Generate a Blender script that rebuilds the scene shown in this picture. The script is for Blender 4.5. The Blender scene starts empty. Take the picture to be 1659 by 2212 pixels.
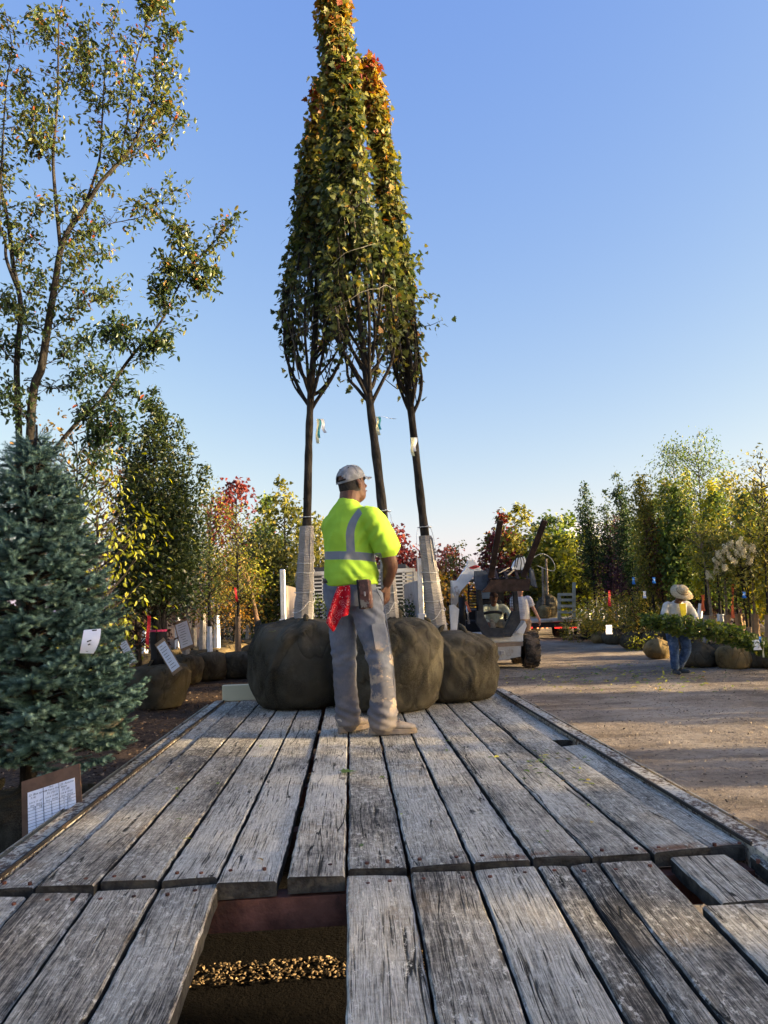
import bpy, math, random
import numpy as np
from mathutils import Vector, Matrix, noise as mnoise

# ------------------------------------------------------------------ camera, world, sun, exposure
SC = bpy.context.scene
COL = SC.collection
YAW, PITCH, ROLL = math.radians(2.87), math.radians(6.82), math.radians(-2.2)
CAMZ = 1.5
cam_d = bpy.data.cameras.new("camera")
cam = bpy.data.objects.new("camera", cam_d); COL.objects.link(cam)
CR = Matrix.Rotation(-YAW, 4, 'Z') @ Matrix.Rotation(math.pi/2+PITCH, 4, 'X') @ Matrix.Rotation(ROLL, 4, 'Z')
cam.matrix_world = Matrix.Translation((0, 0, CAMZ)) @ CR
cam_d.sensor_fit = 'VERTICAL'; cam_d.sensor_height = 36.0; cam_d.lens = 36.0*1597/2212
cam_d.clip_start = 0.05; cam_d.clip_end = 3000
SC.camera = cam

SUN_EL, SUN_AZ = 10.5, 102.0          # degrees; azimuth clockwise from +Y (view direction)
wd = bpy.data.worlds.new("World"); SC.world = wd; wd.use_nodes = True
nt = wd.node_tree
sky = nt.nodes.new("ShaderNodeTexSky"); sky.sky_type = 'NISHITA'; sky.sun_disc = False
sky.sun_elevation = math.radians(SUN_EL); sky.sun_rotation = math.radians(SUN_AZ)
sky.air_density = 1.0; sky.dust_density = 1.3; sky.ozone_density = 1.6; sky.altitude = 100
EXPO = 1.75
bg = nt.nodes["Background"]; bg.inputs[1].default_value = 0.15
# soften the sky's contrast towards the horizon the way the phone's tone curve does
def vm(op, a, b=None, sc=None):
    n = nt.nodes.new("ShaderNodeVectorMath"); n.operation = op; nt.links.new(a, n.inputs[0])
    if b is not None:
        if isinstance(b, tuple): n.inputs[1].default_value = b
        else: nt.links.new(b, n.inputs[1])
    if sc is not None: n.inputs['Scale'].default_value = sc
    return n.outputs[0]
raw = vm('SCALE', sky.outputs[0], sc=0.15)
sx = nt.nodes.new("ShaderNodeSeparateXYZ"); nt.links.new(vm('MINIMUM', raw, (.8, .8, .8)), sx.inputs[0])
cx = nt.nodes.new("ShaderNodeCombineXYZ")
for i, (k, gmm) in enumerate(((2.45, 1.0), (1.66, .77), (1.088, .20))):
    pw = nt.nodes.new("ShaderNodeMath"); pw.operation = 'POWER'; pw.inputs[1].default_value = gmm; nt.links.new(sx.outputs[i], pw.inputs[0])
    ml = nt.nodes.new("ShaderNodeMath"); ml.operation = 'MULTIPLY'; ml.inputs[1].default_value = k; nt.links.new(pw.outputs[0], ml.inputs[0])
    nt.links.new(ml.outputs[0], cx.inputs[i])
# aureole round the sun, outside the view, boosted to brighten the shade
halo = vm('SCALE', vm('MAXIMUM', vm('SUBTRACT', raw, (.75, .75, .70)), (0., 0., 0.)), sc=15.0)
nt.links.new(vm('SCALE', vm('ADD', cx.outputs[0], halo), sc=1/0.15/2**EXPO), bg.inputs[0])
sl = bpy.data.lights.new("sun", 'SUN'); so = bpy.data.objects.new("sun", sl); COL.objects.link(so)
sl.energy = 5.0; sl.angle = math.radians(0.6); sl.color = (1.0, 0.77, 0.46)
az, el = math.radians(SUN_AZ), math.radians(SUN_EL)
SUNDIR = Vector((math.sin(az)*math.cos(el), math.cos(az)*math.cos(el), math.sin(el)))
so.rotation_euler = SUNDIR.to_track_quat('Z', 'Y').to_euler()
SC.view_settings.view_transform = 'Standard'; SC.view_settings.look = 'None'
SC.view_settings.exposure = EXPO; SC.view_settings.gamma = 1.0
SC.cycles.max_bounces = 6; SC.cycles.transparent_max_bounces = 6

_R3 = np.array(CR.to_3x3())
def ray(x, y):
    return _R3 @ np.array([(x-829.5)/1597., -(y-1106.)/1597., -1.])
def onz(x, y, z=0.0):                  # where the sight line of a photo point meets height z
    r = ray(x, y); return Vector(np.array([0, 0, CAMZ]) + r*(z-CAMZ)/r[2])
def aty(x, y, Y):                      # ... and distance Y
    r = ray(x, y); return Vector(np.array([0, 0, CAMZ]) + r*Y/r[1])

# ------------------------------------------------------------------ bookkeeping helpers
def tag(o, label=None, cat=None, group=None, kind=None):
    if label: o['label'] = label
    if cat: o['category'] = cat
    if group: o['group'] = group
    if kind: o['kind'] = kind
    return o
def thing(name, label, cat, loc=(0, 0, 0), group=None):
    o = bpy.data.objects.new(name, None); COL.objects.link(o)
    o.location = loc; o.empty_display_size = .1
    return tag(o, label, cat, group)
def wmat(o):
    m = o.matrix_basis
    return m if o.parent is None else wmat(o.parent) @ o.matrix_parent_inverse @ m
def link(name, me, mat, parent=None, world=True):
    o = bpy.data.objects.new(name, me); COL.objects.link(o)
    if mat is not None:
        if len(me.materials): me.materials.clear()
        for m in (mat if isinstance(mat, (list, tuple)) else [mat]): me.materials.append(m)
    if parent is not None:
        o.parent = parent
        if world: o.matrix_parent_inverse = wmat(parent).inverted()   # mesh was made in world coordinates
    return o
def dup(root, delta=None, rotz=0, scale=1, label=None, group=None, to=None):
    """copy of a thing with its parts and sub-parts; delta moves it"""
    def cp(o, parent):
        c = o.copy(); COL.objects.link(c)
        if parent is not None:
            c.parent = parent; c.matrix_parent_inverse = o.matrix_parent_inverse.copy()
        for ch in o.children: cp(ch, c)
        return c
    r = cp(root, None)
    r.location = to if to is not None else Vector(root.location)+Vector(delta)
    r.rotation_euler = (0, 0, rotz); r.scale = (scale,)*3 if not hasattr(scale, '__len__') else scale
    if label: r['label'] = label
    if group: r['group'] = group
    return r

class MB:
    def __init__(s): s.v = []; s.f = []; s.mi = []; s.pid = []; s.cur = 0; s.curpid = 0.5
    def add(s, vs, fs):
        b = len(s.v); s.v.extend([tuple(v) for v in vs]); s.pid.extend([s.curpid]*len(vs))
        for f in fs: s.f.append(tuple(i+b for i in f)); s.mi.append(s.cur)
    def box(s, c, size, rot=None, taper=1.0, bev=0.0):
        x, y, z = (d/2 for d in size); c = Vector(c)
        if bev > 0:
            b = min(bev, x*.9, y*.9, z*.9)
            pts = []; idx = {}
            for sx in (-1, 1):
                for sy in (-1, 1):
                    for sz in (-1, 1):
                        for k in range(3):
                            q = [sx*(x-(0 if k == 0 else b)), sy*(y-(0 if k == 1 else b)), sz*(z-(0 if k == 2 else b))]
                            if k != 0: q[0] = sx*(x-b)
                            if k != 1: q[1] = sy*(y-b)
                            if k != 2: q[2] = sz*(z-b)
                            if k == 0: q[0] = sx*x
                            if k == 1: q[1] = sy*y
                            if k == 2: q[2] = sz*z
                            idx[(sx, sy, sz, k)] = len(pts); pts.append(q)
            F = []
            for k in range(3):
                o = [a for a in range(3) if a != k]
                for sg in (-1, 1):
                    ring = []
                    for (p, q) in ((-1, -1), (1, -1), (1, 1), (-1, 1)):
                        sgn = [0, 0, 0]; sgn[k] = sg; sgn[o[0]] = p; sgn[o[1]] = q
                        ring.append(idx[(sgn[0], sgn[1], sgn[2], k)])
                    F.append(ring)
            for k in range(3):           # edges along axis k
                o = [a for a in range(3) if a != k]
                for p in (-1, 1):
                    for q in (-1, 1):
                        r = []
                        for (e, face) in ((-1, o[0]), (1, o[0]), (1, o[1]), (-1, o[1])):
                            sgn = [0, 0, 0]; sgn[k] = e; sgn[o[0]] = p; sgn[o[1]] = q
                            r.append(idx[(sgn[0], sgn[1], sgn[2], face)])
                        F.append(r)
            for sx in (-1, 1):
                for sy in (-1, 1):
                    for sz in (-1, 1): F.append([idx[(sx, sy, sz, k)] for k in range(3)])
            P = [Vector(p) for p in pts]
        else:
            P = [Vector((sx*x*(taper if sz > 0 else 1), sy*y*(taper if sz > 0 else 1), sz*z)) for sx in (-1, 1) for sy in (-1, 1) for sz in (-1, 1)]
            F = [(0, 1, 3, 2), (4, 6, 7, 5), (0, 4, 5, 1), (2, 3, 7, 6), (0, 2, 6, 4), (1, 5, 7, 3)]
        if rot is not None: P = [rot @ p for p in P]
        s.add([p+c for p in P], F)
    def beam(s, a, b, w, h, up=(0, 0, 1), bev=0.0):
        a, b = Vector(a), Vector(b); d = (b-a); L = d.length; d.normalize()
        up = Vector(up)
        if abs(d.dot(up)) > .98: up = Vector((0, 1, 0))
        sd = d.cross(up).normalized(); u = sd.cross(d)
        rot = Matrix((sd, d, u)).transposed()
        s.box((a+b)/2, (w, L, h), rot=rot, bev=bev)
    def tube(s, pts, rad, n=8, ref=(0, 1, 0), cap=True, close=False):
        """rad: number or (ra,rb) per point"""
        pts = [Vector(p) for p in pts]; m = len(pts); rings = []
        ref = Vector(ref); vs = []
        for i, p in enumerate(pts):
            t = (pts[min(i+1, m-1)]-pts[max(i-1, 0)])
            if t.length < 1e-9: t = Vector((0, 0, 1))
            t.normalize()
            r = rad[i] if hasattr(rad, '__len__') else rad
            ra, rb = r if hasattr(r, '__len__') else (r, r)
            rf = ref if abs(t.dot(ref)) < .95 else Vector((1, .2, 0)).normalized()
            sd = t.cross(rf).normalized(); u = sd.cross(t)
            for k in range(n):
                a = 2*math.pi*k/n; vs.append(p+sd*(ra*math.cos(a))+u*(rb*math.sin(a)))
        fs = [(i*n+k, i*n+(k+1) % n, (i+1)*n+(k+1) % n, (i+1)*n+k) for i in range(m-1) for k in range(n)]
        if cap: fs.append(tuple(range(n-1, -1, -1))); fs.append(tuple((m-1)*n+k for k in range(n)))
        s.add(vs, fs)
    def ell(s, c, r, n=12, m=8, rot=None):
        c = Vector(c); vs = [Vector((0, 0, r[2]))]
        for i in range(1, m):
            th = math.pi*i/m
            for k in range(n):
                a = 2*math.pi*k/n; vs.append(Vector((r[0]*math.sin(th)*math.cos(a), r[1]*math.sin(th)*math.sin(a), r[2]*math.cos(th))))
        vs.append(Vector((0, 0, -r[2]))); L = len(vs)-1
        fs = [(0, 1+k, 1+(k+1) % n) for k in range(n)]
        for i in range(m-2):
            for k in range(n): fs.append((1+i*n+k, 1+(i+1)*n+k, 1+(i+1)*n+(k+1) % n, 1+i*n+(k+1) % n))
        b = 1+(m-2)*n
        fs += [(L, b+(k+1) % n, b+k) for k in range(n)]
        if rot is not None: vs = [rot @ v for v in vs]
        s.add([v+c for v in vs], fs)
    def prism(s, poly, axis_vec):
        """closed polygon (3d points) extruded by a vector"""
        n = len(poly); a = [Vector(p) for p in poly]; d = Vector(axis_vec)
        s.add(a+[p+d for p in a], [tuple(range(n-1, -1, -1)), tuple(range(n, 2*n))]+[(i, (i+1) % n, n+(i+1) % n, n+i) for i in range(n)])
    def mesh(s, name, smooth=False):
        me = bpy.data.meshes.new(name); me.from_pydata(s.v, [], s.f)
        me.polygons.foreach_set("material_index", s.mi)
        if smooth: me.polygons.foreach_set("use_smooth", [True]*len(s.f))
        at = me.attributes.new("rnd", 'FLOAT', 'POINT'); at.data.foreach_set("value", s.pid)
        me.update(); return me
    def build(s, name, mat, parent=None, smooth=False, world=True):
        return link(name, s.mesh(name, smooth), mat, parent, world)

def recalc(me):
    import bmesh
    b = bmesh.new(); b.from_mesh(me); bmesh.ops.recalc_face_normals(b, faces=b.faces[:]); b.to_mesh(me); b.free()

def npmesh(name, V, faces_idx, counts, rnd=None, smooth=False):
    """V (n,3); faces_idx flat loop vertex indices; counts loops per face"""
    me = bpy.data.meshes.new(name)
    me.vertices.add(len(V)); me.vertices.foreach_set("co", np.asarray(V, np.float32).ravel())
    me.loops.add(len(faces_idx)); me.loops.foreach_set("vertex_index", np.asarray(faces_idx, np.int32))
    st = np.concatenate([[0], np.cumsum(counts)[:-1]]).astype(np.int32)
    me.polygons.add(len(counts)); me.polygons.foreach_set("loop_start", st)
    me.update(calc_edges=True)
    if smooth: me.polygons.foreach_set("use_smooth", [True]*len(counts))
    if rnd is not None:
        at = me.attributes.new("rnd", 'FLOAT', 'POINT'); at.data.foreach_set("value", np.asarray(rnd, np.float32))
    me.validate(); return me

# ------------------------------------------------------------------ node helper
class G:
    def __init__(s, nt): s.nt = nt
    def new(s, t, **kw):
        n = s.nt.nodes.new(t)
        for k, v in kw.items(): setattr(n, k, v)
        return n
    def put(s, sock, v):
        if isinstance(v, bpy.types.NodeSocket): s.nt.links.new(v, sock)
        else:
            try: sock.default_value = v
            except Exception: sock.default_value = (*v, 1.0)
    def m(s, op, a, b=None, c=None, clamp=False):
        n = s.new("ShaderNodeMath", operation=op, use_clamp=clamp)
        for i, x in enumerate((a, b, c)):
            if x is not None: s.put(n.inputs[i], x)
        return n.outputs[0]
    def mul(s, a, b): return s.m('MULTIPLY', a, b)
    def addm(s, a, b): return s.m('ADD', a, b)
    def obj(s): return s.new("ShaderNodeTexCoord").outputs['Object']
    def geo(s): return s.new("ShaderNodeNewGeometry").outputs['Position']
    def attr(s, name="rnd"):
        n = s.new("ShaderNodeAttribute"); n.attribute_name = name; return n.outputs['Fac']
    def orand(s): return s.new("ShaderNodeObjectInfo").outputs['Random']
    def sep(s, v):
        n = s.new("ShaderNodeSeparateXYZ"); s.put(n.inputs[0], v); return n.outputs
    def comb(s, x, y, z):
        n = s.new("ShaderNodeCombineXYZ")
        for i, q in enumerate((x, y, z)): s.put(n.inputs[i], q)
        return n.outputs[0]
    def scale(s, v, k):
        n = s.new("ShaderNodeVectorMath", operation='MULTIPLY'); s.put(n.inputs[0], v); s.put(n.inputs[1], k); return n.outputs[0]
    def vadd(s, v, k):
        n = s.new("ShaderNodeVectorMath", operation='ADD'); s.put(n.inputs[0], v); s.put(n.inputs[1], k); return n.outputs[0]
    def noise(s, v, sc, det=3, ro=.55, dist=0, col=False):
        n = s.new("ShaderNodeTexNoise"); s.put(n.inputs['Vector'], v)
        n.inputs['Scale'].default_value = sc; n.inputs['Detail'].default_value = det
        n.inputs['Roughness'].default_value = ro; n.inputs['Distortion'].default_value = dist
        return n.outputs['Color' if col else 'Fac']
    def vor(s, v, sc, feat='F1', out='Distance', rnd=1):
        n = s.new("ShaderNodeTexVoronoi", feature=feat); s.put(n.inputs['Vector'], v); n.inputs['Scale'].default_value = sc
        n.inputs['Randomness'].default_value = rnd; return n.outputs[out]
    def ss(s, x, a, b, lo=0., hi=1.):
        n = s.new("ShaderNodeMapRange", interpolation_type='SMOOTHSTEP'); s.put(n.inputs[0], x)
        for i, q in enumerate((a, b, lo, hi)): s.put(n.inputs[i+1], q)
        return n.outputs[0]
    def mix(s, f, a, b, mode='MIX'):
        n = s.new("ShaderNodeMix", data_type='RGBA', blend_type=mode)
        s.put(n.inputs[0], f)
        for i, q in ((6, a), (7, b)):
            if isinstance(q, bpy.types.NodeSocket): s.nt.links.new(q, n.inputs[i])
            else: n.inputs[i].default_value = (*q[:3], 1)
        return n.outputs[2]
    def ramp(s, f, stops):
        n = s.new("ShaderNodeValToRGB"); s.put(n.inputs[0], f); e = n.color_ramp.elements
        while len(e) < len(stops): e.new(.5)
        for q, (p, c) in zip(e, stops): q.position = p; q.color = (*c, 1) if len(c) == 3 else c
        return n.outputs[0]
    def bump(s, h, st=.5, d=.01):
        n = s.new("ShaderNodeBump"); s.put(n.inputs['Height'], h); n.inputs['Strength'].default_value = st
        n.inputs['Distance'].default_value = d; return n.outputs[0]

def M(name, fn, rough=.8, spec=.25, metal=0.):
    ma = bpy.data.materials.new(name); ma.use_nodes = True
    g = G(ma.node_tree); b = ma.node_tree.nodes['Principled BSDF']
    b.inputs['Roughness'].default_value = rough; b.inputs['Metallic'].default_value = metal
    b.inputs['Specular IOR Level'].default_value = spec
    r = fn(g) if callable(fn) else {'color': fn}
    if not isinstance(r, dict): r = {'color': r}
    if 'color' in r: g.put(b.inputs['Base Color'], r['color'])
    if 'rough' in r: g.put(b.inputs['Roughness'], r['rough'])
    if 'metal' in r: g.put(b.inputs['Metallic'], r['metal'])
    if 'normal' in r: g.put(b.inputs['Normal'], r['normal'])
    if 'emit' in r:
        g.put(b.inputs['Emission Color'], r['emit'][0]); b.inputs['Emission Strength'].default_value = r['emit'][1]
    return ma
def mottled(name, c, var=.35, sc=6., rough=.8, spec=.25, metal=0., dirt=None, bsc=40, bst=.15, dirtsc=3., dirtamt=(.5, .65)):
    """a colour broken up by noise, optional dirt/rust patches of another colour"""
    def fn(g):
        o = g.obj()
        n = g.noise(o, sc, 5, .6); k = g.ss(n, .3, .7)
        lo = tuple(x*(1-var) for x in c); hi = tuple(min(1, x*(1+var*.7)) for x in c)
        col = g.mix(k, lo, hi)
        if dirt is not None:
            d = g.ss(g.noise(o, dirtsc, 6, .7), dirtamt[0], dirtamt[1]); col = g.mix(d, col, dirt)
        return {'color': col, 'normal': g.bump(g.noise(o, bsc, 3), bst, .01)}
    return M(name, fn, rough, spec, metal)
def leafmat(name, stops, trans=.35, rough=.5, gl=.25):
    ma = bpy.data.materials.new(name); ma.use_nodes = True; nt = ma.node_tree; g = G(nt)
    for n in list(nt.nodes):
        if n.type != 'OUTPUT_MATERIAL': nt.nodes.remove(n)
    out = [n for n in nt.nodes if n.type == 'OUTPUT_MATERIAL'][0]
    col = g.ramp(g.attr(), [(p, tuple(min(.8, c*1.75) for c in q)) for p, q in stops])
    p = g.new("ShaderNodeBsdfPrincipled"); g.put(p.inputs['Base Color'], col); p.inputs['Roughness'].default_value = rough
    p.inputs['Specular IOR Level'].default_value = gl
    t = g.new("ShaderNodeBsdfTranslucent")
    hs = g.new("ShaderNodeHueSaturation"); hs.inputs['Saturation'].default_value = 1.15; hs.inputs['Value'].default_value = 1.5
    g.put(hs.inputs['Color'], col); g.put(t.inputs['Color'], hs.outputs[0])
    mx = g.new("ShaderNodeMixShader"); mx.inputs[0].default_value = trans
    nt.links.new(p.outputs[0], mx.inputs[1]); nt.links.new(t.outputs[0], mx.inputs[2]); nt.links.new(mx.outputs[0], out.inputs[0])
    return ma

# ------------------------------------------------------------------ leaves and twigs
SHAPES = {
 'oval': ([(0, 0, 0), (.3, .2, .06), (.68, .19, .05), (1, 0, -.08), (.68, -.19, .05), (.3, -.2, .06), (.5, 0, 0)], [(0, 1, 6), (1, 2, 6), (2, 3, 6), (3, 4, 6), (4, 5, 6), (5, 0, 6)]),
 'tri': ([(0, 0, 0), (.5, .25, .05), (1, 0, -.05), (.5, -.25, .05)], [(0, 1, 2, 3)]),
 'maple': ([(0, 0, 0), (.06, .2, .02), (-.08, .38, .05), (.18, .36, .03), (.3, .52, .08), (.36, .3, .02), (.58, .42, .02), (.55, .2, 0), (.72, .18, -.02), (1, 0, -.1),
            (.72, -.18, -.02), (.55, -.2, 0), (.58, -.42, .02), (.36, -.3, .02), (.3, -.52, .08), (.18, -.36, .03), (-.08, -.38, .05), (.06, -.2, .02)],
           [(0, 1, 2, 3), (0, 3, 4, 5), (0, 5, 6, 7), (0, 7, 8, 9, 10, 11), (0, 11, 12, 13), (0, 13, 14, 15), (0, 15, 16, 17)]),
 'chip': ([(-.5, -.2, 0), (.5, -.25, .05), (.45, .2, 0), (-.4, .25, .08), (0, 0, .3)], [(0, 1, 4), (1, 2, 4), (2, 3, 4), (3, 0, 4)]),
}
def unit(a):
    return a/np.maximum(np.linalg.norm(a, axis=-1, keepdims=True), 1e-9)
def leafmesh(name, P, D, U, S, shape, tone):
    tv, tf = SHAPES[shape]; tv = np.array(tv); k = len(tv); n = len(P)
    D = unit(D); sd = unit(np.cross(U, D)); N = np.cross(D, sd)
    S = np.asarray(S).reshape(-1, 1, 1)
    V = P[:, None]+S*(tv[None, :, 0:1]*D[:, None]+tv[None, :, 1:2]*sd[:, None]+tv[None, :, 2:3]*N[:, None])
    flat = np.concatenate([np.array(f) for f in tf]); cnt = np.array([len(f) for f in tf])
    idx = (np.arange(n)[:, None]*k+flat[None]).ravel()
    return npmesh(name, V.reshape(-1, 3), idx, np.tile(cnt, n), np.repeat(np.clip(tone, 0.001, .999), k))
def interp(pts, t):
    """polyline (k,3) at t in 0..1 by index"""
    pts = np.asarray(pts, float); t = np.clip(np.asarray(t, float), 0, 1)*(len(pts)-1)
    i = np.minimum(t.astype(int), len(pts)-2); f = (t-i)[..., None]
    return pts[i]*(1-f)+pts[i+1]*f
def smooth_line(pts, n):
    """Catmull-Rom through points"""
    P = [np.asarray(p, float) for p in pts]; P = [2*P[0]-P[1]]+P+[2*P[-1]-P[-2]]; out = []
    m = len(P)-3
    for j in range(n):
        t = j/(n-1)*m; i = min(int(t), m-1); u = t-i
        a, b, c, d = P[i:i+4]
        out.append(.5*((2*b)+(c-a)*u+(2*a-5*b+4*c-d)*u*u+(3*b-a-3*c+d)*u**3))
    return np.array(out)
# ------------------------------------------------------------------ shared materials
def wood_fn(g):
    o = g.obj(); pid = g.attr(); x, y, z = g.sep(o)
    px = g.addm(x, g.mul(pid, 37.3)); py = g.addm(y, g.mul(pid, 91.7))
    p2 = g.m('FRACT', g.mul(pid, 7.77)); p3 = g.m('FRACT', g.mul(pid, 23.1))
    warp = g.addm(g.noise(g.comb(g.mul(px, 4.), g.mul(py, 1.1), 0), 1, 3), -.5)
    wx = g.addm(px, g.mul(warp, .045))
    fine = g.noise(g.comb(g.mul(wx, 250.), g.mul(py, 11.), pid), 1, 5, .75)          # fibres
    mid = g.noise(g.comb(g.mul(wx, 100.), g.mul(py, 5.0), pid), 1, 6, .78)           # raised bands
    flake = g.noise(g.comb(g.mul(px, 50.), g.mul(py, 26.), pid), 1, 7, .8)         # flaked paint
    chk = g.noise(g.comb(g.mul(px, 26.), g.mul(py, 75.), pid), 1, 3, .6)            # cross checks
    patch = g.noise(g.comb(g.mul(px, 5.5), g.mul(py, 2.0), pid), 1, 5, .65)
    broad = g.noise(g.comb(g.mul(px, 1.7), g.mul(py, .8), 3.), 1, 3)
    near = g.ss(y, 2.62, 2.50)                                                       # the tail boards are more worn
    lev = g.addm(g.mul(g.addm(fine, -.5), 1.55), g.mul(g.addm(mid, -.5), g.addm(.85, g.mul(near, .45))))
    lev = g.addm(lev, g.addm(g.mul(g.addm(flake, -.5), .95), g.mul(g.addm(chk, -.5), .32)))
    lev = g.addm(lev, g.addm(g.mul(g.addm(patch, -.5), .9), g.mul(g.addm(broad, -.5), .8)))
    lev = g.addm(lev, g.addm(g.mul(g.addm(p2, -.5), .34), g.addm(.53, g.mul(near, -.07))))
    col = g.ramp(lev, [(.12, (.042, .038, .032)), (.29, (.150, .135, .110)), (.47, (.31, .28, .222)), (.68, (.48, .44, .355)), (.92, (.66, .61, .50))])
    br = g.ss(g.noise(g.comb(g.mul(px, 4.), g.mul(py, 3.), 7.), 1, 4, .6), .56, .74)
    col = g.mix(g.mul(br, .5), col, (.27, .19, .11))
    rot = g.mul(g.ss(g.m('ABSOLUTE', g.addm(y, -2.60)), .055, .0), g.ss(g.noise(g.comb(g.mul(x, 4.), g.mul(y, 6.), 1.), 1, 4, .7), .48, .6))
    rot = g.mul(rot, g.ss(x, .1, .3))
    col = g.mix(g.mul(rot, .9), col, (.17, .07, .03))
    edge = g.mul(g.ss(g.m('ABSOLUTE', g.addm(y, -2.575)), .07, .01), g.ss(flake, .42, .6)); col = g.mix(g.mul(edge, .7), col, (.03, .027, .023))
    crk = g.noise(g.comb(g.mul(g.addm(px, g.mul(warp, .05)), 15.), g.mul(py, .8), pid), 1, 2, .5)
    crk = g.ss(g.m('ABSOLUTE', g.addm(crk, -.5)), .0105, .004)
    crk = g.mul(crk, g.ss(g.noise(g.comb(g.mul(px, 9.), g.mul(py, 1.1), pid), 1, 2), .50, .56))
    col = g.mix(g.mul(crk, .95), col, (.010, .010, .009))
    kn = g.vor(g.comb(g.mul(px, 4.5), g.mul(py, 1.8), 0), 1)
    col = g.mix(g.mul(g.ss(kn, .085, .04), .8), col, (.035, .03, .026))
    st = g.noise(g.comb(g.mul(px, 2.6), g.mul(py, 7.), 11.), 1, 5, .7); col = g.mix(g.mul(g.ss(st, .62, .70), .55), col, (.05, .046, .042))   # dark scuffs across
    fs = g.noise(g.comb(g.mul(wx, 150.), g.mul(py, 4.2), g.addm(pid, 5.)), 1, 3, .6)
    fsk = g.mul(g.ss(fs, .43, .36), g.ss(g.noise(g.comb(g.mul(px, 7.), g.mul(py, 3.2), 9.), 1, 3), .34, .56))
    fsk = g.mul(fsk, g.addm(.30, g.mul(p2, .75)))
    col = g.mix(fsk, col, (.016, .015, .013))
    rg = g.m('SINE', g.addm(g.mul(wx, 520.), g.mul(g.noise(g.comb(g.mul(px, 3.5), g.mul(py, 1.6), 2.), 1, 2), 60.)))
    rgk = g.mul(g.mul(g.ss(rg, .35, .9), g.ss(p3, .35, .55)), g.ss(patch, .42, .6))
    col = g.mix(g.mul(rgk, .55), col, (.07, .064, .055))
    pk = g.mul(g.ss(flake, .54, .59), g.ss(patch, .42, .54)); col = g.mix(g.mul(pk, .85), col, (.70, .66, .56))
    h = g.addm(g.addm(g.mul(fine, .6), g.addm(g.mul(mid, 1.), g.addm(g.mul(pk, .35), g.mul(fsk, -1.)))), g.addm(g.mul(flake, .5), g.mul(crk, -1.6)))
    return {'color': col, 'normal': g.bump(h, .8, .007), 'rough': g.ss(mid, .2, .8, .75, .95)}
ENDGRAIN = mottled("dark_board_ends", (.050, .046, .040), .5, 30, .95, .1, 0, (.10, .085, .065), 60, .4)  # also used for board sides; dirt and shade both put into the tone
WOOD = M("weathered_boards", wood_fn, .85, .2)
def paint_rust(name, paint, rust, amt=(.45, .5), sc=16., stretch=(1, .35, 1)):
    def fn(g):
        o = g.obj(); v = g.scale(o, stretch)
        n = g.noise(v, sc, 6, .7); n2 = g.noise(o, 5., 4, .6)
        k = g.ss(g.addm(n, g.mul(g.addm(n2, -.5), .35)), *amt)
        r = g.mix(g.ss(g.noise(o, 30, 4), .35, .7), tuple(c*.45 for c in rust), rust)
        r = g.mix(g.ss(n2, .55, .66), r, (.10, .115, .135))
        return {'color': g.mix(k, r, paint), 'normal': g.bump(g.addm(n, g.mul(k, .6)), .5, .004), 'rough': g.ss(k, 0, 1, .9, .5)}
    return M(name, fn, .7, .3)
RAILPAINT = paint_rust("flaking_white_paint", (.44, .405, .325), (.13, .085, .06), (.40, .58), 50., (1, .7, 1))
STRIPP = paint_rust("dirty_cream_strip", (.34, .30, .22), (.09, .06, .04), (.34, .5), 20.)
RUST = mottled("rusty_steel", (.15, .062, .042), .5, 9, .85, .2, 0, (.05, .028, .022), 60, .3)
DARKSTEEL = mottled("dark_steel", (.03, .028, .027), .4, 8, .6, .3, .3, (.07, .045, .03))
YELLOWISH = paint_rust("old_cream_paint", (.62, .56, .36), (.10, .06, .03), (.30, .36), 7., (1, 1, 2))
def burlap_fn(c1, c2, c3):
    def fn(g):
        o = g.obj(); r = g.orand()
        ov = g.vadd(o, g.comb(g.mul(r, 13.), g.mul(r, 7.), 0))
        n = g.noise(ov, 3.2, 6, .62); n2 = g.noise(ov, 11., 4, .6)
        col = g.mix(g.ss(n, .30, .68), tuple(.55*a+.45*b for a, b in zip(c1, c2)), c2)
        col = g.mix(g.mul(g.ss(n2, .55, .75), .6), col, c3)
        x, y, z = g.sep(o)
        col = g.mix(g.mul(g.ss(g.noise(g.vadd(ov, (5., 3., 1.)), 1.7, 3, .5), .44, .66), .80), col, tuple(q*.38 for q in c1))
        wv = g.mul(g.m('SINE', g.mul(g.addm(x, y), 900.)), g.m('SINE', g.mul(z, 900.)))
        ft = g.noise(ov, 150., 2, .5)
        col = g.mix(g.ss(ft, .35, .7, .0, .5), col, c2)
        cr = g.m('ABSOLUTE', g.addm(g.noise(g.vadd(g.scale(ov, (1, 1, .55)), (2., 8., 1.)), 3.6, 2, .5, .5), -.5)); cr2 = g.m('ABSOLUTE', g.addm(g.noise(g.scale(ov, (1, 1, .8)), 15., 3, .6, .5), -.5))
        col = g.mix(g.ss(cr, .03, .0, .0, .35), col, tuple(q*.4 for q in c1))
        h = g.addm(g.mul(n2, .4), g.addm(g.addm(g.mul(ft, .2), g.mul(wv, .10)), g.addm(g.mul(g.ss(cr, 0., .10), .8), g.mul(g.ss(cr2, 0., .2), .12))))
        return {'color': col, 'normal': g.bump(h, .6, .03)}
    return fn
BURLAP = M("green_burlap", burlap_fn((.026, .023, .016), (.102, .090, .064), (.155, .14, .10)), .95, .1)
BURLAP2 = M("tan_burlap", burlap_fn((.085, .060, .026), (.26, .19, .09), (.36, .27, .14)), .95, .1)
BARK = M("grey_brown_bark", lambda g: (lambda o: {'color': g.mix(g.ss(g.noise(g.scale(o, (1, 1, .35)), 26., 5, .65), .35, .7), (.015, .0125, .010), (.052, .045, .038)),
        'normal': g.bump(g.noise(g.scale(o, (1, 1, .5)), 45., 4), .7, .01)})(g.obj()), .9, .15)
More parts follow.
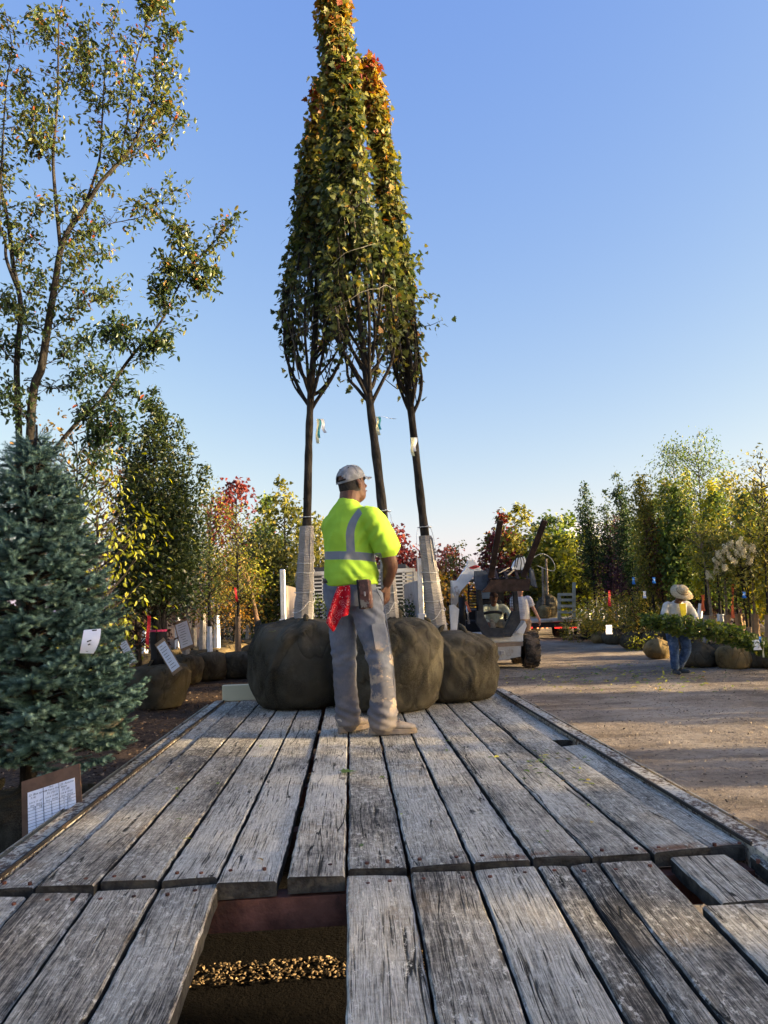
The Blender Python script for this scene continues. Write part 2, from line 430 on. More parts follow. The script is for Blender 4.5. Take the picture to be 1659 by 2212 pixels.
PALEBARK = mottled("pale_bark", (.24, .19, .14), .5, 14, .9, .15, 0, (.08, .06, .05), 50, .3)
def card_fn(g):
    o = g.obj(); x, y, z = g.sep(o)
    w = g.m('SINE', g.mul(g.addm(z, g.mul(g.noise(o, 9., 4), .05)), 520.))
    n = g.noise(o, 12., 4)
    col = g.mix(g.ss(w, -1.1, -.2), (.22, .205, .185), g.mix(g.ss(n, .35, .7), (.27, .25, .225), (.40, .37, .335)))
    return {'color': col, 'normal': g.bump(w, .4, .004)}
CARD = M("corrugated_wrap", card_fn, .9, .1)
STRAP = mottled("white_strap", (.72, .74, .78), .12, 12, .7)
STRING = mottled("white_string", (.55, .54, .50), .2, 20, .8)
PAPER = mottled("white_paper", (.78, .79, .84), .05, 5, .7)
BROWNCARD = mottled("brown_cardboard", (.30, .20, .12), .2, 12, .9)
REDRIB = mottled("red_ribbon", (.55, .02, .03), .3, 12, .5)
PINK = mottled("pink_ribbon", (.75, .06, .16), .2, 12, .5)
BLUERIB = mottled("blue_ribbon", (.02, .16, .55), .2, 12, .5)
ORANGERIB = mottled("orange_ribbon", (.80, .16, .06), .2, 12, .5)
TEAL = mottled("teal_ribbon", (.03, .24, .30), .3, 14, .5)
CREAM = mottled("cream_ribbon", (.55, .56, .38), .2, 14, .6)
RUBBER = mottled("dirty_rubber", (.040, .036, .032), .4, 12, .9, .15, 0, (.17, .125, .085), 30, .3, 5., (.42, .62))
INK = M("black_ink", (.02, .02, .03), .6)

# ------------------------------------------------------------------ ground
def ground_fn(g):
    o = g.obj(); x, y, z = g.sep(o)
    n1 = g.noise(o, .35, 5, .6); n2 = g.noise(o, 2.2, 6, .65); n3 = g.noise(o, 14., 6, .75); n4 = g.noise(o, 60., 3, .7)
    dirt = g.mix(g.ss(n2, .35, .68), (.235, .185, .135), (.40, .325, .245))
    dirt = g.mix(g.ss(n1, .45, .68), dirt, (.45, .39, .315))
    dirt = g.mix(g.ss(n3, .50, .72), dirt, (.13, .10, .075))
    dirt = g.mix(g.ss(n4, .60, .75), dirt, (.52, .43, .32))
    mul = g.mix(g.ss(n3, .3, .7), (.028, .019, .015), (.115, .080, .060))
    mul = g.mix(g.ss(n4, .56, .7), mul, (.22, .155, .10))
    rut_streak = g.noise(g.scale(o, (.30, 3.2, 1)), 1., 4, .6); dirt = g.mix(g.mul(g.ss(rut_streak, .50, .66), .55), dirt, (.15, .115, .085))  # ruts stretched along x, with streaks of sun and shade put into the colour
    wet = g.noise(g.scale(o, (.5, 1.3, 1)), .8, 4, .6); dirt = g.mix(g.mul(g.ss(wet, .54, .62), .45), dirt, (.14, .115, .09))
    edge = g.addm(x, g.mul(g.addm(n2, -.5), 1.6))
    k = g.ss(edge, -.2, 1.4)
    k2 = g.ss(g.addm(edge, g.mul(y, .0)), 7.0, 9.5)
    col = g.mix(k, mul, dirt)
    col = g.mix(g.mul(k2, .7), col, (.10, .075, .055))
    under_shade = g.mul(g.ss(g.m('ABSOLUTE', g.addm(x, -.05)), 1.35, 1.0), g.mul(g.ss(y, .2, .8), g.ss(y, 7.6, 6.8))); col = g.mix(g.mul(under_shade, .96), col, (.006, .005, .004))  # shade under the trailer is put into the dirt colour
    h = g.addm(g.mul(n3, 1.), g.addm(g.mul(n4, .5), g.mul(n2, .6)))
    return {'color': col, 'normal': g.bump(h, 1., .06)}
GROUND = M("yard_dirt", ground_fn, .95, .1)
def build_ground():
    xs = np.concatenate([[-1500, -600, -250, -100, -50, -30], np.linspace(-20, 24, 150), [32, 50, 100, 250, 600, 1500]])
    ys = np.concatenate([[-1500, -600, -200, -60, -25, -12], np.linspace(-5, 32, 150), [40, 60, 120, 300, 700, 1500]])
    V = []; nx, ny = len(xs), len(ys)
    for b in ys:
        for a in xs:
            z = 0.0
            if -20 <= a <= 24 and -5 <= b <= 32:
                z = .035*mnoise.noise(Vector((a*.55, b*.9, 0)))+.022*mnoise.noise(Vector((a*1.7, b*2.6, 4)))-.015
            V.append((a, b, z))
    i = np.arange(nx*ny).reshape(ny, nx)
    F = np.stack([i[:-1, :-1], i[:-1, 1:], i[1:, 1:], i[1:, :-1]], -1).reshape(-1)
    me = npmesh("ground", np.array(V), F, np.full((nx-1)*(ny-1), 4), smooth=True)
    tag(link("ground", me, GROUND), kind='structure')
build_ground()

def litter(name, label, n, area, size, mat, seed, shape='chip', keep=None, flat=.5, zoff=.0):
    r = np.random.default_rng(seed)
    P = np.stack([r.uniform(area[0], area[1], n), r.uniform(area[2], area[3], n), np.zeros(n)], -1)
    if keep is not None: P = P[keep(P, r)]
    n = len(P); P[:, 2] = zoff
    D = unit(np.stack([r.normal(size=n), r.normal(size=n), r.normal(size=n)*flat*.5], -1))
    U = unit(np.stack([r.normal(size=n)*flat, r.normal(size=n)*flat, np.ones(n)], -1))
    S = r.uniform(size[0], size[1], n)
    me = leafmesh(name, P, D, U, S, shape, r.uniform(0, 1, n))
    return tag(link(name, me, mat), label, 'ground litter', kind='stuff')
CHIPS = leafmat("wood_chips", [(0, (.012, .008, .006)), (.45, (.045, .030, .020)), (.8, (.085, .058, .037)), (1, (.17, .12, .075))], .0, .9, .1)
CHIPS3 = leafmat("sunlit_gravel", [(0, (.05, .035, .02)), (.5, (.16, .11, .06)), (1, (.30, .215, .12))], .0, .9, .1)
STONES = leafmat("pale_gravel", [(0, (.06, .05, .04)), (.5, (.13, .105, .08)), (1, (.24, .195, .145))], .0, .9, .1)
CLIPS = leafmat("leaf_clippings", [(0, (.05, .085, .02)), (.5, (.12, .16, .03)), (.8, (.30, .27, .05)), (1, (.16, .09, .03))], .3)
litter("wood_chip_mulch", "brown wood chip mulch covering the ground left of the trailer", 26000, (-7, 1.6, .6, 15), (.012, .045), CHIPS, 3, zoff=.004,
       keep=lambda P, r: (r.uniform(size=len(P)) < np.clip(1.6-.09*P[:, 1], .25, 1)) & ((P[:, 0] < -1.15) | (P[:, 1] > 6)))
litter("sunlit_gravel_strip", "narrow gravel strip coloured as sunlit ground, seen through the gap in the tail boards", 1500, (-1.0, 1.2, 3.18, 3.36), (.008, .022), CHIPS3, 7, zoff=.006)  # added gravel, coloured bright to stand for a strip of sunlight
litter("loose_gravel", "pale loose gravel strewn over the yard right of the trailer", 15000, (.9, 9, 1, 16), (.008, .030), STONES, 4, zoff=.003)
litter("leaf_clippings", "green and yellow leaf clippings lying on the dirt around the boots of the hat wearer", 1500, (2.4, 8.5, 10.5, 16.5), (.05, .10), CLIPS, 5, 'oval', flat=.35, zoff=.012,
       keep=lambda P, r: np.exp(-(((P[:, 0]-4.7)/1.3)**2+((P[:, 1]-13.2)/1.5)**2)) > r.uniform(size=len(P))*.9)

# ------------------------------------------------------------------ flatbed trailer with plank deck
DECKZ = .62; DY0, DY1 = 2.58, 7.12; TILT = math.radians(5.0)
RY0 = .75                                    # rear end of the sloping tail
def plank(mb, x0, x1, y0, y1, z, th=.05, seed=0, jag=.006, tail=False, n=None, skew=0.0):
    r = random.Random(seed); n = n or max(8, int((y1-y0)/.045)); mb.curpid = r.random()
    L0 = [r.uniform(-1, 1) for _ in range(n+1)]; L1 = [r.uniform(-1, 1) for _ in range(n+1)]
    tw = r.uniform(-.004, .004); off = r.random()*50
    vs = []
    for i in range(n+1):
        y = y0+(y1-y0)*i/n
        a = x0+jag*.28*L0[i]+.003*mnoise.noise(Vector((off, y*2.5, 0))); b = x1+jag*.28*L1[i]+.003*mnoise.noise(Vector((off+9, y*2.5, 0)))
        a += skew*(y-y0); b += skew*(y-y0)
        ya = yb = y
        if i in (0, n):
            ya += r.uniform(-.006, .006); yb += r.uniform(-.006, .006)
        zz = z+.003*mnoise.noise(Vector((off, y*1.2, 5)))
        m = (a+b)/2
        def fz(yy, q): return q-(max(0, DY0-yy)*math.tan(TILT) if tail else 0)
        c = .006
        vs += [(a, ya, fz(ya, zz-th)), (a, ya, fz(ya, zz-c-tw)), (a+c, ya, fz(ya, zz-tw)), (m, (ya+yb)/2+r.uniform(-.004, .004)*(i in (0, n)), fz(y, zz+.0015)), (b-c, yb, fz(yb, zz+tw)), (b, yb, fz(yb, zz-c+tw)), (b, yb, fz(yb, zz-th))]
    k = 7
    fs = [(i*k+j, i*k+j+1, (i+1)*k+j+1, (i+1)*k+j) for i in range(n) for j in range(k-1)]
    fs += [(i*k+6, i*k, (i+1)*k, (i+1)*k+6) for i in range(n)]
    side = [(i*k+j, i*k+j+1, (i+1)*k+j+1, (i+1)*k+j) for i in range(n) for j in (0, 5)]
    top = [(i*k+j, i*k+j+1, (i+1)*k+j+1, (i+1)*k+j) for i in range(n) for j in (1, 2, 3, 4)]
    mb.add(vs, top); b = len(mb.v)-len(vs); mb.cur = 2
    for f in side+fs[n*(k-1):]+[tuple(range(k-1, -1, -1)), tuple(n*k+j for j in range(k))]: mb.f.append(tuple(q+b for q in f)); mb.mi.append(2)
    mb.cur = 0
TR = thing("flatbed_trailer", "weathered wooden flatbed trailer with missing boards and flaking white rails, carrying three balled trees", "trailer", (0, 4, 0))
d = MB()
edges = [-1.20, -1.055, -.853, -.652, -.462, -.262, -.040, .168, .378, .580, .782, .992, 1.200, 1.335]
# nail heads along the board ends
r = random.Random(8)
NAILS = []
for i in range(len(edges)-1):
    for q in (.25, .75):
        x = edges[i]+(edges[i+1]-edges[i])*q+r.uniform(-.02, .02)
        for (y, tail) in ((DY0+.045, 0), (DY0-.075, 1)):
            if tail and (-.46 < x < -.03 or 1.0 < x < 1.09): continue
            y += r.uniform(-.012, .012); NAILS.append((x, y, tail))
def drive_nails(d, tail):
    d.cur = 1
    for x, y, t in NAILS:
        if t == tail: z = DECKZ-max(0, DY0-y)*math.tan(TILT); d.tube([(x, y, z-.02), (x, y, z+.004-.012*tail)], .007, 7)
    d.cur = 0
for i in range(len(edges)-1):
    g0 = .010 if i != 5 else .034
    if i == 5: a, b = edges[i]+.030, edges[i+1]-.006
    else: a, b = edges[i]+.006, edges[i+1]-.006
    dz = random.Random(i*5+1).uniform(-.005, .004)
    if i == len(edges)-2:
        plank(d, a, b, DY0+.03, 4.40, DECKZ-.004, seed=i); plank(d, a, b, 4.62, DY1, DECKZ-.012, seed=i+40)
    elif i == 4: plank(d, a, b+.004, DY0-.055, DY1, DECKZ+dz, seed=i, jag=.008)
    elif i == 5: plank(d, a, b, DY0-.05, DY1, DECKZ+dz, seed=i)
    else: plank(d, a, b, DY0+random.Random(i).uniform(-.012, .014), DY1, DECKZ+dz, seed=i, jag=.009)
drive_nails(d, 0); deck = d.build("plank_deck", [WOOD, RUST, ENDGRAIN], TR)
d = MB()
tl = [(-1.42, -1.27), (-1.26, -1.065), (-1.055, -.858), (-.848, -.655), (-.645, -.455), (-.040, .160), (.170, .372), (.382, .584), (.596, .690), (.700, .792), (.800, .985), (1.315, 1.50)]
for i, (a, b) in enumerate(tl):
    plank(d, a, b, RY0, DY0-.028+random.Random(i+3).uniform(-.008, .004), DECKZ-.012, seed=100+i, tail=True, jag=.008)
plank(d, .997, 1.30, RY0, 2.235, DECKZ-.012, seed=131, tail=True, jag=.008)
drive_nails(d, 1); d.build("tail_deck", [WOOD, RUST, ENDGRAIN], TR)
d = MB(); plank(d, 1.062, 1.255, 2.245, DY0-.03, DECKZ-.008, seed=140, tail=True, jag=.012, skew=-.06)
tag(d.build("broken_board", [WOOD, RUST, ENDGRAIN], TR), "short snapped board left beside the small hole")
# rails: painted top angle, stake pockets and outer strip, kinked down along the tail
def railz(y): return DECKZ-max(0, DY0-y)*math.tan(TILT)
for sgn, x0, x1, x2 in ((-1, -1.205, -1.29, -1.352), (1, 1.340, 1.425, 1.485)):
    mb = MB(); mb.curpid = .3
    ys = [RY0, DY0, DY1+.05]
    xa, xb = sorted((x0, x1))
    vs = []
    for y in ys: vs += [(xa, y, railz(y)+.006), (xb, y, railz(y)+.006), (xb, y, railz(y)-.12), (xa, y, railz(y)-.12)]
    fs = [(i*4+j, i*4+(j+1) % 4, (i+1)*4+(j+1) % 4, (i+1)*4+j) for i in range(2) for j in range(4)]+[(3, 2, 1, 0), (8, 9, 10, 11)]
    mb.add(vs, fs)
    sr_ = mb.build("side_rail", RAILPAINT, TR); mb = MB(); mb.box((x0, (DY0+DY1)/2, DECKZ+.009), (.008, DY1-DY0, .014)); mb.build("rail_lip", DARKSTEEL, sr_)
    mb = MB()
    for ya, yb in ((RY0, DY0), (DY0, DY1)):
        za, zb = railz(ya), railz(yb)
        mb.beam((x2, ya, za-.045), (x2, yb-.004, zb-.045), .008, .055)
    y = RY0+.3
    while y < DY1:
        for q in (-.04, .04): mb.box(((x1+x2)/2, y+q, railz(y)-.055), (abs(x2-x1)-.012, .010, .07))
        y += .52
    mb.build("stake_pocket_strip", STRIPP, TR)
mb = MB(); mb.box((-.92, DY1+.02, DECKZ+.075), (.60, .045, .15), bev=.006); mb.build("front_board", YELLOWISH, TR)
mb = MB()
for y in (1.2, 1.85, 2.565, 3.25, 4.0, 4.75, 5.5, 6.25, 7.0):
    z = railz(y)-.060
    mb.box((.065, y, z), (2.5, .075, .006)); mb.box((.065, y-.034, z-.045), (2.5, .007, .085)); mb.box((.065, y, z-.09), (2.5, .075, .006))
mb.build("cross_member", RUST, TR)
mb = MB()
for x in (-.62, .72):
    mb.beam((x, .9, .38), (x, 8.6, .42), .07, .13)
for x in (-1.25, 1.385):
    for ya, yb in ((RY0, DY0), (DY0, DY1)): mb.beam((x, ya, railz(ya)-.17), (x, yb, railz(yb)-.17), .05, .10)  # outer side beams added to keep light out from under the deck
mb.beam((-.62, 7.2, .44), (.05, 9.0, .47), .08, .1); mb.beam((.72, 7.2, .44), (.05, 9.0, .47), .08, .1)
mb.box((.05, 4.9, .3), (2.1, .1, .1))
mb.build("chassis_beam", DARKSTEEL, TR)
def wheel(mb_t, mb_r, c, R, w, axis=(1, 0, 0), lugs=0, seg=28):
    c = Vector(c); ax = Vector(axis).normalized(); up = Vector((0, 0, 1)); fw = ax.cross(up).normalized()
    prof = [(-.5, .62), (-.5, .86), (-.42, .96), (-.2, 1.0), (.2, 1.0), (.42, .96), (.5, .86), (.5, .62)]
    vs = []
    for k in range(seg):
        a = 2*math.pi*k/seg
        for (u, r) in prof: vs.append(c+ax*(u*w)+(fw*math.cos(a)+up*math.sin(a))*(r*R))
    n = len(prof)
    mb_t.add(vs, [(k*n+j, k*n+j+1, ((k+1) % seg)*n+j+1, ((k+1) % seg)*n+j) for k in range(seg) for j in range(n-1)])
    for k in range(lugs):
        a = 2*math.pi*k/lugs
        for sd in (-1, 1):
            a2 = a+(math.pi/lugs if sd > 0 else 0); a3 = a2+.10*sd
            p = c+ax*(sd*.06*w)+(fw*math.cos(a2)+up*math.sin(a2))*(R*1.0); q = c+ax*(sd*.47*w)+(fw*math.cos(a2+.12)+up*math.sin(a2+.12))*(R*.985)
            mb_t.beam(p, q, R*.10, R*.075, up=(fw*math.cos(a2)+up*math.sin(a2)))
    rv = []
    rp = [(.42, 0.0), (.42, .2), (.30, .25), (.30, .5), (.46, .60), (.46, .64)]
    for k in range(seg):
        a = 2*math.pi*k/seg
        for (u, r) in rp: rv.append(c+ax*(u*w)+(fw*math.cos(a)+up*math.sin(a))*(r*R))
    n = len(rp)
    mb_r.add(rv, [(k*n+j, k*n+j+1, ((k+1) % seg)*n+j+1, ((k+1) % seg)*n+j) for k in range(seg) for j in range(n-1)])
RIMM = mottled("dull_white_rim", (.45, .44, .42), .25, 9, .6)
for x, ax in ((-1.0, (-1, 0, 0)), (1.12, (1, 0, 0))):
    for y in (4.35, 5.15):
        t, r_ = MB(), MB(); wheel(t, r_, (x, y, .27), .27, .2, ax)
        w_ = t.build("wheel", RUBBER, TR, smooth=True); r_.build("rim", RIMM, w_)
# fallen leaves on the deck
r = np.random.default_rng(12)
P = np.concatenate([np.stack([r.normal(1.0, .13, 45), r.normal(3.9, .22, 45), np.full(45, DECKZ+.006)], -1), np.stack([r.uniform(-1, 1.2, 22), r.uniform(2.7, 5, 22), np.full(22, DECKZ+.006)], -1)])
n = len(P); D = unit(np.stack([r.normal(size=n), r.normal(size=n), np.zeros(n)], -1)); U = unit(np.stack([r.normal(size=n)*.3, r.normal(size=n)*.3, np.ones(n)], -1))
tag(link("fallen_leaves", leafmesh("fallen_leaves", P, D, U, r.uniform(.02, .045, n), 'oval', r.uniform(0, 1, n)), CLIPS), "few small green leaves fallen on the grey boards", "ground litter", kind='stuff')
for (px, py, s, ang) in ((737, 1668, .085, .3), (590, 1364, .07, 2.)):
    p = onz(px, py, DECKZ+.01) if py > 1500 else aty(px, py, 6.30)
    tag(link("fallen_maple_leaf", leafmesh("fallen_maple_leaf", np.array([p]), np.array([[math.cos(ang), math.sin(ang), .05]]), np.array([[.1, -.5 if py < 1500 else 0, 1.]]), [s], 'maple', np.array([.3])), CLIPS),
        "single green maple leaf lying flat on the grey deck boards" if py > 1500 else "small pale green leaf resting on the shoulder of the big burlap root ball", "leaf")
# ------------------------------------------------------------------ root balls
def ballmesh(c, R, H, seed, prof='drum', neck=(0, 0), seg=96, rings=44, squash=1.0, folds=1.0):
    """burlapped root ball standing on c (x,y,z)"""
    c = Vector(c); rr = random.Random(seed); off = Vector((rr.random()*40, rr.random()*40, rr.random()*40))
    P = {'drum': [(0, .0), (.0, .62), (.02, .76), (.10, .88), (.30, .97), (.55, 1.0), (.75, .985), (.88, .90), (.95, .74), (.985, .5), (1.0, .25), (1.045, .14), (1.10, .10)],
         'bowl': [(0, .0), (.0, .60), (.03, .70), (.2, .80), (.45, .90), (.70, .985), (.82, 1.0), (.90, .93), (.95, .75), (.985, .5), (1.0, .28), (1.05, .15), (1.10, .11)],
         'lump': [(0, .0), (.0, .55), (.04, .72), (.2, .92), (.45, 1.0), (.68, .93), (.85, .72), (.94, .5), (1.0, .28), (1.05, .15), (1.10, .10)]}[prof]
    line = smooth_line([(t, r_) for t, r_ in P], rings)
    nf = rr.randint(9, 13); ph = [rr.random()*6.28 for _ in range(6)]
    vs = []
    ridges = [(rr.random()*6.283, rr.uniform(-1.6, 1.6), rr.uniform(.035, .085)*folds, rr.uniform(.03, .075), rr.uniform(0, .45), rr.uniform(.7, 1.0), rr.random()*9) for _ in range(13)]
    def ridge(a, t):
        s_ = 0
        for a0, sl_, am, w_, t0, t1, p_ in ridges:
            if t < t0-.1 or t > t1+.1: continue
            c_ = a0+sl_*(t-.5)+.16*math.sin(t*9+p_)
            da = (a-c_+math.pi) % (2*math.pi)-math.pi
            fade = max(0, min(1, (t-t0+.1)/.2))*max(0, min(1, (t1+.1-t)/.2))
            s_ += am*fade*(math.exp(-(da/w_)**2)-.55*math.exp(-((da-1.5*w_)/w_)**2))
        return s_
    for i, (t, q) in enumerate(line):
        for k in range(seg):
            a = 2*math.pi*k/seg; d = Vector((math.cos(a), math.sin(a)*squash, 0))
            rad = R*q
            p = Vector((d.x*rad, d.y*rad, H*t))
            lump = mnoise.fractal(p*(1.6/R)*.6+off, .8, 2.0, 3)*.085*R
            fold = abs(math.sin(a*nf*.5+ph[0]+2.2*mnoise.noise(Vector((0, 0, t*3))+off)+1.8*mnoise.noise(d*1.6+off)))
            fa = .070*R*folds*(max(0, min(1, (t-.55)/.3))*.9+.22)
            wr = mnoise.ridged_multi_fractal(p*(3.0/R)+off, .9, 2.0, 4, 1.0, 2.0)*.028*R*folds
            s = min(1, q*2.2)
            rad2 = rad+(lump-fold*fa+wr+ridge(a, t)*R)*s
            zz = H*t+(mnoise.noise(p*(2.2/R)+off*2)*.05*H*min(1, t*4)*(1 if t < 1.02 else .3))
            nk = max(0, min(1, (t-.80)/.18)); vs.append(c+Vector((d.x*rad2+neck[0]*nk, d.y*rad2+neck[1]*nk, zz)))
    n = len(line)
    fs = [(i*seg+k, i*seg+(k+1) % seg, (i+1)*seg+(k+1) % seg, (i+1)*seg+k) for i in range(n-1) for k in range(seg)]
    fs.append(tuple((n-1)*seg+k for k in range(seg)))
    mb = MB(); mb.add(vs, fs)
    # gathered knots of cloth
    for j in range(4 if folds > .9 else 1):
        a = rr.random()*6.28; t = rr.uniform(.45, .93); q = interp(line, np.array([t]))[0]
        b = c+Vector((math.cos(a)*R*q[1]*1.0, math.sin(a)*squash*R*q[1]*1.0, H*q[0]))
        o = Vector((math.cos(a), math.sin(a), .2))
        pts = [b-o*.03*R+Vector((rr.uniform(-.1, .1), rr.uniform(-.1, .1), .16))*R, b+o*.035*R, b+o*.01*R+Vector((rr.uniform(-.1, .1), rr.uniform(-.1, .1), -.22))*R]
        mb.tube(smooth_line(pts, 7), [.01*R, .05*R, .06*R, .04*R, .05*R, .03*R, .01*R], 7)
    return mb
def trunkmesh(mb, pts, r0, r1, n=10, knob=.06, seed=0, steps=None):
    L = smooth_line(pts, steps or max(8, len(pts)*6)); rr = random.Random(seed); m = len(L)
    rad = [(r0+(r1-r0)*(i/(m-1))**.9)*(1+knob*rr.uniform(-1, 1)) for i in range(m)]
    mb.tube(L, rad, n); return L

TIES = mottled("grey_tie_string", (.24, .225, .19), .3, 20, .9)
SHOOT = mottled("grey_shoots", (.16, .135, .11), .4, 20, .9)
# ------------------------------------------------------------------ three tied maples on the trailer
MAPLE = leafmat("autumn_maple_leaf", [(0, (.014, .022, .010)), (.25, (.030, .042, .014)), (.45, (.075, .080, .020)), (.60, (.15, .125, .026)), (.74, (.165, .085, .022)), (.88, (.15, .042, .020)), (1, (.10, .018, .014))], .30)
def maple(label, gx, axis_px, Y, cone, widths, ballpx, R, H, guard, seed, nl, red0, group, lit=0):
    """axis_px: trunk points up to the apex at distance Y; widths: list of (photo y, half width in photo px)"""
    r = np.random.default_rng(seed)
    A = [np.array(aty(x, y, Y)) for x, y in axis_px]; ax = smooth_line(A, 60)
    base = Vector((aty(ballpx[0], ballpx[1], Y).x, Y, DECKZ+.004))
    T = thing("maple_tree", label, "tree", base, group)
    nk_ = ax[0][0]-base.x
    ballmesh(base, R, H, seed, 'drum', (nk_, 0)).build("root_ball", BURLAP, T, smooth=True)
    mb = MB(); zc = aty(axis_px[1][0], cone, Y).z
    ax[0] = (ax[0][0], ax[0][1], DECKZ+H*.98)
    m = len(ax); r0 = guard[4]
    mb.tube(ax[:int(m*.93)], [r0*(1-.86*(i/m)**.8)*(1+.05*math.sin(i*2.1)+.04*random.Random(i+seed).uniform(-1, 1)) for i in range(int(m*.93))], 12)
    zs = ax[:, 2]
    wz = [aty(830, y, Y).z for y, w in widths]; ww = [w*Y/1597*(.80 if y < 560 else .98)*(.84 if seed == 3 else 1) for y, w in widths]
    o = np.argsort(wz); wz = np.array(wz)[o]; ww = np.array(ww)[o]
    def axat(z): return np.array([np.interp(z, zs, ax[:, k]) for k in range(3)]).T
    def wid(z): return np.interp(z, wz, ww, left=.02, right=.02)
    ztop = wz[-1]
    LP, LD = [], []; lowf = (0, .56, .50, .44)[seed]
    nl_limbs = 15
    for i in range(nl_limbs):
        z0 = zc+r.uniform(0, .22)*(ztop-zc)*.8 if i > 3 else zc+.05*i
        a = i*2.4+r.uniform(-.4, .4); z1 = min(ztop-.05, z0+r.uniform(1.2, 3.2)); pts = []
        for t in np.linspace(0, 1, 9):
            z = z0+(z1-z0)*(t**1.35 if i > 3 else t**1.6); rad = wid(z)*(min(1, t*2.9))**.8*r.uniform(.86, 1.0)
            if t == 0: rad = 0
            pts.append(axat(z)+np.array([math.cos(a)*rad, math.sin(a)*rad*.9, 0])); a += r.uniform(-.12, .12)
        rb = r.uniform(.010, .017) if i > 3 else .019
        L = smooth_line(pts, 26); mb.tube(L, np.linspace(rb, .003, 26), 6); LP.append(L[4:])
        for j in range(9):                 # twigs running up the bundle
            k = r.integers(5, 22); p = L[k]; q = p+np.array([r.normal()*.06, r.normal()*.06, r.uniform(.25, .7)])
            q[:2] = axat(q[2])[:2]+(q[:2]-axat(q[2])[:2])*min(1, wid(q[2])/max(1e-3, np.linalg.norm(q[:2]-axat(q[2])[:2])))
            S_ = smooth_line([p, (p+q)/2+r.normal(size=3)*.03, q], 8); mb.tube(S_, np.linspace(.005, .0015, 8), 4); LP.append(S_)
    # stray shoots outside the tie
    for j in range(7):
        z = zc+r.uniform(.05, .75)*(ztop-zc)*.75; a = r.uniform(0, 6.28); p = axat(z)+np.array([math.cos(a), math.sin(a), 0])*wid(z)*.8
        q = p+np.array([math.cos(a)*r.uniform(.1, .3), math.sin(a)*.2, r.uniform(.0, .35)]); S_ = smooth_line([p, (p+q)/2+np.array([0, 0, -.03]), q], 8)
        mb.tube(S_, np.linspace(.005, .0015, 8), 4); LP.append(S_); LP.append(S_[3:])
    trunk = mb.build("trunk", BARK, T, smooth=True)
    mb2 = MB()
    # leaves: on limbs, plus on and in the bundle
    tw = np.concatenate(LP); n1 = int(nl*.5); pick = tw[r.integers(0, len(tw), n1)]+r.normal(size=(n1, 3))*.035
    pick = pick[r.uniform(size=n1) < np.clip((pick[:, 2]-zc+.05)/(lowf*(ztop-zc)), .10, 1)**1.3]
    # leafy shoots bundled upright inside the ties
    Q, TN = [], []
    for j in range(int(nl/48)):
        z = zc+.25+(ztop-zc-.55)*r.uniform()**.62; a = r.uniform(0, 6.283); fr = r.uniform(.25, 1.0)**.5*(1.12 if r.uniform() < .16 else 1.0); ln = r.uniform(.35, .95); da = r.normal()*.25
        k = np.linspace(0, 1, 9); zz = np.minimum(z+ln*k, ztop+.06*r.uniform()); rw = wid(zz)*fr*(.55+.5*k)
        pth = axat(zz)+np.stack([np.cos(a+da*k)*rw, np.sin(a+da*k)*rw, np.zeros(9)], -1)
        mb2.tube(pth, np.linspace(.006, .0016, 9), 4, cap=False)
        m_ = int(r.uniform(24, 52)*(.10+.90*min(1, (z-zc)/(lowf*(ztop-zc)))**1.5)); u = r.uniform(.05, 1.05, m_)
        Q.append(interp(pth, u)+r.normal(size=(m_, 3))*np.array([.034, .034, .03])); TN.append(np.full(m_, r.normal()*.07))
    mb2.build("upright_shoots", SHOOT, T, smooth=True)
    P2 = np.concatenate(Q); tsh = np.concatenate([np.zeros(len(pick)), np.concatenate(TN)])
    P = np.concatenate([pick, P2]); C = axat(P[:, 2]); out = unit(np.concatenate([(P-C)[:, :2], np.zeros((len(P), 1))], 1))
    n = len(P); D = unit(out*r.uniform(.1, 1.0, (n, 1))+r.normal(size=(n, 3))*.55+np.array([0, 0, -.55])); U = unit(out*.9+r.normal(size=(n, 3))*.55+np.array([0, 0, .45]))
    zz = (P[:, 2]-red0)/(ztop-red0)
    tone = .30+tsh+.13*r.normal(size=n)+np.clip(zz, 0, 1)*.16+np.clip(zz, 0, 1)**4*.33+(r.uniform(size=n) < .06)*.30
    lf = leafmesh("crown", P, D, U, r.uniform(.036, .070, n), 'maple', tone)
    link("crown", lf, MAPLE, T)
    # ties of white string round the bundle
    mb = MB()
    sp = []
    for q in np.linspace(0, 1, 190):
        z = zc+.55+(ztop-zc-1.1)*q; c = axat(z); w = wid(z)*1.0; an = q*6.283*7.5
        sp.append(c+np.array([math.cos(an)*w, math.sin(an)*w, .09*math.sin(an*1.0+seed)+.012*r.normal()]))
    mb.tube(sp, .0021, 4)
    mb.build("tie_string", TIES, T)
    # cardboard trunk guard: square-ish folded wrap
    x0, y0, x1, y1, _, w0, w1 = guard
    b, t_ = np.array(aty(x0, y0, Y)), np.array(aty(x1, y1, Y)); mb = MB()
    tx = lambda tt: np.array([np.interp(b[2]+(t_[2]-b[2])*tt, zs, ax[:, k]) for k in range(3)])
    vs = []; ns = 14; sg = 10; rr = random.Random(seed)
    for i in range(ns+1):
        tt = i/ns; c = tx(tt); w = (w0+(w1-w0)*tt)*Y/1597*.5
        for k in range(sg):
            a = 2*math.pi*(k+.3)/sg; q = 1.0/max(abs(math.cos(a)), abs(math.sin(a)))**.45
            pinch = 1-.10*math.exp(-((tt-.28)/.04)**2)-.08*math.exp(-((tt-.75)/.04)**2)
            vs.append(Vector(c)+Vector((math.cos(a)*w*q*pinch, math.sin(a)*w*q*pinch, 0)))
    mb.add(vs, [(i*sg+k, i*sg+(k+1) % sg, (i+1)*sg+(k+1) % sg, (i+1)*sg+k) for i in range(ns) for k in range(sg)])
    c0 = tx(0); c1 = tx(1); w = (w0*.5)*Y/1597
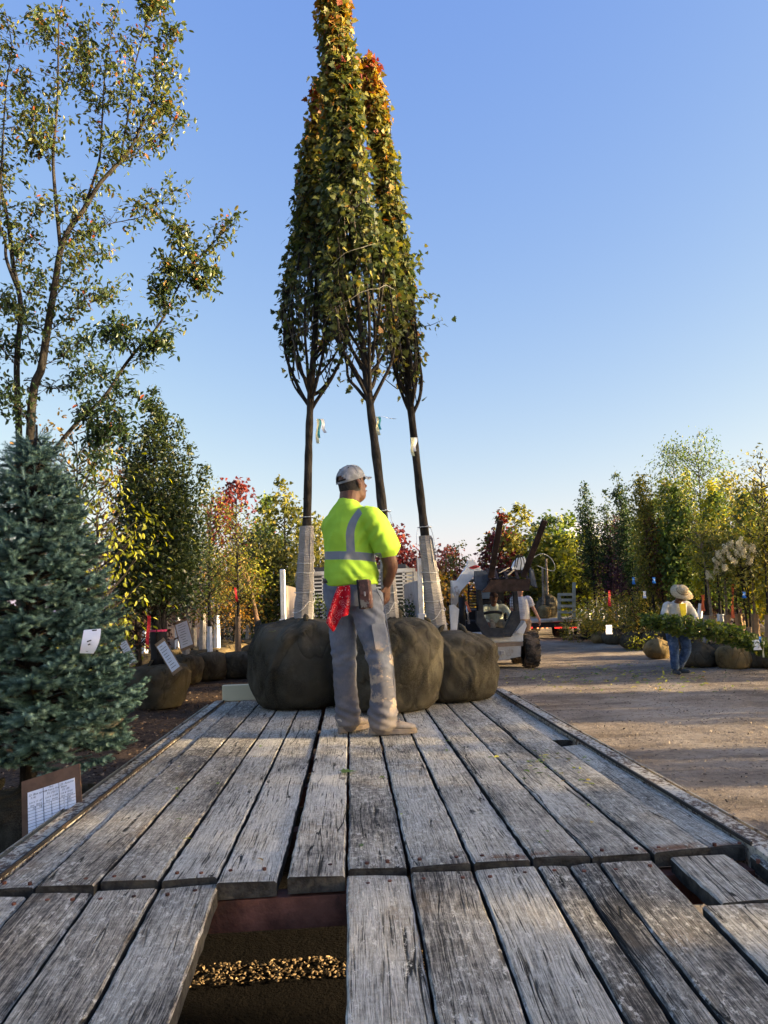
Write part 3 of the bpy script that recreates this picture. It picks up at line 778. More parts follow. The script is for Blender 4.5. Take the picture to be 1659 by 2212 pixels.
    mb.beam(Vector(c0)+Vector((w*.75, -w*.75, 0)), Vector(c1)+Vector((w1*.5*Y/1597*.8, -w1*.5*Y/1597*.8, -.02)), .035, .006, up=(.5, -.8, 0))
    gd = mb.build("trunk_guard", CARD, T)
    mb = MB()
    tp = []
    for q in np.linspace(0, 1, 150):
        tt = .06+.70*(q+.035*math.sin(q*44)); c = tx(tt); w = (w0+(w1-w0)*tt)*Y/1597*.5*1.12; an = q*6.283*4.5+1.2*math.sin(q*17)
        tp.append(Vector(c)+Vector((math.cos(an)*w, math.sin(an)*w, 0)))
    mb.tube(tp, .0032, 4)
    mb.build("twine", STRING, gd)
    mb = MB(); c = tx(1)+np.array([0, 0, .08]); w = r0*1.02
    mb.tube([Vector(c)+Vector((math.cos(a)*w, math.sin(a)*w, 0)) for a in np.linspace(0, 6.283, 16)], [(.003, .02)]*16, 6)
    if gx != 0:                         # loose loop of white strap hanging from the band
        e = tx(.80); sx = -1 if gx == 1 else 1
        loop = [Vector(c)+Vector((-w*1.1, -w*.5, .0)), Vector(c)+Vector((-w*1.6, -w*.8, -.10)), Vector(c)+Vector((-w*1.5, -w*.9, -.10-.28*gx))]
        mb.tube(smooth_line(loop, 9), [(.002, .011)]*9, 6)
        loop = [Vector(c)+Vector((w*.3, -w*1.1, .01)), Vector(c)+Vector((w*1.0, -w*1.0, -.02)), Vector(c)+Vector((w*1.5, -w*.9, -.14)), Vector(c)+Vector((w*1.9, -w*1.0, -.30))]
        mb.tube(smooth_line(loop, 10), [(.002, .013)]*10, 6)
    mb.build("strap", STRAP, T)
    return T, tx, axat
def ribbon(name, mat, a, b, w, parent=None, tw=.5):
    a, b = Vector(a), Vector(b); mb = MB(); n = 7; vs = []
    for i in range(n+1):
        t = i/n; p = a.lerp(b, t)+Vector((math.sin(t*7)*.006, 0, 0)); an = tw*math.sin(t*4)
        s = Vector((math.cos(an), math.sin(an), 0))*w*.5; f = Vector((-math.sin(an), math.cos(an), 0))*.0012
        vs += [p-s-f, p+s-f, p+s+f, p-s+f]
    mb.add(vs, [(i*4+j, i*4+(j+1) % 4, (i+1)*4+(j+1) % 4, (i+1)*4+j) for i in range(n) for j in range(4)]+[(3, 2, 1, 0), (n*4, n*4+1, n*4+2, n*4+3)])
    return mb.build(name, mat, parent)
GRP = "three balled maples riding on the trailer"
m1, tx1, _ = maple("tied maple with a straight trunk and the big root ball left of the man", 0,
    [(655, 1352), (663, 1130), (669, 900), (681, 700), (688, 500), (692, 300), (697, 190)], 6.62, 890,
    [(893, 3), (850, 46), (800, 66), (740, 78), (650, 84), (550, 74), (450, 60), (350, 46), (280, 34), (220, 20), (192, 6)], (648, 1470), .44, .735, (656, 1345, 663, 1137, .050, 43, 30), 1, 9500, 4.6, GRP)
m2, tx2, _ = maple("tallest tied maple, leaning left from the middle root ball behind the man, top turning red", 1,
    [(845, 1360), (828, 1120), (800, 880), (784, 750), (762, 550), (745, 300), (726, 100), (716, -60)], 6.20, 880,
    [(885, 3), (840, 40), (780, 74), (700, 88), (620, 88), (550, 84), (450, 66), (350, 56), (250, 48), (150, 42), (60, 40), (0, 46), (-50, 20)], (850, 1490), .41, .72, (842, 1352, 828, 1125, .050, 36, 26), 2, 12500, 4.9, GRP)
m3, tx3, _ = maple("shortest tied maple, leaning left from the right root ball, with a rusty red tip", 1.2,
    [(945, 1362), (916, 1140), (886, 870), (868, 700), (845, 500), (820, 300), (796, 140)], 6.62, 905,
    [(908, 3), (870, 36), (800, 44), (700, 40), (600, 38), (500, 34), (400, 30), (300, 28), (200, 30), (150, 20), (138, 5)], (976, 1470), .400, .59, (946, 1362, 919, 1158, .050, 44, 28), 3, 6000, 4.3, GRP)
for (m_, px, py, Y, e1, e2) in ((m1, 690, 905, 6.5, (689, 958), (697, 935)), (m2, 818, 900, 6.1, (821, 940), (848, 905)), (m3, 893, 945, 6.5, (895, 985), (890, 975))):
    for k, (mt, e) in enumerate(((CREAM, e1), (TEAL if m_ is not m3 else CREAM, (e1[0]-1, e1[1]-12)), (STRAP, e2))):
        a = aty(px+k*4-3, py, Y-.03*k); b = aty(e[0]+k*4-3, e[1], Y-.03*k)
        ribbon("ribbon", mt, a, b, .028 if k != 1 else .02, m_)

# ------------------------------------------------------------------ tall multi-stem tree at the left
OVAL = leafmat("dark_oval_leaf", [(0, (.010, .018, .009)), (.35, (.022, .038, .014)), (.6, (.045, .060, .018)), (.8, (.095, .095, .024)), (1, (.22, .055, .02))], .3, .38, .4)
def left_tree():
    Y = 9.0; r = np.random.default_rng(21)
    base = Vector((aty(62, 920, Y).x, Y, 0))
    T = thing("multi_stem_tree", "tall open tree with several slender dark stems behind the blue spruce", "tree", base)
    limbs = [
     ([(62, 1330), (66, 920), (90, 792), (104, 702), (119, 612), (131, 540), (151, 493), (180, 454), (216, 396), (259, 349), (284, 317), (310, 263), (335, 202), (333, 101)], .075, .010, 0.),
     ([(131, 540), (122, 450), (115, 360), (117, 306), (124, 216), (126, 108), (128, 36), (144, -40)], .034, .007, -.25),
     ([(180, 454), (205, 380), (216, 335), (221, 252), (225, 180), (234, 108), (252, 20)], .026, .005, .2),
     ([(259, 349), (280, 230), (288, 158), (310, 72), (317, 36), (340, -20)], .018, .004, -.2),
     ([(324, 30), (346, 4)], .006, .003, -.2),
     ([(50, 1330), (42, 1000), (36, 792), (45, 666), (29, 576), (18, 486), (4, 414), (-6, 330)], .060, .022, .35),
     ([(36, 620), (14, 560), (11, 520), (-2, 470), (5, 330), (7, 288), (14, 180), (25, 100), (10, 20)], .030, .007, .1),
     ([(75, 1330), (95, 1020), (119, 971), (173, 906), (224, 859), (267, 793), (299, 752), (335, 713), (360, 673), (385, 619), (414, 576), (450, 536), (482, 504), (500, 490)], .040, .004, -.45),
     ([(416, 572), (405, 530), (390, 500), (370, 485)], .006, .002, -.5), ([(385, 619), (372, 590), (355, 570)], .005, .002, -.5), ([(360, 673), (352, 640), (345, 615)], .005, .002, -.45), ([(415, 580), (440, 582), (462, 590)], .005, .002, -.4), ([(400, 600), (425, 610), (440, 620)], .005, .002, -.4),
     ([(299, 752), (330, 745), (352, 738)], .005, .002, -.4), ([(299, 752), (270, 715), (240, 695)], .006, .002, -.5), ([(290, 765), (250, 720), (225, 725)], .006, .002, -.5),
     ([(140, 1120), (154, 1096), (174, 1062), (198, 1012), (216, 972), (228, 940), (232, 900), (250, 860), (262, 830)], .014, .003, -.6),
     ([(198, 1012), (225, 960), (250, 930), (262, 900)], .007, .002, -.6), ([(216, 972), (205, 930), (195, 900), (190, 880)], .006, .002, -.55),
     ([(151, 493), (191, 511), (230, 486), (306, 468), (342, 443), (382, 407)], .013, .003, .3),
     ([(259, 349), (290, 335), (324, 302), (374, 266), (392, 245)], .012, .003, .3),
     ([(112, 650), (150, 600), (185, 560), (215, 545)], .010, .003, .4), ([(100, 720), (140, 690), (180, 650), (210, 640), (240, 645)], .010, .003, .5),
     ([(90, 792), (130, 770), (170, 740), (190, 735)], .010, .003, .4), ([(80, 830), (130, 840), (170, 820), (200, 800), (225, 810)], .009, .003, .5),
     ([(42, 700), (20, 660), (0, 640)], .010, .003, .1), ([(36, 792), (10, 760), (-15, 740)], .010, .003, .1), ([(117, 306), (80, 250), (60, 200), (50, 140)], .010, .003, .2),
     ([(115, 360), (85, 320), (70, 290), (62, 250)], .008, .003, -.3), ([(124, 216), (150, 170), (170, 120), (175, 60)], .008, .003, .1), ([(29, 576), (50, 530), (70, 470), (95, 430)], .009, .003, .3),
     ([(126, 108), (90, 60), (70, 20)], .007, .003, .2), ([(66, 920), (40, 880), (10, 850)], .010, .003, -.2), ([(90, 800), (60, 720), (65, 640), (85, 590)], .009, .003, -.3), ([(221, 252), (190, 200), (180, 150), (185, 90)], .007, .003, .3),
     ([(284, 317), (320, 230), (345, 190), (370, 150)], .008, .003, .1), ([(310, 263), (345, 245), (375, 215)], .007, .003, .1), ([(335, 202), (360, 90), (375, 60)], .006, .003, -.1)]
    mb = MB(); tips = []
    for li, (px, r0, r1, dy) in enumerate(limbs):
        n = len(px); pts = [np.array(aty(x, y, Y+dy*(i/(n-1) if li not in (8, 9, 10, 11, 12, 13, 14, 15, 17, 18) else 1))) for i, (x, y) in enumerate(px)]
        if li in (0, 5, 7): pts[0] = np.array([pts[0][0], Y, -.02])
        L = smooth_line(pts, n*5); mb.tube(L, np.linspace(r0*.74, r1*.7, len(L)), 9 if r0 > .03 else 6)
        l0 = len(L)//3 if r0 > .02 else 2
        k = 0
        for j in range(l0, len(L)-1):
            dens = 1.0 if r0 > .03 else 1.6
            if li == 7 and j < len(L)*.3: continue
            for q in range(int(dens+r.uniform())):
                p = L[j]; d = unit(r.normal(size=3)*np.array([1, .8, .6])+np.array([0, 0, .35])+unit(L[min(j+1, len(L)-1)]-L[j-1])*.5)
                ln = r.uniform(.10, .46)*(1 if r0 > .007 else .5); e = p+d*ln+np.array([0, 0, -.02])
                S_ = smooth_line([p, p+d*ln*.5+r.normal(size=3)*.02, e], 6); mb.tube(S_, np.linspace(.004, .0013, 6), 4, cap=False)
                tips.append(S_[2:])
        tips.append(L[-6:])
    mb.build("trunk", BARK, T, smooth=True)
    tw = np.concatenate(tips); n = 14500
    k = r.integers(0, len(tw), n); P = tw[k]+r.normal(size=(n, 3))*.042
    keep = P[:, 2] > 2.0; P = P[keep]; n = len(P)
    D = unit(r.normal(size=(n, 3))*.8+np.array([0, 0, -.45])); U = unit(r.normal(size=(n, 3))*.5+np.array([0, 0, 1]))
    tone = .28+.15*r.normal(size=n)+np.clip((P[:, 2]-4.4)/4, 0, .3)+(r.uniform(size=n) < .01)*.6
    link("crown", leafmesh("crown", P, D, U, r.uniform(.055, .092, n), 'oval', tone), OVAL, T)
left_tree()

# ------------------------------------------------------------------ blue spruce
NEEDLE = leafmat("blue_green_needles", [(0, (.010, .020, .016)), (.35, (.034, .064, .050)), (.7, (.085, .140, .112)), (1, (.15, .22, .18))], .12, .6, .2)
def spruce():
    r = np.random.default_rng(31); Y = 4.35; c = aty(62, 1660, Y); base = Vector((c.x, Y, 0))
    T = thing("blue_spruce", "dense blue green spruce in a burlapped root ball beside the left trailer rail", "tree", base)
    ballmesh(base, .44, .52, 31, 'drum').build("root_ball", BURLAP, T, smooth=True)
    ztop = aty(62, 918, Y).z; zb = .72; mb = MB()
    mb.tube([base+Vector((0, 0, .5)), base+Vector((0, 0, 1.5)), base+Vector((.01, 0, ztop))], [.05, .035, .006], 8)
    SP, SD, SL = [], [], []
    lev = 27
    for i in range(lev):
        t = i/(lev-1); z = zb+(ztop-.12-zb)*t**.93; R = .63*(1-t)**.80*(1 if t > .10 else .80+2.*t)+.05
        nb = int(13-5*t)
        for j in range(nb):
            a = 2*math.pi*(j+.5*(i % 2))/nb+r.uniform(-.2, .2); o = np.array([math.cos(a), math.sin(a), 0]); Rb = R*r.uniform(.86, 1.07)
            z0 = z+r.uniform(-.04, .04); p0 = np.array([base.x, base.y, z0])
            up = .30+.35*t
            pts = [p0, p0+o*Rb*.35+np.array([0, 0, Rb*up*.25]), p0+o*Rb*.75+np.array([0, 0, Rb*up*.1-.035]), p0+o*Rb+np.array([0, 0, Rb*up*.32-.03])]
            L = smooth_line(pts, 12); mb.tube(L, np.linspace(.009, .003, 12), 4, cap=False)
            sd = np.array([-o[1], o[0], 0])
            nsh = max(3, int(Rb/.032))
            for k in range(nsh):
                u = .28+.72*(k+.5)/nsh; p = interp(L, np.array([u]))[0]
                for sg in (-1, 1):
                    d = o*r.uniform(.45, .9)+sd*sg*r.uniform(.35, 1.0)+np.array([0, 0, r.uniform(-.12, .38)])
                    ln = r.uniform(.06, .12)*(1.15-.45*u); SP.append(p); SD.append(d); SL.append(ln)
                    if r.uniform() < .6 and u < .85:
                        q = p+unit(d)*ln*.7; SP.append(q); SD.append(d+sd*sg*.4+r.normal(size=3)*.3); SL.append(ln*.9)
            SP.append(L[-2]); SD.append(L[-1]-L[-3]); SL.append(.10)
    for k in range(7):
        a = k*.9; SP.append(np.array([base.x, base.y, ztop-.10-.02*k])); SD.append(np.array([math.cos(a)*.5, math.sin(a)*.5, .8])); SL.append(.12)
    SP.append(np.array([base.x, base.y, ztop-.06])); SD.append(np.array([0, 0, 1.])); SL.append(.16)
    mb.build("trunk", BARK, T, smooth=True)
    SP, SD, SL = np.array(SP), unit(np.array(SD)), np.array(SL)
    nn = 40; q = np.random.default_rng(5)
    u = (np.arange(nn)+.5)/nn; an = np.arange(nn)*2.399+q.uniform(-.3, .3, nn); L0 = .020*(1-.35*u)
    sdv = unit(np.cross(SD, np.array([0.1, .2, 1.]))); upv = np.cross(sdv, SD)
    B = SP[:, None]+SD[:, None]*(u[None, :, None]*SL[:, None, None])
    rd = sdv[:, None]*np.cos(an)[None, :, None]+upv[:, None]*np.sin(an)[None, :, None]
    Dn = unit(rd*1.0+SD[:, None]*.75+np.array([0, 0, .12]))
    W = np.cross(Dn, SD[:, None]+.01); W = unit(W)*.0021
    tip = B+Dn*L0[None, :, None]
    V = np.stack([B-W, B+W, tip+W*.5, tip-W*.5], 2).reshape(-1, 3)
    ns = len(SP); nf = ns*nn
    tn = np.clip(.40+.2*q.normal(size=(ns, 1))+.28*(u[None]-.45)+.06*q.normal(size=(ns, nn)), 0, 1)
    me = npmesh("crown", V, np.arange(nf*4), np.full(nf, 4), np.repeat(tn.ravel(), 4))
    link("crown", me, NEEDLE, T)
    print("spruce shoots", ns)
    return base
SPR = spruce()
# ------------------------------------------------------------------ nursery trees
LM = {
 'hornbeam': leafmat("hornbeam_leaf", [(0, (.008, .014, .006)), (.4, (.020, .032, .010)), (.7, (.052, .058, .014)), (1, (.13, .11, .025))], .3, .42, .4),
 'green': leafmat("mid_green_leaf", [(0, (.016, .029, .009)), (.4, (.045, .070, .016)), (.75, (.10, .12, .025)), (1, (.19, .17, .03))], .35),
 'dark': leafmat("dark_green_leaf", [(0, (.008, .016, .007)), (.5, (.020, .036, .012)), (.85, (.05, .065, .018)), (1, (.13, .11, .03))], .28),
 'olive': leafmat("olive_leaf", [(0, (.022, .026, .008)), (.4, (.07, .075, .016)), (.75, (.16, .14, .028)), (1, (.28, .20, .04))], .38),
 'gold': leafmat("golden_leaf", [(0, (.05, .06, .01)), (.4, (.15, .155, .02)), (.8, (.28, .245, .025)), (1, (.36, .25, .03))], .42),
 'red': leafmat("red_maple_leaf", [(0, (.025, .012, .012)), (.4, (.085, .018, .018)), (.75, (.16, .035, .026)), (1, (.20, .09, .03))], .38),
 'bronze': leafmat("bronze_leaf", [(0, (.018, .010, .008)), (.5, (.060, .030, .020)), (.8, (.12, .06, .03)), (1, (.22, .10, .04))], .3),
 'purple': leafmat("purple_leaf", [(0, (.012, .006, .010)), (.5, (.035, .016, .022)), (.85, (.07, .03, .03)), (1, (.13, .05, .04))], .3),
 'orange': leafmat("orange_beech_leaf", [(0, (.03, .022, .008)), (.35, (.10, .07, .015)), (.7, (.26, .12, .02)), (1, (.34, .17, .03))], .38),
 'pinkish': leafmat("pink_red_leaf", [(0, (.08, .03, .02)), (.5, (.26, .08, .06)), (1, (.40, .18, .12))], .42),
}
def tree(name, label, base, top, prof, n, leaf, lm='green', size=(.06, .10), tr=.04, seed=0, group=None, crown0=.2, clumps=50, spread=.14, bark=None, cat="tree", hang=.35,
         ball=None, wrap=None, wrapmat=None, stems=1, tone=0., tonez=0., surf=.45, bt=.012, branch=True, ballmat=None, bend=None, ballprof='drum', extra=None, spires=()):
    r = np.random.default_rng(seed+1000); base = Vector(base); top = Vector(top)
    T = thing(name, label, cat, base, group)
    z0 = 0
    if ball:
        ballmesh(base, ball[0], ball[1], seed, ballprof, seg=36 if ball[0] < .5 else 56, rings=18 if ball[0] < .5 else 26).build("root_ball", ballmat or BURLAP, T, smooth=True)
        z0 = ball[1]*.97
    b0 = np.array(base)+np.array([0, 0, z0]); tp = np.array(top); H = tp[2]-b0[2]
    mid = (b0+tp)/2+(np.array(bend) if bend is not None else r.normal(size=3)*np.array([.03, .03, 0])*H*.3)
    ax = smooth_line([b0, mid, tp], 24)
    def A(t): return interp(ax, t)
    mb = MB()
    for s in range(stems):
        o = np.zeros(3) if stems == 1 else np.array([math.cos(s*2.4), math.sin(s*2.4), 0])
        L = np.array([p+o*(tr*.9+.02*H*(i/23)*(1 if stems > 1 else 0)) for i, p in enumerate(ax)])
        k_ = 22 if stems == 1 else 15; mb.tube(L[:k_], [tr*(1-.88*(i/21)) for i in range(k_)], 8)
    pt = np.array([p[0] for p in prof]); pr = np.array([p[1] for p in prof])
    def R(t): return np.interp(t, pt, pr, left=0, right=0)
    ts = np.linspace(pt[0], pt[-1], 80); w = R(ts)**1.1+.02; w /= w.sum()
    tc = r.choice(ts, clumps, p=w)+r.normal(size=clumps)*.008; an = r.uniform(0, 6.283, clumps); ra = R(tc)*r.uniform(surf, 1.0, clumps)**.6
    C = A(tc)+np.stack([np.cos(an)*ra, np.sin(an)*ra, np.zeros(clumps)], -1)
    if branch:
        for i in range(clumps):
            if R(tc[i]) < .12: continue
            t0 = max(crown0*.8, tc[i]-ra[i]/H*r.uniform(.5, 1.1)); p = A(np.array([t0]))[0]
            L = smooth_line([p, (p+C[i])/2+np.array([0, 0, -.06*ra[i]])+r.normal(size=3)*.03, C[i]], 6); mb.tube(L, np.linspace(bt, bt*.25, 6), 4, cap=False)
    mb.build("trunk", bark or BARK, T, smooth=True)
    if n:
        k = r.integers(0, clumps, n); sp = spread*np.clip(.4+R(tc[k])/max(pr.max(), .01), .3, 1.2)
        P = C[k]+r.normal(size=(n, 3))*sp[:, None]*np.array([1, 1, 1.15])
        out = P-A(np.clip((P[:, 2]-b0[2])/H, 0, 1)); D = unit(out*r.uniform(0, 2, (n, 1))+r.normal(size=(n, 3))*.5+np.array([0, 0, -hang])); U = unit(out+r.normal(size=(n, 3))*.5+np.array([0, 0, .5]))
        tn = .42+tone+.17*r.normal(size=n)+.10*r.normal(size=clumps)[k]+tonez*((P[:, 2]-b0[2])/H-.5)
        for b, t_, m_ in spires:           # side spires of the crown
            u = r.uniform(size=m_)**1.3; Q = np.array(b)+(np.array(t_)-np.array(b))*u[:, None]+r.normal(size=(m_, 3))*(.17*(1-u)+.045)[:, None]
            P = np.concatenate([P, Q]); D = np.concatenate([D, unit(r.normal(size=(m_, 3))+np.array([0, 0, -.1]))]); U = np.concatenate([U, unit(r.normal(size=(m_, 3))*.7+np.array([0, 0, .6]))]); tn = np.concatenate([tn, .38+.16*r.normal(size=m_)])
        link("crown", leafmesh("crown", P, D, U, r.uniform(*size, len(P)), leaf, tn), LM[lm], T)
    if wrap:
        w0, h = wrap[0], wrap[1]; mb = MB(); t1 = h/H
        pts = [A(np.array([t]))[0] for t in np.linspace(0.0, t1, 6)]
        mb.tube([p+np.array([0, 0, .004]) for p in pts], [w0*(1.15-.25*i/5)*(1+.06*math.sin(i*3)) for i in range(6)], 7)
        mb.build("trunk_guard", wrapmat or CARD, T)
    if extra: extra(T, A, H)
    return T
def at(x, Y): return Vector((aty(x, 1300, Y).x, Y, 0))
COLP = lambda w, c0=.2: [(c0, w*.3), (c0+.12, w*.85), (.5, w), (.75, w*.75), (.92, w*.4), (1.0, w*.08)]
EGG = lambda w, c0=.25: [(c0, w*.35), (c0+.15, w*.9), (c0+.35, w), (.8, w*.7), (.93, w*.38), (1.0, w*.08)]
def label_board(x0, y0, x1, y1, Y, w, label, paper=.86):
    """brown card strip with a white written sheet, leaning"""
    a, b = aty(x0, y0, Y), aty(x1, y1, Y-.12); dv = (b-a); L = dv.length
    T = thing("label_board", label, "label board", b)
    sd = Vector((1, -.25, 0)); sd = (sd-dv.normalized()*sd.dot(dv.normalized())).normalized(); nn = dv.normalized().cross(sd)
    if nn.y > 0: nn = -nn
    mb = MB(); mb.beam(a, b, w, .008, up=nn); mb.build("backing", BROWNCARD, T)
    o = nn*.0065; p0, p1 = a+dv*.09+o, a+dv*.91+o
    mb = MB(); mb.beam(p0, p1, w*paper, .003, up=nn); sh = mb.build("sheet", PAPER, T)
    mb = MB(); rr = random.Random(int(x0))
    for i in range(9):
        q = p0+(p1-p0)*(.08+.1*i)+nn*.0025; l = w*paper*.5*rr.uniform(.5, .85); mb.beam(q-sd*l*.9, q+sd*(l*rr.uniform(.1, .9)), .006, .002, up=nn)
    mb.build("handwriting", INK, sh); return T

# --- left: hornbeam with its own ball and boards
HB = onz(345, 1530); HBY = 11.9
def hb_extra(T, A, H):
    mb = MB(); pts = [A(np.array([t]))[0] for t in np.linspace(0, .115, 5)]
    mb.tube(pts, [.15, .135, .13, .13, .132], 14); mb.build("black_trunk_wrap", M("black_wrap", (.014, .013, .013), .7), T, smooth=True)
    mb = MB(); p = pts[-1]; mb.tube([p, p+np.array([0, 0, .03])], .136, 14); mb.build("pink_band", PINK, T)
    ribbon("ribbon", REDRIB, aty(322, 1330, 11.6), aty(318, 1400, 11.55), .05, T)
hb = tree("hornbeam", "tall dark green flame-shaped hornbeam on the broad bowl-shaped root ball left of the trailer", (at(345, HBY).x, HBY, 0), aty(333, 838, HBY),
     [(.20, .38), (.26, .60), (.40, .62), (.55, .50), (.68, .38), (.78, .26), (.88, .14), (.95, .08), (1.0, .03)], 18000, 'tri', 'hornbeam', (.055, .09), .07, 3, None, .18, 300, .10, BARK,
     spires=[(aty(bx, by, HBY), aty(tx, ty, HBY), 900) for tx, ty, bx, by in ((386, 905, 372, 1130), (268, 925, 300, 1130), (410, 960, 385, 1200), (444, 1010, 405, 1230))],
     ball=(.46, .66), stems=3, ballprof='bowl', tone=-.08, tonez=.1, hang=.1, extra=hb_extra)
label_board(344, 1385, 384, 1452, 11.2, .17, "brown card strip with written white sheet leaning on the hornbeam's bowl-shaped root ball")
label_board(263, 1382, 290, 1436, 12.6, .15, "narrow written white strip on brown card between the hornbeam's dark wrap and the spruce")
label_board(390, 1340, 406, 1402, 13.6, .27, "wide white written sheet hung on the wrapped trunk right of the hornbeam")

G1 = "young trees in burlapped root balls left of the trailer"
tree("yellow_leaf_tree", "loose shrubby tree with big lime yellow leaves catching the sun behind the spruce", at(205, 9.0), aty(215, 1010, 9.0), [(.25, .3), (.45, .62), (.75, .66), (.93, .4), (1, .15)], 800, 'oval', 'gold', (.06, .095), .03, 11, None, .2, 60, .17, tone=-.16, hang=.9, ball=(.32, .4))
tree("bare_twig_tree", "half bare tree with brown yellow leaves and thin reddish twigs above the spruce", at(180, 12.5), aty(165, 905, 12.5), [(.3, .5), (.6, 1.0), (.85, .9), (1, .3)], 1300, 'oval', 'orange', (.07, .11), .05, 12, None, .2, 85, .17, tone=-.12, ball=(.36, .5))
tree("copper_beech", "bronze brown copper beech between the yellow leaves and the hornbeam", at(300, 13.5), aty(285, 1010, 13.5), [(.14, .5), (.3, .85), (.6, .8), (.85, .5), (1, .1)], 4200, 'tri', 'bronze', (.06, .10), .06, 13, None, .12, 110, .15, tone=-.08, ball=(.38, .5))
tree("copper_beech", "dark bronze beech low behind the spruce, at the left edge of the photo", at(60, 13.0), aty(70, 1080, 13.0), [(.12, .5), (.3, .95), (.6, .9), (.85, .5), (1, .1)], 3200, 'tri', 'bronze', (.07, .11), .06, 14, None, .12, 90, .17, ball=(.38, .5))
tree("low_yellow_shrub", "low shrub with bright yellow leaves under the copper beech beside the spruce", at(270, 14.5), aty(272, 1310, 14.5), [(.1, .3), (.4, .6), (.8, .5), (1, .2)], 900, 'oval', 'gold', (.07, .11), .03, 15, None, .1, 40, .13, ball=(.3, .35))
tree("young_birch", "slim young tree with sparse yellowing leaves on a brown trunk with white wrap foot", at(452, 15.9), aty(458, 1030, 15.9), [(.30, .25), (.45, .62), (.65, .65), (.85, .35), (1, .06)], 1000, 'tri', 'olive', (.055, .085), .045, 16, G1, .3, 90, .13, ball=(.36, .56), wrap=(.055, .55), wrapmat=STRAP, bt=.010)
tree("young_birch", "sparse slim tree with red ribbon and brown cardboard foot, nearest the truck", at(513, 16.1), aty(508, 1075, 16.1), [(.30, .2), (.45, .5), (.65, .5), (.85, .3), (1, .06)], 950, 'tri', 'olive', (.055, .085), .042, 17, G1, .3, 80, .13, ball=(.35, .54), wrap=(.06, .75), wrapmat=BROWNCARD, bt=.010,
     extra=lambda T, A, H: (ribbon("ribbon", REDRIB, aty(508, 1268, 15.9), aty(512, 1300, 15.9), .05, T), None))
tree("young_tree", "young tree on the ball partly hidden by the hornbeam's bowl-shaped ball", at(400, 15.3), aty(412, 1120, 15.3), [(.25, .2), (.45, .5), (.7, .5), (.9, .25), (1, .06)], 1100, 'tri', 'green', (.055, .085), .05, 18, G1, .25, 60, .13, PALEBARK, ball=(.34, .58), wrap=(.07, .7))
rr = random.Random(5)
k = 0
for (px, Y, ptop, kind, rad, lab) in ((468, 18.6, 1150, 'orange', .40, "young tree with orange leaves on a sunlit tan root ball behind the birches"),
      (436, 18.2, 1180, 'olive', .40, "olive leaved young tree with a tall spiral white wrap behind the birches"), (505, 20.5, 1195, 'orange', .42, "orange beech with round low crown beside the dark hedge"),
      (418, 19.5, 1160, 'green', .40, "young green tree behind the written white sheet"), (385, 18.8, 1210, 'bronze', .38, "small bronze tree behind the hornbeam's dark wrap, on a sunlit ball"),
      (355, 19.5, 1200, 'green', .36, "thin green tree in the back of the left rows, behind the pink tag"), (312, 17.5, 1180, 'bronze', .34, "bronze young tree behind the red ribbon on the hornbeam"),
      (262, 18.0, 1230, 'bronze', .36, "bronze young tree whose trunk stands by the narrow white strip"), (480, 22.5, 1230, 'olive', .4, "small olive tree at the far end of the left rows before the dark hedge"), (535, 23.0, 1215, 'green', .4, "small green tree at the far end of the left rows by the leaning trunk")):
    k += 1
    c = .34 if kind != 'orange' else .18
    tree("young_tree", lab, at(px, Y), aty(px+rr.uniform(-8, 8), ptop, Y), EGG(.55 if kind != 'orange' else .75, c), 1300, 'tri', kind, (.06, .09), .045, 30+k, G1, c, 46, .14, ball=(rad, .5), wrap=(.075, rr.uniform(.5, .9)) if k % 3 else None, wrapmat=STRAP if k % 2 else CARD, ballmat=BURLAP2 if k % 2 else BURLAP)
tree("leaning_tree", "yellow green young tree on a bare brown trunk leaning left beside the truck", at(563, 19.5), aty(520, 1180, 19.5), [(.50, .2), (.66, .5), (.9, .45), (1, .1)], 700, 'tri', 'gold', (.07, .10), .085, 55, G1, .45, 26, .15, mottled("tan_bark", (.20, .12, .07), .4, 10), ball=(.52, .52), tone=-.15)
G2 = "dark green yews forming the hedge behind the left rows"
for i, (px, Y, pt_, w) in enumerate(((575, 24, 1140, 1.0), (535, 25, 1150, 1.0), (615, 25, 1165, 1.0), (650, 24, 1185, .9))):
    tree("dark_hedge_yew", "dense dark green yew standing close in the hedge behind the left rows", at(px, Y), aty(px, pt_, Y), [(.0, .8), (.2, 1.0), (.7, .9), (.92, .5), (1, .1)], 3400, 'tri', 'dark', (.09, .14), .06, 60+i, G2, .05, 90, .2, branch=False)
tree("red_maple", "crimson red maple rising behind the sparse birches", at(520, 26), aty(512, 1042, 26), [(.3, .5), (.5, 1.0), (.72, .95), (.9, .5), (1, .1)], 2400, 'maple', 'red', (.10, .16), .07, 70, None, .25, 60, .2)
tree("tall_maple", "yellow green maple with several spires behind the truck's left post", at(606, 23), aty(612, 1028, 23), [(.2, .6), (.4, .85), (.65, .75), (.85, .4), (1, .08)], 3200, 'maple', 'olive', (.09, .14), .07, 71, None, .2, 90, .17, tone=-.05)
tree("tall_maple", "smaller green maple left of the yellow green one, over the dark hedge", at(570, 24.5), aty(571, 1068, 24.5), [(.25, .4), (.45, .6), (.75, .5), (1, .08)], 1500, 'maple', 'green', (.09, .14), .06, 72, None, .2, 50, .15)
tree("yellowing_maple", "gold tinged maple seen between the left trailer tree's guard and the man's shirt", at(690, 22), aty(688, 1125, 22), EGG(.9), 2300, 'maple', 'olive', (.09, .14), .06, 73, None, .2, 60, .18, tone=.12)
tree("red_maple", "narrow red maple behind the man's right shoulder, orange lower down", at(850, 24), aty(845, 1130, 24), EGG(.62), 2000, 'maple', 'red', (.09, .14), .06, 74, None, .2, 60, .15)
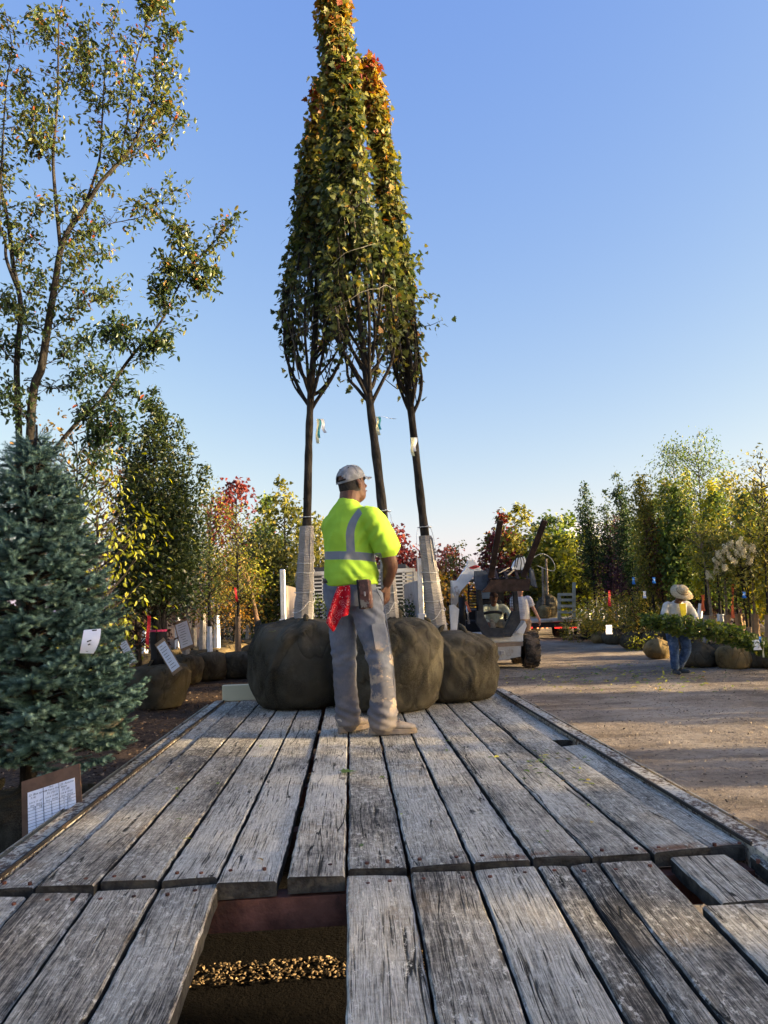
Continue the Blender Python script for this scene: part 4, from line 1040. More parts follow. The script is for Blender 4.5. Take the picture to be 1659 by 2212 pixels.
tree("small_bronze_tree", "small red bronze tree between the middle and right trailer trunks", at(888, 30), aty(890, 1180, 30), EGG(.75), 1300, 'maple', 'bronze', (.12, .17), .06, 75, None, .2, 40, .2, tone=.3)
tree("pink_red_tree", "pinkish red airy tree between the right trailer trunk and the loader", at(962, 30), aty(960, 1172, 30), EGG(.8), 1200, 'maple', 'pinkish', (.11, .16), .06, 76, None, .25, 60, .16)
tree("pale_airy_tree", "pale green airy tree with spreading side branches left of the loader's arm", at(998, 29), aty(990, 1160, 29), [(.2, .9), (.4, 1.0), (.7, .6), (.9, .25), (1, .05)], 1500, 'tri', 'olive', (.10, .15), .06, 77, None, .2, 60, .13, tone=.05)
tree("bronze_shrub", "low orange brown shrub left of the loader's white arm", at(968, 25), aty(965, 1238, 25), EGG(.9, .08), 1500, 'maple', 'orange', (.10, .15), .06, 78, None, .1, 40, .2, tone=-.05)
for i, (px, Y, pt_, w, lm, lab) in enumerate(((930, 34, 1232, 1.6, 'green', "low green bush in the distance right of the dump truck bed"), (1015, 33, 1262, 1.4, 'dark', "dark bush in the distance just left of the loader"), (700, 33, 1235, 1.8, 'dark', "dark far bush behind the truck bed, left of the man"), (790, 34, 1240, 1.8, 'dark', "dark far bush behind the truck bed, hidden mostly by the man"), (868, 34, 1235, 1.5, 'green', "dark green far bush behind the truck, right of the man's arm"))):
    tree("far_bush", lab, at(px, Y), aty(px, pt_, Y), [(0, w*.8), (.3, w), (.8, w*.8), (1, w*.2)], 1500, 'tri', lm, (.14, .22), .05, 85+i, None, .05, 40, .3, branch=False)

# --- behind the loader
tree("columnar_maple", "narrow column maple in red and green, seen left of the raised fork", at(1072, 28), aty(1080, 1108, 28), COLP(.74, .15), 2800, 'maple', 'red', (.11, .16), .06, 90, None, .15, 70, .14, tone=-.12, tonez=.5)
tree("open_maple", "open green gold maple seen between the two raised forks", at(1122, 28), aty(1110, 1096, 28), [(.2, .8), (.4, 1.45), (.7, 1.3), (.9, .65), (1, .2)], 2400, 'maple', 'olive', (.12, .17), .07, 91, None, .2, 80, .15)
tree("green_maple", "large dense green maple right of the raised fork", at(1195, 29), aty(1205, 1112, 29), [(.15, 1.0), (.3, 1.65), (.65, 1.5), (.88, .85), (1, .25)], 5200, 'maple', 'green', (.12, .18), .08, 92, None, .12, 110, .17)
tree("lime_maple", "lime green maple with orange flecks over the grey slatted gate", at(1238, 27.5), aty(1243, 1148, 27.5), [(.22, .7), (.4, 1.25), (.7, 1.2), (.9, .65), (1, .15)], 2800, 'maple', 'gold', (.11, .16), .06, 93, None, .15, 70, .15, tone=-.22)
tree("dark_maple", "dark green purple maple in the gap behind the right fork", at(1160, 31), aty(1165, 1128, 31), EGG(1.35), 3000, 'maple', 'dark', (.10, .14), .07, 94, None, .2, 70, .18)
tree("shaded_bush", "dark bush filling the gap under the trees behind the grey gate", at(1150, 35), aty(1150, 1215, 35), [(0, 1.9), (.4, 2.4), (.85, 1.4), (1, .3)], 2200, 'tri', 'dark', (.13, .2), .06, 95, None, .05, 60, .3, branch=False)

# --- right: tied nursery columns
G3 = "tied nursery trees standing close at the right"
R_ = [  # px base, Y, px top, y top, half width, material, leaves, size, leaf, label
 (1285, 17.5, 1262, 1046, .22, 'dark', 1700, (.06, .09), 'tri', "dark green tied column with wispy top, the leftmost of the right group"),
 (1300, 18.6, 1250, 1072, .18, 'dark', 900, (.06, .09), 'tri', "thin dark column just behind the leftmost of the right group"),
 (1312, 18.0, 1307, 1060, .17, 'dark', 1200, (.06, .09), 'tri', "narrow dark green column with a tufted top, left of the tallest dark spire"),
 (1370, 17.0, 1327, 1000, .22, 'dark', 1900, (.06, .09), 'oval', "dark tied spire leaning left with loose leaves at its pointed tip"),
 (1412, 15.6, 1380, 1024, .27, 'olive', 2800, (.06, .09), 'tri', "bright green and gold tied column leaning left, in front of the purple trees"),
 (1430, 18.0, 1405, 1075, .45, 'green', 2300, (.07, .10), 'tri', "broad mid green tied tree behind the bright leaning column"),
 (1475, 17.2, 1455, 1050, .36, 'green', 2300, (.07, .10), 'maple', "green maple column behind the straw hat wearer"),
 (1500, 15.8, 1538, 1030, .24, 'gold', 2600, (.06, .10), 'tri', "brilliant golden yellow tied column, leaning right"),
 (1560, 17.0, 1548, 1068, .40, 'green', 2300, (.07, .10), 'tri', "pale green tree right behind the golden column"),
 (1612, 16.4, 1608, 1072, .40, 'green', 2600, (.07, .10), 'maple', "green dense column above the white hydrangea blooms"),
 (1660, 15.8, 1668, 1130, .45, 'gold', 2000, (.07, .10), 'maple', "yellow green tree cut by the right edge of the photo"),
 (1330, 19.0, 1335, 1110, .5, 'purple', 2200, (.07, .10), 'tri', "dark purple tree between the leftmost columns and the bright one"),
 (1358, 17.6, 1362, 1150, .55, 'purple', 700, (.05, .08), 'tri', "nearly bare dark purple twiggy tree in front of the columns"),
 (1440, 16.6, 1400, 1095, .22, 'bronze', 800, (.06, .09), 'tri', "brown stemmed tree with a peeling trunk leaning left past the bright column")]
def rowY(px, Y): return float(np.interp(px, (1250, 1350, 1450, 1550, 1660), (26, 22.5, 19, 16.8, 15.2)))+(Y-17)*.8
for i, (bx, Y, tx, ty, w, lm, n, sz, lf, lab) in enumerate(R_):
    c0 = .26 if w < .3 else .22; Y = rowY(bx, Y); q_ = Y/17.; w *= q_; sz = (sz[0]*q_**.7, sz[1]*q_**.7)
    tree("tied_column_tree", lab, at(bx, Y), aty(tx, ty, Y), COLP(w*(.72 if w < .3 else .85), c0), int(n*1.7), lf, lm, sz, .045, 110+i, G3, c0, 95 if n > 1000 else 80, .085 if w < .3 else .13, ball=(.36, .45), wrap=(.06, rr.uniform(.4, .8)) if i % 2 else None, wrapmat=(BROWNCARD, STRAP, CARD)[i % 3], tone=.05 if lm in ('olive', 'gold') else 0)
for i, (bx, dY, tx, ty, w, lm, n, lf, lab) in enumerate((
  (1395, 3.0, 1378, 1120, .40, 'olive', 2600, 'tri', "olive tied tree filling the bank right of the dark leaning spire"), (1450, 3.2, 1436, 1030, .34, 'olive', 2600, 'maple', "tall yellow green tied tree left of the airy locust"),
  (1490, 2.4, 1478, 1010, .30, 'gold', 2300, 'tri', "thin golden green column between the two feathery locusts"), (1570, 2.8, 1566, 1010, .36, 'olive', 2600, 'tri', "olive green column right of the brilliant golden one"),
  (1630, 2.6, 1640, 1040, .45, 'olive', 2600, 'maple', "broad olive maple behind the forked rusty tree"), (1345, 3.4, 1350, 1090, .34, 'green', 2200, 'tri', "mid green column behind the twiggy purple tree"), (1515, 3.0, 1530, 1120, .5, 'green', 2600, 'maple', "green maple low behind the brilliant golden column"))):
    Y = rowY(bx, 17)+dY; q_ = Y/17.
    tree("tied_column_tree", lab, at(bx, Y), aty(tx, ty, Y), COLP(w*q_, .2), n, lf, lm, (.07*q_**.7, .10*q_**.7), .045, 700+i, G3, .2, 95, .11, ball=(.36, .45), tone=.0)
tree("locust_tree", "tall airy locust with feathery drooping leaf sprays and a bare dark lower trunk", at(1478, 19), aty(1452, 962, 19), [(.42, .25), (.60, .45), (.78, .62), (.92, .45), (1, .15)], 2300, 'tri', 'green', (.05, .09), .05, 140, None, .3, 80, .15, PALEBARK, hang=.9, bt=.009, stems=2, wrap=(.06, .6))
tree("locust_tree", "tallest feathery locust of the right group, standing over the golden column", at(1528, 18.4), aty(1505, 937, 18.4), [(.45, .25), (.62, .45), (.80, .75), (.93, .5), (1, .15)], 2600, 'tri', 'green', (.05, .09), .05, 141, None, .35, 80, .15, hang=.9, bt=.009)
tree("open_crown_tree", "open tree with dark forked limbs and rusty green leaves in the upper right", at(1650, 14.2), aty(1640, 975, 14.2), [(.4, .3), (.6, .8), (.8, .85), (.93, .5), (1, .15)], 1300, 'tri', 'olive', (.06, .09), .05, 142, None, .35, 75, .13, bt=.014, tone=.1)
tree("rusty_top_tree", "loose tree with yellow brown leaves between the golden column and the forked one", at(1585, 18.9), aty(1590, 1028, 18.9), EGG(.6), 1500, 'tri', 'olive', (.07, .10), .05, 143, None, .3, 60, .14)
# hydrangea with cream flower heads
def blooms(T, A, H):
    r = np.random.default_rng(9)
    pts = [(1553, 1198), (1543, 1212), (1566, 1188), (1582, 1180), (1597, 1170), (1612, 1175), (1626, 1186), (1634, 1199), (1590, 1194), (1560, 1214), (1606, 1191), (1548, 1230), (1580, 1206), (1616, 1203), (1570, 1228), (1532, 1240), (1600, 1181), (1572, 1198), (1620, 1212), (1590, 1216)]
    for k, (x, y) in enumerate(pts):
        c = np.array(aty(x+r.normal()*2, y+r.normal()*2, 13.6+.3*math.sin(k*3))); n = 260; q_ = r.uniform(.6, 1.15); d = unit(r.normal(size=(n, 3))); ht = r.uniform(-1, 1, n)
        wd_ = (.055*(1-.45*ht))*q_; P = c+np.stack([d[:, 0]*wd_, d[:, 1]*wd_, ht*.085*q_], -1)*r.uniform(.45, 1.12, (n, 1))+np.array([r.normal()*.03, 0, 0])*ht[:, None]
        D = unit(np.cross(d, r.normal(size=(n, 3)))); link("flower_head", leafmesh("flower_head", P, D, d, r.uniform(.022, .042, n), 'tri', np.clip(r.normal(size=n)*.3+.5, 0, 1)), BLOOM, T)
BLOOM = leafmat("cream_petals", [(0, (.20, .165, .08)), (.5, (.36, .315, .21)), (1, (.52, .47, .35))], .3)
tree("hydrangea_tree", "small hydrangea tree covered with creamy white flower heads at the right", at(1612, 13.8), aty(1596, 1180, 13.8), [(.40, .2), (.55, .42), (.8, .5), (1, .3)], 1500, 'oval', 'olive', (.06, .10), .03, 150, None, .4, 50, .13, stems=2, extra=blooms, ball=(.3, .4), wrap=(.05, .35), wrapmat=BROWNCARD)
# understory rows: young stock with tags in the shade
G4 = "understory stock crowded in the shade of the right hand rows"
for i in range(17):
    px = 1268+i*24+rr.uniform(-6, 6); Y = rowY(px, 17)+2.2+rr.uniform(0, 2.0); lm = ('purple', 'dark', 'bronze', 'green', 'purple')[i % 5]
    near = ("below the leftmost column", "below the thin tufted column", "under the dark leaning spire", "under the bright leaning column", "behind the straw hat", "under the feathery locust", "under the golden column", "behind the orange ribbon", "below the cream flowers")[min(8, i//2)]
    hue = {'purple': "dark purple", 'dark': "blackish green", 'bronze': "bronze brown", 'green': "mid green"}[lm]
    tree("shade_shrub", f"{hue} young shrub in the shaded thicket {near}"+(", to its right" if i % 2 and i not in (1, 3) else ""), at(px, Y), aty(px+rr.uniform(-8, 8), rr.uniform(1175, 1225), Y), [(.22, .4), (.5, .75), (.85, .6), (1, .2)], 1150, 'tri', lm, (.08, .13), .05, 160+i, G4, .2, 34, .2, ball=(.36, .4), wrap=(.06, rr.uniform(.4, .9)), wrapmat=(STRAP, CARD, BROWNCARD)[i % 3])
G5 = "bare lower trunks in brown or white guards at the right"
for i, (px, Y, h, wm, lab) in enumerate(((1518, 14.6, 1.5, CARD, "slim trunk with a pale guard behind the hat wearer's right side"), (1536, 14.4, 1.9, BROWNCARD, "dark straight trunk with a brown guard and white band under the golden column"), (1552, 14.9, 1.8, STRAP, "trunk in a clear white guard between two brown guarded ones"), (1566, 14.3, 1.7, BROWNCARD, "sunlit pale trunk with a brown guard left of the orange ribbon"), (1594, 14.7, 1.6, BROWNCARD, "trunk with a brown guard directly under the cream flowers"), (1625, 14.2, 1.5, BROWNCARD, "forked trunk with a brown guard near the blue tag"), (1654, 13.6, 1.9, BROWNCARD, "thick trunk with a tall brown guard at the right edge"))):
    p = at(px, Y)
    tree("guarded_trunk", lab, p, p+Vector((rr.uniform(-.15, .15), 0, h+1.0)), [(.72, .2), (.85, .35), (1, .15)], 330, 'oval', 'olive', (.06, .1), .04, 200+i, G5, .6, 14, .12, PALEBARK if i % 2 else BARK, ball=(.34, .42), wrap=(.075, .55), wrapmat=wm)
for (nm, mt, x, y0, y1, Y, lab) in (("orange_ribbon", ORANGERIB, 1582, 1262, 1335, 14.1, "long bright orange ribbon hanging among the guarded trunks"), ("blue_tag", BLUERIB, 1607, 1278, 1292, 13.4, "small blue tag tied at the fork under the hydrangea"), ("blue_tag", BLUERIB, 1412, 1247, 1260, 15.2, "small blue tag on the leaning trunk left of the straw hat"), ("red_tag", REDRIB, 1316, 1275, 1310, 17., "red ribbon among the purple stems at the left of the right hand rows"), ("white_tag", PAPER, 1392, 1277, 1292, 15.1, "white paper tag catching light left of the straw hat"), ("blue_tag", BLUERIB, 1368, 1247, 1262, 17., "small blue tag in the dark under the twiggy purple tree"), ("orange_tag", ORANGERIB, 1518, 1285, 1320, 14.4, "short orange ribbon on the slim trunk beside the hat wearer")):
    o = ribbon(nm, mt, aty(x, y0, Y), aty(x+1, y1, Y-.02), .07 if 'tag' in nm else .06); tag(o, lab, "tag")

# --- balls lying and standing at the right, with laid-down plants on them
G6 = "burlapped root balls along the edge of the right hand rows"
def lone_ball(px, py, Rpx, label, seed, mat=BURLAP, prof='lump', hk=1.35):
    c = onz(px, py); Y = c.y; R = Rpx*Y/1597
    T = thing("root_ball", label, "root ball", c+Vector((0, R*.8, 0)), G6)
    ballmesh(c+Vector((0, R*.8, -.01)), R, R*hk, seed, prof, seg=40, rings=18).build("burlap", mat, T, smooth=True); return T
for i, a in enumerate(((1300, 1390, 18, "smallest dark root ball, at the left end of the right hand row"), (1332, 1392, 24, "root ball with a square white tag in front of it"), (1375, 1400, 26, "root ball under the sunlit bush, right of the tagged one"), (1432, 1422, 30, "smooth olive root ball just left of the hat wearer's legs"), (1500, 1440, 22, "low dark root ball between the hat wearer's legs"), (1525, 1442, 40, "large root ball with its sunlit upper right corner, right of the hat wearer"), (1602, 1445, 36, "squarish dark root ball under the end of the carried tree"), (1655, 1440, 32, "root ball cut by the right edge of the photo"))):
    lone_ball(*a, 300+i, BURLAP if i % 3 else BURLAP2, 'lump' if i != 6 else 'drum')
tg = ribbon("white_tag", PAPER, aty(1315, 1350, 18.4), aty(1316, 1370, 18.3), .16, tw=.1); tag(tg, "square white tag hanging in front of a root ball left of the hat wearer", "tag")
tree("sunlit_bush", "low bushy tree with pale sunlit leaves behind the root balls, left of the hat wearer", at(1345, 22.6), aty(1350, 1292, 22.6), [(.25, .8), (.5, 1.5), (.8, 1.2), (1, .5)], 3600, 'oval', 'olive', (.08, .12), .03, 310, None, .2, 90, .16, tone=.22)
tree("sunlit_bush", "green bush with sunlit leaf edges directly behind the hat wearer's left arm", at(1400, 19.8), aty(1402, 1278, 19.8), [(.2, .5), (.5, .8), (.8, .7), (1, .3)], 1500, 'oval', 'olive', (.07, .10), .03, 311, None, .2, 50, .14)
tree("fallen_branch_plant", "leafy plant lying over the root balls at the hat wearer's right, pale sunlit leaves", at(1575, 14.7), aty(1570, 1378, 14.7), [(.45, .6), (.7, .8), (1, .5)], 700, 'oval', 'olive', (.06, .09), .02, 312, None, .1, 44, .11, tone=.12)
tree("trailing_sprays", "yellow green sprays trailing between the root balls left of the hat wearer", at(1392, 18.6), aty(1392, 1372, 18.6), [(.0, .3), (.5, .4), (1, .2)], 260, 'oval', 'gold', (.05, .08), .015, 313, None, .1, 30, .09, tone=-.1)
tree("low_evergreen_sprays", "heap of pale evergreen sprays beside the lit trailer", at(1262, 23.5), aty(1262, 1335, 23.5), [(.0, .7), (.5, .9), (1, .5)], 1300, 'tri', 'olive', (.06, .10), .02, 314, None, .1, 50, .1)

# --- unseen windbreak inferred from the yard's shade; bushes and gaps added for sun streaks
G7 = "windbreak trees beyond the right edge of the yard"
wb = random.Random(3); src = {}
def wbtree(kind, x, y, h, rz):
    prof, hh = {'full': ([(.0, .9), (.12, 1.15), (.4, 1.25), (.7, 1.0), (.9, .55), (1, .15)], 8.0), 'bush': ([(.0, .9), (.3, 1.15), (.8, .9), (1, .35)], 3.0), 'high': ([(.522, 1.1), (.58, 1.15), (.8, .9), (1, .2)], 8.0)}[kind]
    lab = {'full': "tall dense green windbreak tree, unseen, shading the yard from its right border", 'bush': "unseen green bush added between the windbreak trees to shape the sun streaks", 'high': "unseen windbreak tree, high crown on a bare trunk shaped to let low sun under"}[kind]
    if kind not in src:
        src[kind] = tree("windbreak_tree" if kind != 'bush' else "streak_bush", lab, (0, 0, 0), (0, 0, hh), prof, 5200 if kind == 'full' else 1800, 'oval', 'green', (.26, .38), .14, 400+len(src), G7, prof[0][0], 170 if kind == 'full' else 130, .12 if kind != 'high' else .05, branch=False)
        o = src[kind]; o.location = (x, y, 0); o.scale = (1 if kind != 'bush' else .30, 1 if kind != 'bush' else .30, h/hh); o.rotation_euler = (0, 0, rz)
    else: dup(src[kind], rotz=rz, scale=(1 if kind != 'bush' else .30, 1 if kind != 'bush' else .30, h/hh), to=Vector((x, y, 0)))
for i, (kind, y, h) in enumerate((('full', -14, 8), ('full', -11.6, 8), ('full', -9.3, 8.2), ('full', -7.1, 8), ('full', -5.0, 8.1), ('full', -3.4, 8), ('high', -1.6, 8.0), ('high', .3, 8.0), ('high', 2.1, 8.0), ('full', 6.3, 8.3), ('full', 10.1, 7.6),
                              ('bush', -2.2, 4.1), ('bush', -1.0, 2.6), ('bush', .25, 4.1), ('bush', .9, 4.0), ('bush', 1.75, 2.7), ('bush', 2.6, 4.0), ('bush', 3.3, 4.0))):
    wbtree(kind, 20+wb.uniform(-.2, .2), y, h, wb.uniform(0, 6.28))
# low grey roof beyond the right hand columns
SH = thing("far_shed", "pale metal shed roof showing between the dark columns at the right", "shed", at(1308, 55))
mb = MB(); p, q = aty(1290, 1148, 55), aty(1322, 1140, 55)
mb.box((p.x+1.2, 57, p.z/2-.3), (6, 5, p.z-.6)); mb.build("wall", mottled("shed_wall", (.35, .36, .38), .1), SH)
mb = MB(); zz = p.z-.6; mb.prism([(p.x-2.2, 54.2, zz), (p.x-2.2, 59.8, zz), (p.x-2.2, 57, zz+1.5)], (6.8, 0, 0)); mb.build("roof", mottled("pale_roof", (.5, .53, .58), .1), SH)
# ------------------------------------------------------------------ people
def remesh(mb, name, voxel, smooth=3, wr=None):
    """voxel-union of closed pieces into one continuous skin"""
    me = mb.mesh(name); recalc(me); o = bpy.data.objects.new("tmp_shape", me); COL.objects.link(o)
    m = o.modifiers.new("r", 'REMESH'); m.mode = 'VOXEL'; m.voxel_size = voxel; m.use_smooth_shade = True
    if smooth:
        s = o.modifiers.new("s", 'SMOOTH'); s.iterations = smooth; s.factor = .5
    dg = bpy.context.evaluated_depsgraph_get(); out = bpy.data.meshes.new_from_object(o.evaluated_get(dg))
    bpy.data.objects.remove(o); bpy.data.meshes.remove(me); out.name = name
    if wr is not None:
        n = len(out.vertices); co = np.empty(n*3, np.float32); no = np.empty(n*3, np.float32)
        out.vertices.foreach_get("co", co); out.vertices.foreach_get("normal", no); co = co.reshape(-1, 3); no = no.reshape(-1, 3)
        co += no*np.array([wr(Vector(c)) for c in co.tolist()], np.float32)[:, None]
        out.vertices.foreach_set("co", co.ravel()); out.update()
    out.polygons.foreach_set("use_smooth", [True]*len(out.polygons))
    return out
def V3(*a): return Vector(a)
def limb(mb, pts, rads, n=14, ref=(0, 1, 0), steps=None):
    P = smooth_line(pts, steps or len(pts)*5); k = len(P)
    R = smooth_line([(r if hasattr(r, '__len__') else (r, r)) for r in rads], k)
    a, b = Vector(P[0]), Vector(P[-1]); ta = (Vector(P[0])-Vector(P[1])).normalized(); tb = (Vector(P[-1])-Vector(P[-2])).normalized()
    pp = [a+ta*R[0][0]*.55]+[Vector(p) for p in P]+[b+tb*R[-1][0]*.55]
    rr = [tuple(R[0]*.45)]+[tuple(r) for r in R]+[tuple(R[-1]*.45)]
    mb.tube(pp, rr, n, ref)
SKIN = mottled("tanned_skin", (.135, .064, .040), .2, 25, .55, .3, 0, None, 60, .1)
SKIN2 = mottled("light_skin", (.42, .22, .15), .15, 25, .55, .3)
HAIR = mottled("dark_grey_hair", (.035, .03, .028), .4, 80, .8)
EYE = M("dark_eye", (.02, .015, .012), .2, .5)
LIP = M("lip", (.22, .08, .06), .5)
def hand(mb, w, d, n, s=1.0, curl=.5, side=1):
    """wrist w, direction d, palm normal n; five separate bent fingers"""
    d = Vector(d).normalized(); n = Vector(n); n = (n-d*n.dot(d)).normalized(); sd = d.cross(n)*side
    limb(mb, [w-d*.01*s, w+d*.04*s, w+d*.085*s], [(.025*s, .018*s), (.038*s, .017*s), (.040*s, .014*s)], 10, ref=tuple(n))
    for k, (off, ln) in enumerate(((-.031, .068), (-.0105, .080), (.0105, .076), (.030, .058))):
        p = w+d*.085*s+sd*off*s; b = p+d*ln*.45*s+n*ln*.20*curl*s; e = b+d*ln*(.5-.22*curl)*s+n*ln*(.15+.5*curl)*s
        limb(mb, [p-d*.012*s, (p+b)/2+n*.001, b, e], [.0095*s, .0095*s, .0088*s, .007*s], 7, ref=tuple(n), steps=7)
    p = w+d*.025*s-sd*.028*s; b = p+d*.030*s-sd*.030*s+n*.012*s; e = b+d*.034*s-sd*.004*s+n*.016*s
    limb(mb, [p, b, e], [.013*s, .011*s, .008*s], 7, ref=tuple(n), steps=7)
def headpieces(mb, c, f, u, s=1.0, jaw=1.0):
    f = Vector(f).normalized(); u = Vector(u); u = (u-f*u.dot(f)).normalized(); sd = f.cross(u)
    rings = [(-.122, .050, .020, .018), (-.115, .046, .044*jaw, .042), (-.09, .030, .060*jaw, .068), (-.05, .012, .070, .086), (0, .004, .074, .096), (.04, 0, .077, .099), (.08, -.004, .070, .088), (.105, -.007, .050, .062), (.120, -.009, .020, .025)]
    mb.tube([c+u*h*s+f*o*s for h, o, a, b in rings], [(b*s, a*s) for h, o, a, b in rings], 18, ref=tuple(sd))
    limb(mb, [c+u*.022*s+f*.094*s, c+u*(-.012)*s+f*.108*s, c+u*(-.030)*s+f*.118*s], [.008*s, .012*s, .016*s], 8)          # nose
    limb(mb, [c+u*.034*s+f*.088*s-sd*.035*s, c+u*.040*s+f*.096*s, c+u*.034*s+f*.088*s+sd*.035*s], [.010*s]*3, 8)           # brow
    limb(mb, [c-u*.062*s+f*.086*s-sd*.022*s, c-u*.060*s+f*.098*s, c-u*.062*s+f*.086*s+sd*.022*s], [.009*s]*3, 8)           # mouth
    for q in (-1, 1):
        e = c+sd*q*.078*s-u*.008*s-f*.008*s
        limb(mb, [e-u*.028*s, e+sd*q*.010*s, e+u*.030*s-f*.006*s], [(.012*s, .007*s), (.020*s, .009*s), (.017*s, .008*s)], 8, ref=tuple(sd))
    return f, u, sd
def face_parts(T, c, f, u, sd, s=1.0):
    mb = MB()
    for q in (-1, 1): mb.ell(c+u*.020*s+f*.086*s+sd*q*.032*s, (.011*s,)*3, 8, 6)
    mb2 = MB(); mb2.beam(c-u*.062*s+f*.105*s-sd*.020*s, c-u*.062*s+f*.105*s+sd*.020*s, .006*s, .006*s)
    mb.build("eyes", EYE, T, smooth=True); mb2.build("lips", LIP, T)
def wrinkle(a1=.006, s1=7., a2=.003, s2=18., dirz=1.6, off=0):
    def f(c):
        q = Vector((c.x+off, c.y+off, c.z*dirz))
        return a1*mnoise.noise(q*s1)+a2*mnoise.ridged_multi_fractal(q*s2, 1, 2, 2, 1, 2)-a2
    return f

# --- the man in the high-visibility shirt on the deck
def stout_man():
    o = onz(774, 1580, DECKZ); o.y = 5.12; o.z = DECKZ+.006
    T = thing("person", "man in lime high-visibility T-shirt and grey cap, standing on the trailer deck", "person", o)
    W = lambda x, y, z: o+Vector((x, y, z))
    s = Vector((.80, -.60, 0)); f = Vector((.60, .80, 0))          # towards his right side; the way his chest faces
    sh = W(-.02, .0, 1.435); R_sh, L_sh = sh+s*.20, sh-s*.165+f*.02
    Rel, Rwr = W(.250, -.11, 1.130), W(.232, .04, .985)
    Lel, Lwr = W(-.08, .27, 1.15), W(.08, .32, .98)
    hipR, hipL = W(.055, -.03, .93), W(-.085, .07, .93)
    knR, anR = W(.155, -.07, .50), W(.195, -.10, .085)
    knL, anL = W(-.075, .08, .50), W(-.075, .07, .085)
    hc = W(.012, .03, 1.695); hf = Vector((.74, .64, .20)); hu = Vector((-.15, -.08, 1))
    mb = MB(); F_, U_, S_ = headpieces(mb, hc, hf, hu, 1.04, 1.08)
    limb(mb, [W(-.015, .01, 1.48), W(-.012, .01, 1.56), W(.0, .02, 1.64)], [.078, .072, .074])
    limb(mb, [W(-.03, 0, .95), W(-.03, 0, 1.2), W(-.02, 0, 1.45)], [(.13, .11)]*2+[(.14, .09)])
    limb(mb, [L_sh, Lel, Lwr], [.06, .048, .030]); limb(mb, [R_sh, R_sh.lerp(Rel, .55)+V3(.01, 0, 0), Rel, Rel.lerp(Rwr, .4)+V3(.006, -.01, 0), Rwr], [.062, .058, .052, .050, .031])
    limb(mb, [hipR, knR, anR], [.09, .06, .045]); limb(mb, [hipL, knL, anL], [.09, .06, .045])
    hand(mb, Rwr, (-.03, .10, -1), (-.75, .55, 0), 1.0, .45, 1); hand(mb, Lwr, (.5, .4, -.8), (.3, -.6, 0), 1.0, .6, -1)
    link("body", remesh(mb, "body", .0055, 2), SKIN, T)
    face_parts(T, hc, F_, U_, S_, 1.04)
    # hair below the cap
    mb = MB(); rings = [(-.055, -.012, .070, .070), (-.03, -.010, .0775, .090), (0, 0, .080, .100), (.04, -.002, .080, .101)]
    vs = []; n = 24
    for h, of, a, b in rings:
        for k in range(n+1):
            t = math.radians(78+204*k/n); vs.append(hc+U_*h*1.04+F_*(of+b*math.cos(t))*1.04+S_*(a*math.sin(t))*1.04)
    mb.add(vs, [(i*(n+1)+k, i*(n+1)+k+1, (i+1)*(n+1)+k+1, (i+1)*(n+1)+k) for i in range(3) for k in range(n)])
    mb.build("hair", HAIR, T, smooth=True)
    # cap
    def dome(h): return max(0., 1-(h/.112)**2)**.5
    mb = MB(); vs = []; n, m = 40, 12; base_h = .022
    cc = hc+U_*.026-F_*.004
    for i in range(m+1):
        th = (math.pi/2)*i/m; h = .108*math.sin(th); q = math.cos(th)**.85
        for k in range(n):
            t = 2*math.pi*k/n; vs.append(cc+U_*(h+.012*math.cos(t)*math.cos(th))+F_*(.114*q*math.cos(t))+S_*(.093*q*math.sin(t)))
    fs = []
    for i in range(m):
        for k in range(n):
            a = 360*(k+.5)/n
            if i < 4 and abs(a-180) < (34-4.5*i*i*.5) and i >= 1: continue
            if i == 0 and False: continue
            fs.append((i*n+k, i*n+(k+1) % n, (i+1)*n+(k+1) % n, (i+1)*n+k))
    mb.add(vs, fs)
    CAPM = M("washed_grey_cap", lambda g: (lambda p: {'color': g.mix(g.ss(g.noise(p, 14., 5, .6), .42, .68), (.20, .205, .21), (.36, .36, .355)), 'normal': g.bump(g.noise(p, 60., 3), .2, .005)})(g.obj()), .9, .1)
    cap = mb.build("cap", CAPM, T, smooth=True)
    mb = MB()
    for k in range(6):                     # seams and the button
        t = 2*math.pi*(k+.5)/6; pts = [cc+U_*(.108*math.sin(q)+.012*math.cos(t)*math.cos(q)+.001)+F_*(.115*math.cos(q)**.85*math.cos(t))+S_*(.094*math.cos(q)**.85*math.sin(t)) for q in np.linspace(.35 if abs(t-math.pi) < .6 else .02, 1.5, 9)]
        mb.tube(pts, .0014, 4)
    mb.ell(cc+U_*.109, (.008, .008, .005), 8, 5); mb.build("cap_seam", CAPM, cap)
    mb = MB()
    for k in range(6):
        t = 2*math.pi*k/6+.05; q = .95; p = cc+U_*(.108*math.sin(q)+.002)+F_*(.116*math.cos(q)**.85*math.cos(t))+S_*(.095*math.cos(q)**.85*math.sin(t)); mb.ell(p, (.004, .004, .004), 7, 5)
    mb.build("eyelet", INK, cap)
    mb = MB(); vs = []; nb = 14
    for j in range(2):
        for i in range(5):
            for k in range(nb+1):
                t = math.radians(-62+124*k/nb); r_ = i/4
                d = .108+.072*r_*math.cos(t*.9)**.7
                vs.append(cc+F_*(d*math.cos(t)+.006)+S_*(.094+.012*r_)*math.sin(t)+U_*(.012-.030*r_*abs(math.sin(t))**2-.006*r_-.004*j))
    w_ = nb+1
    fs = [(i*w_+k, i*w_+k+1, (i+1)*w_+k+1, (i+1)*w_+k) for i in range(4) for k in range(nb)]
    fs += [tuple(5*w_+q for q in reversed(f_)) for f_ in fs]+[(4*w_+k, 4*w_+k+1, 9*w_+k+1, 9*w_+k) for k in range(nb)]
    mb.add(vs, fs); mb.build("visor", CAPM, cap, smooth=True)
    # shirt
    mb = MB()
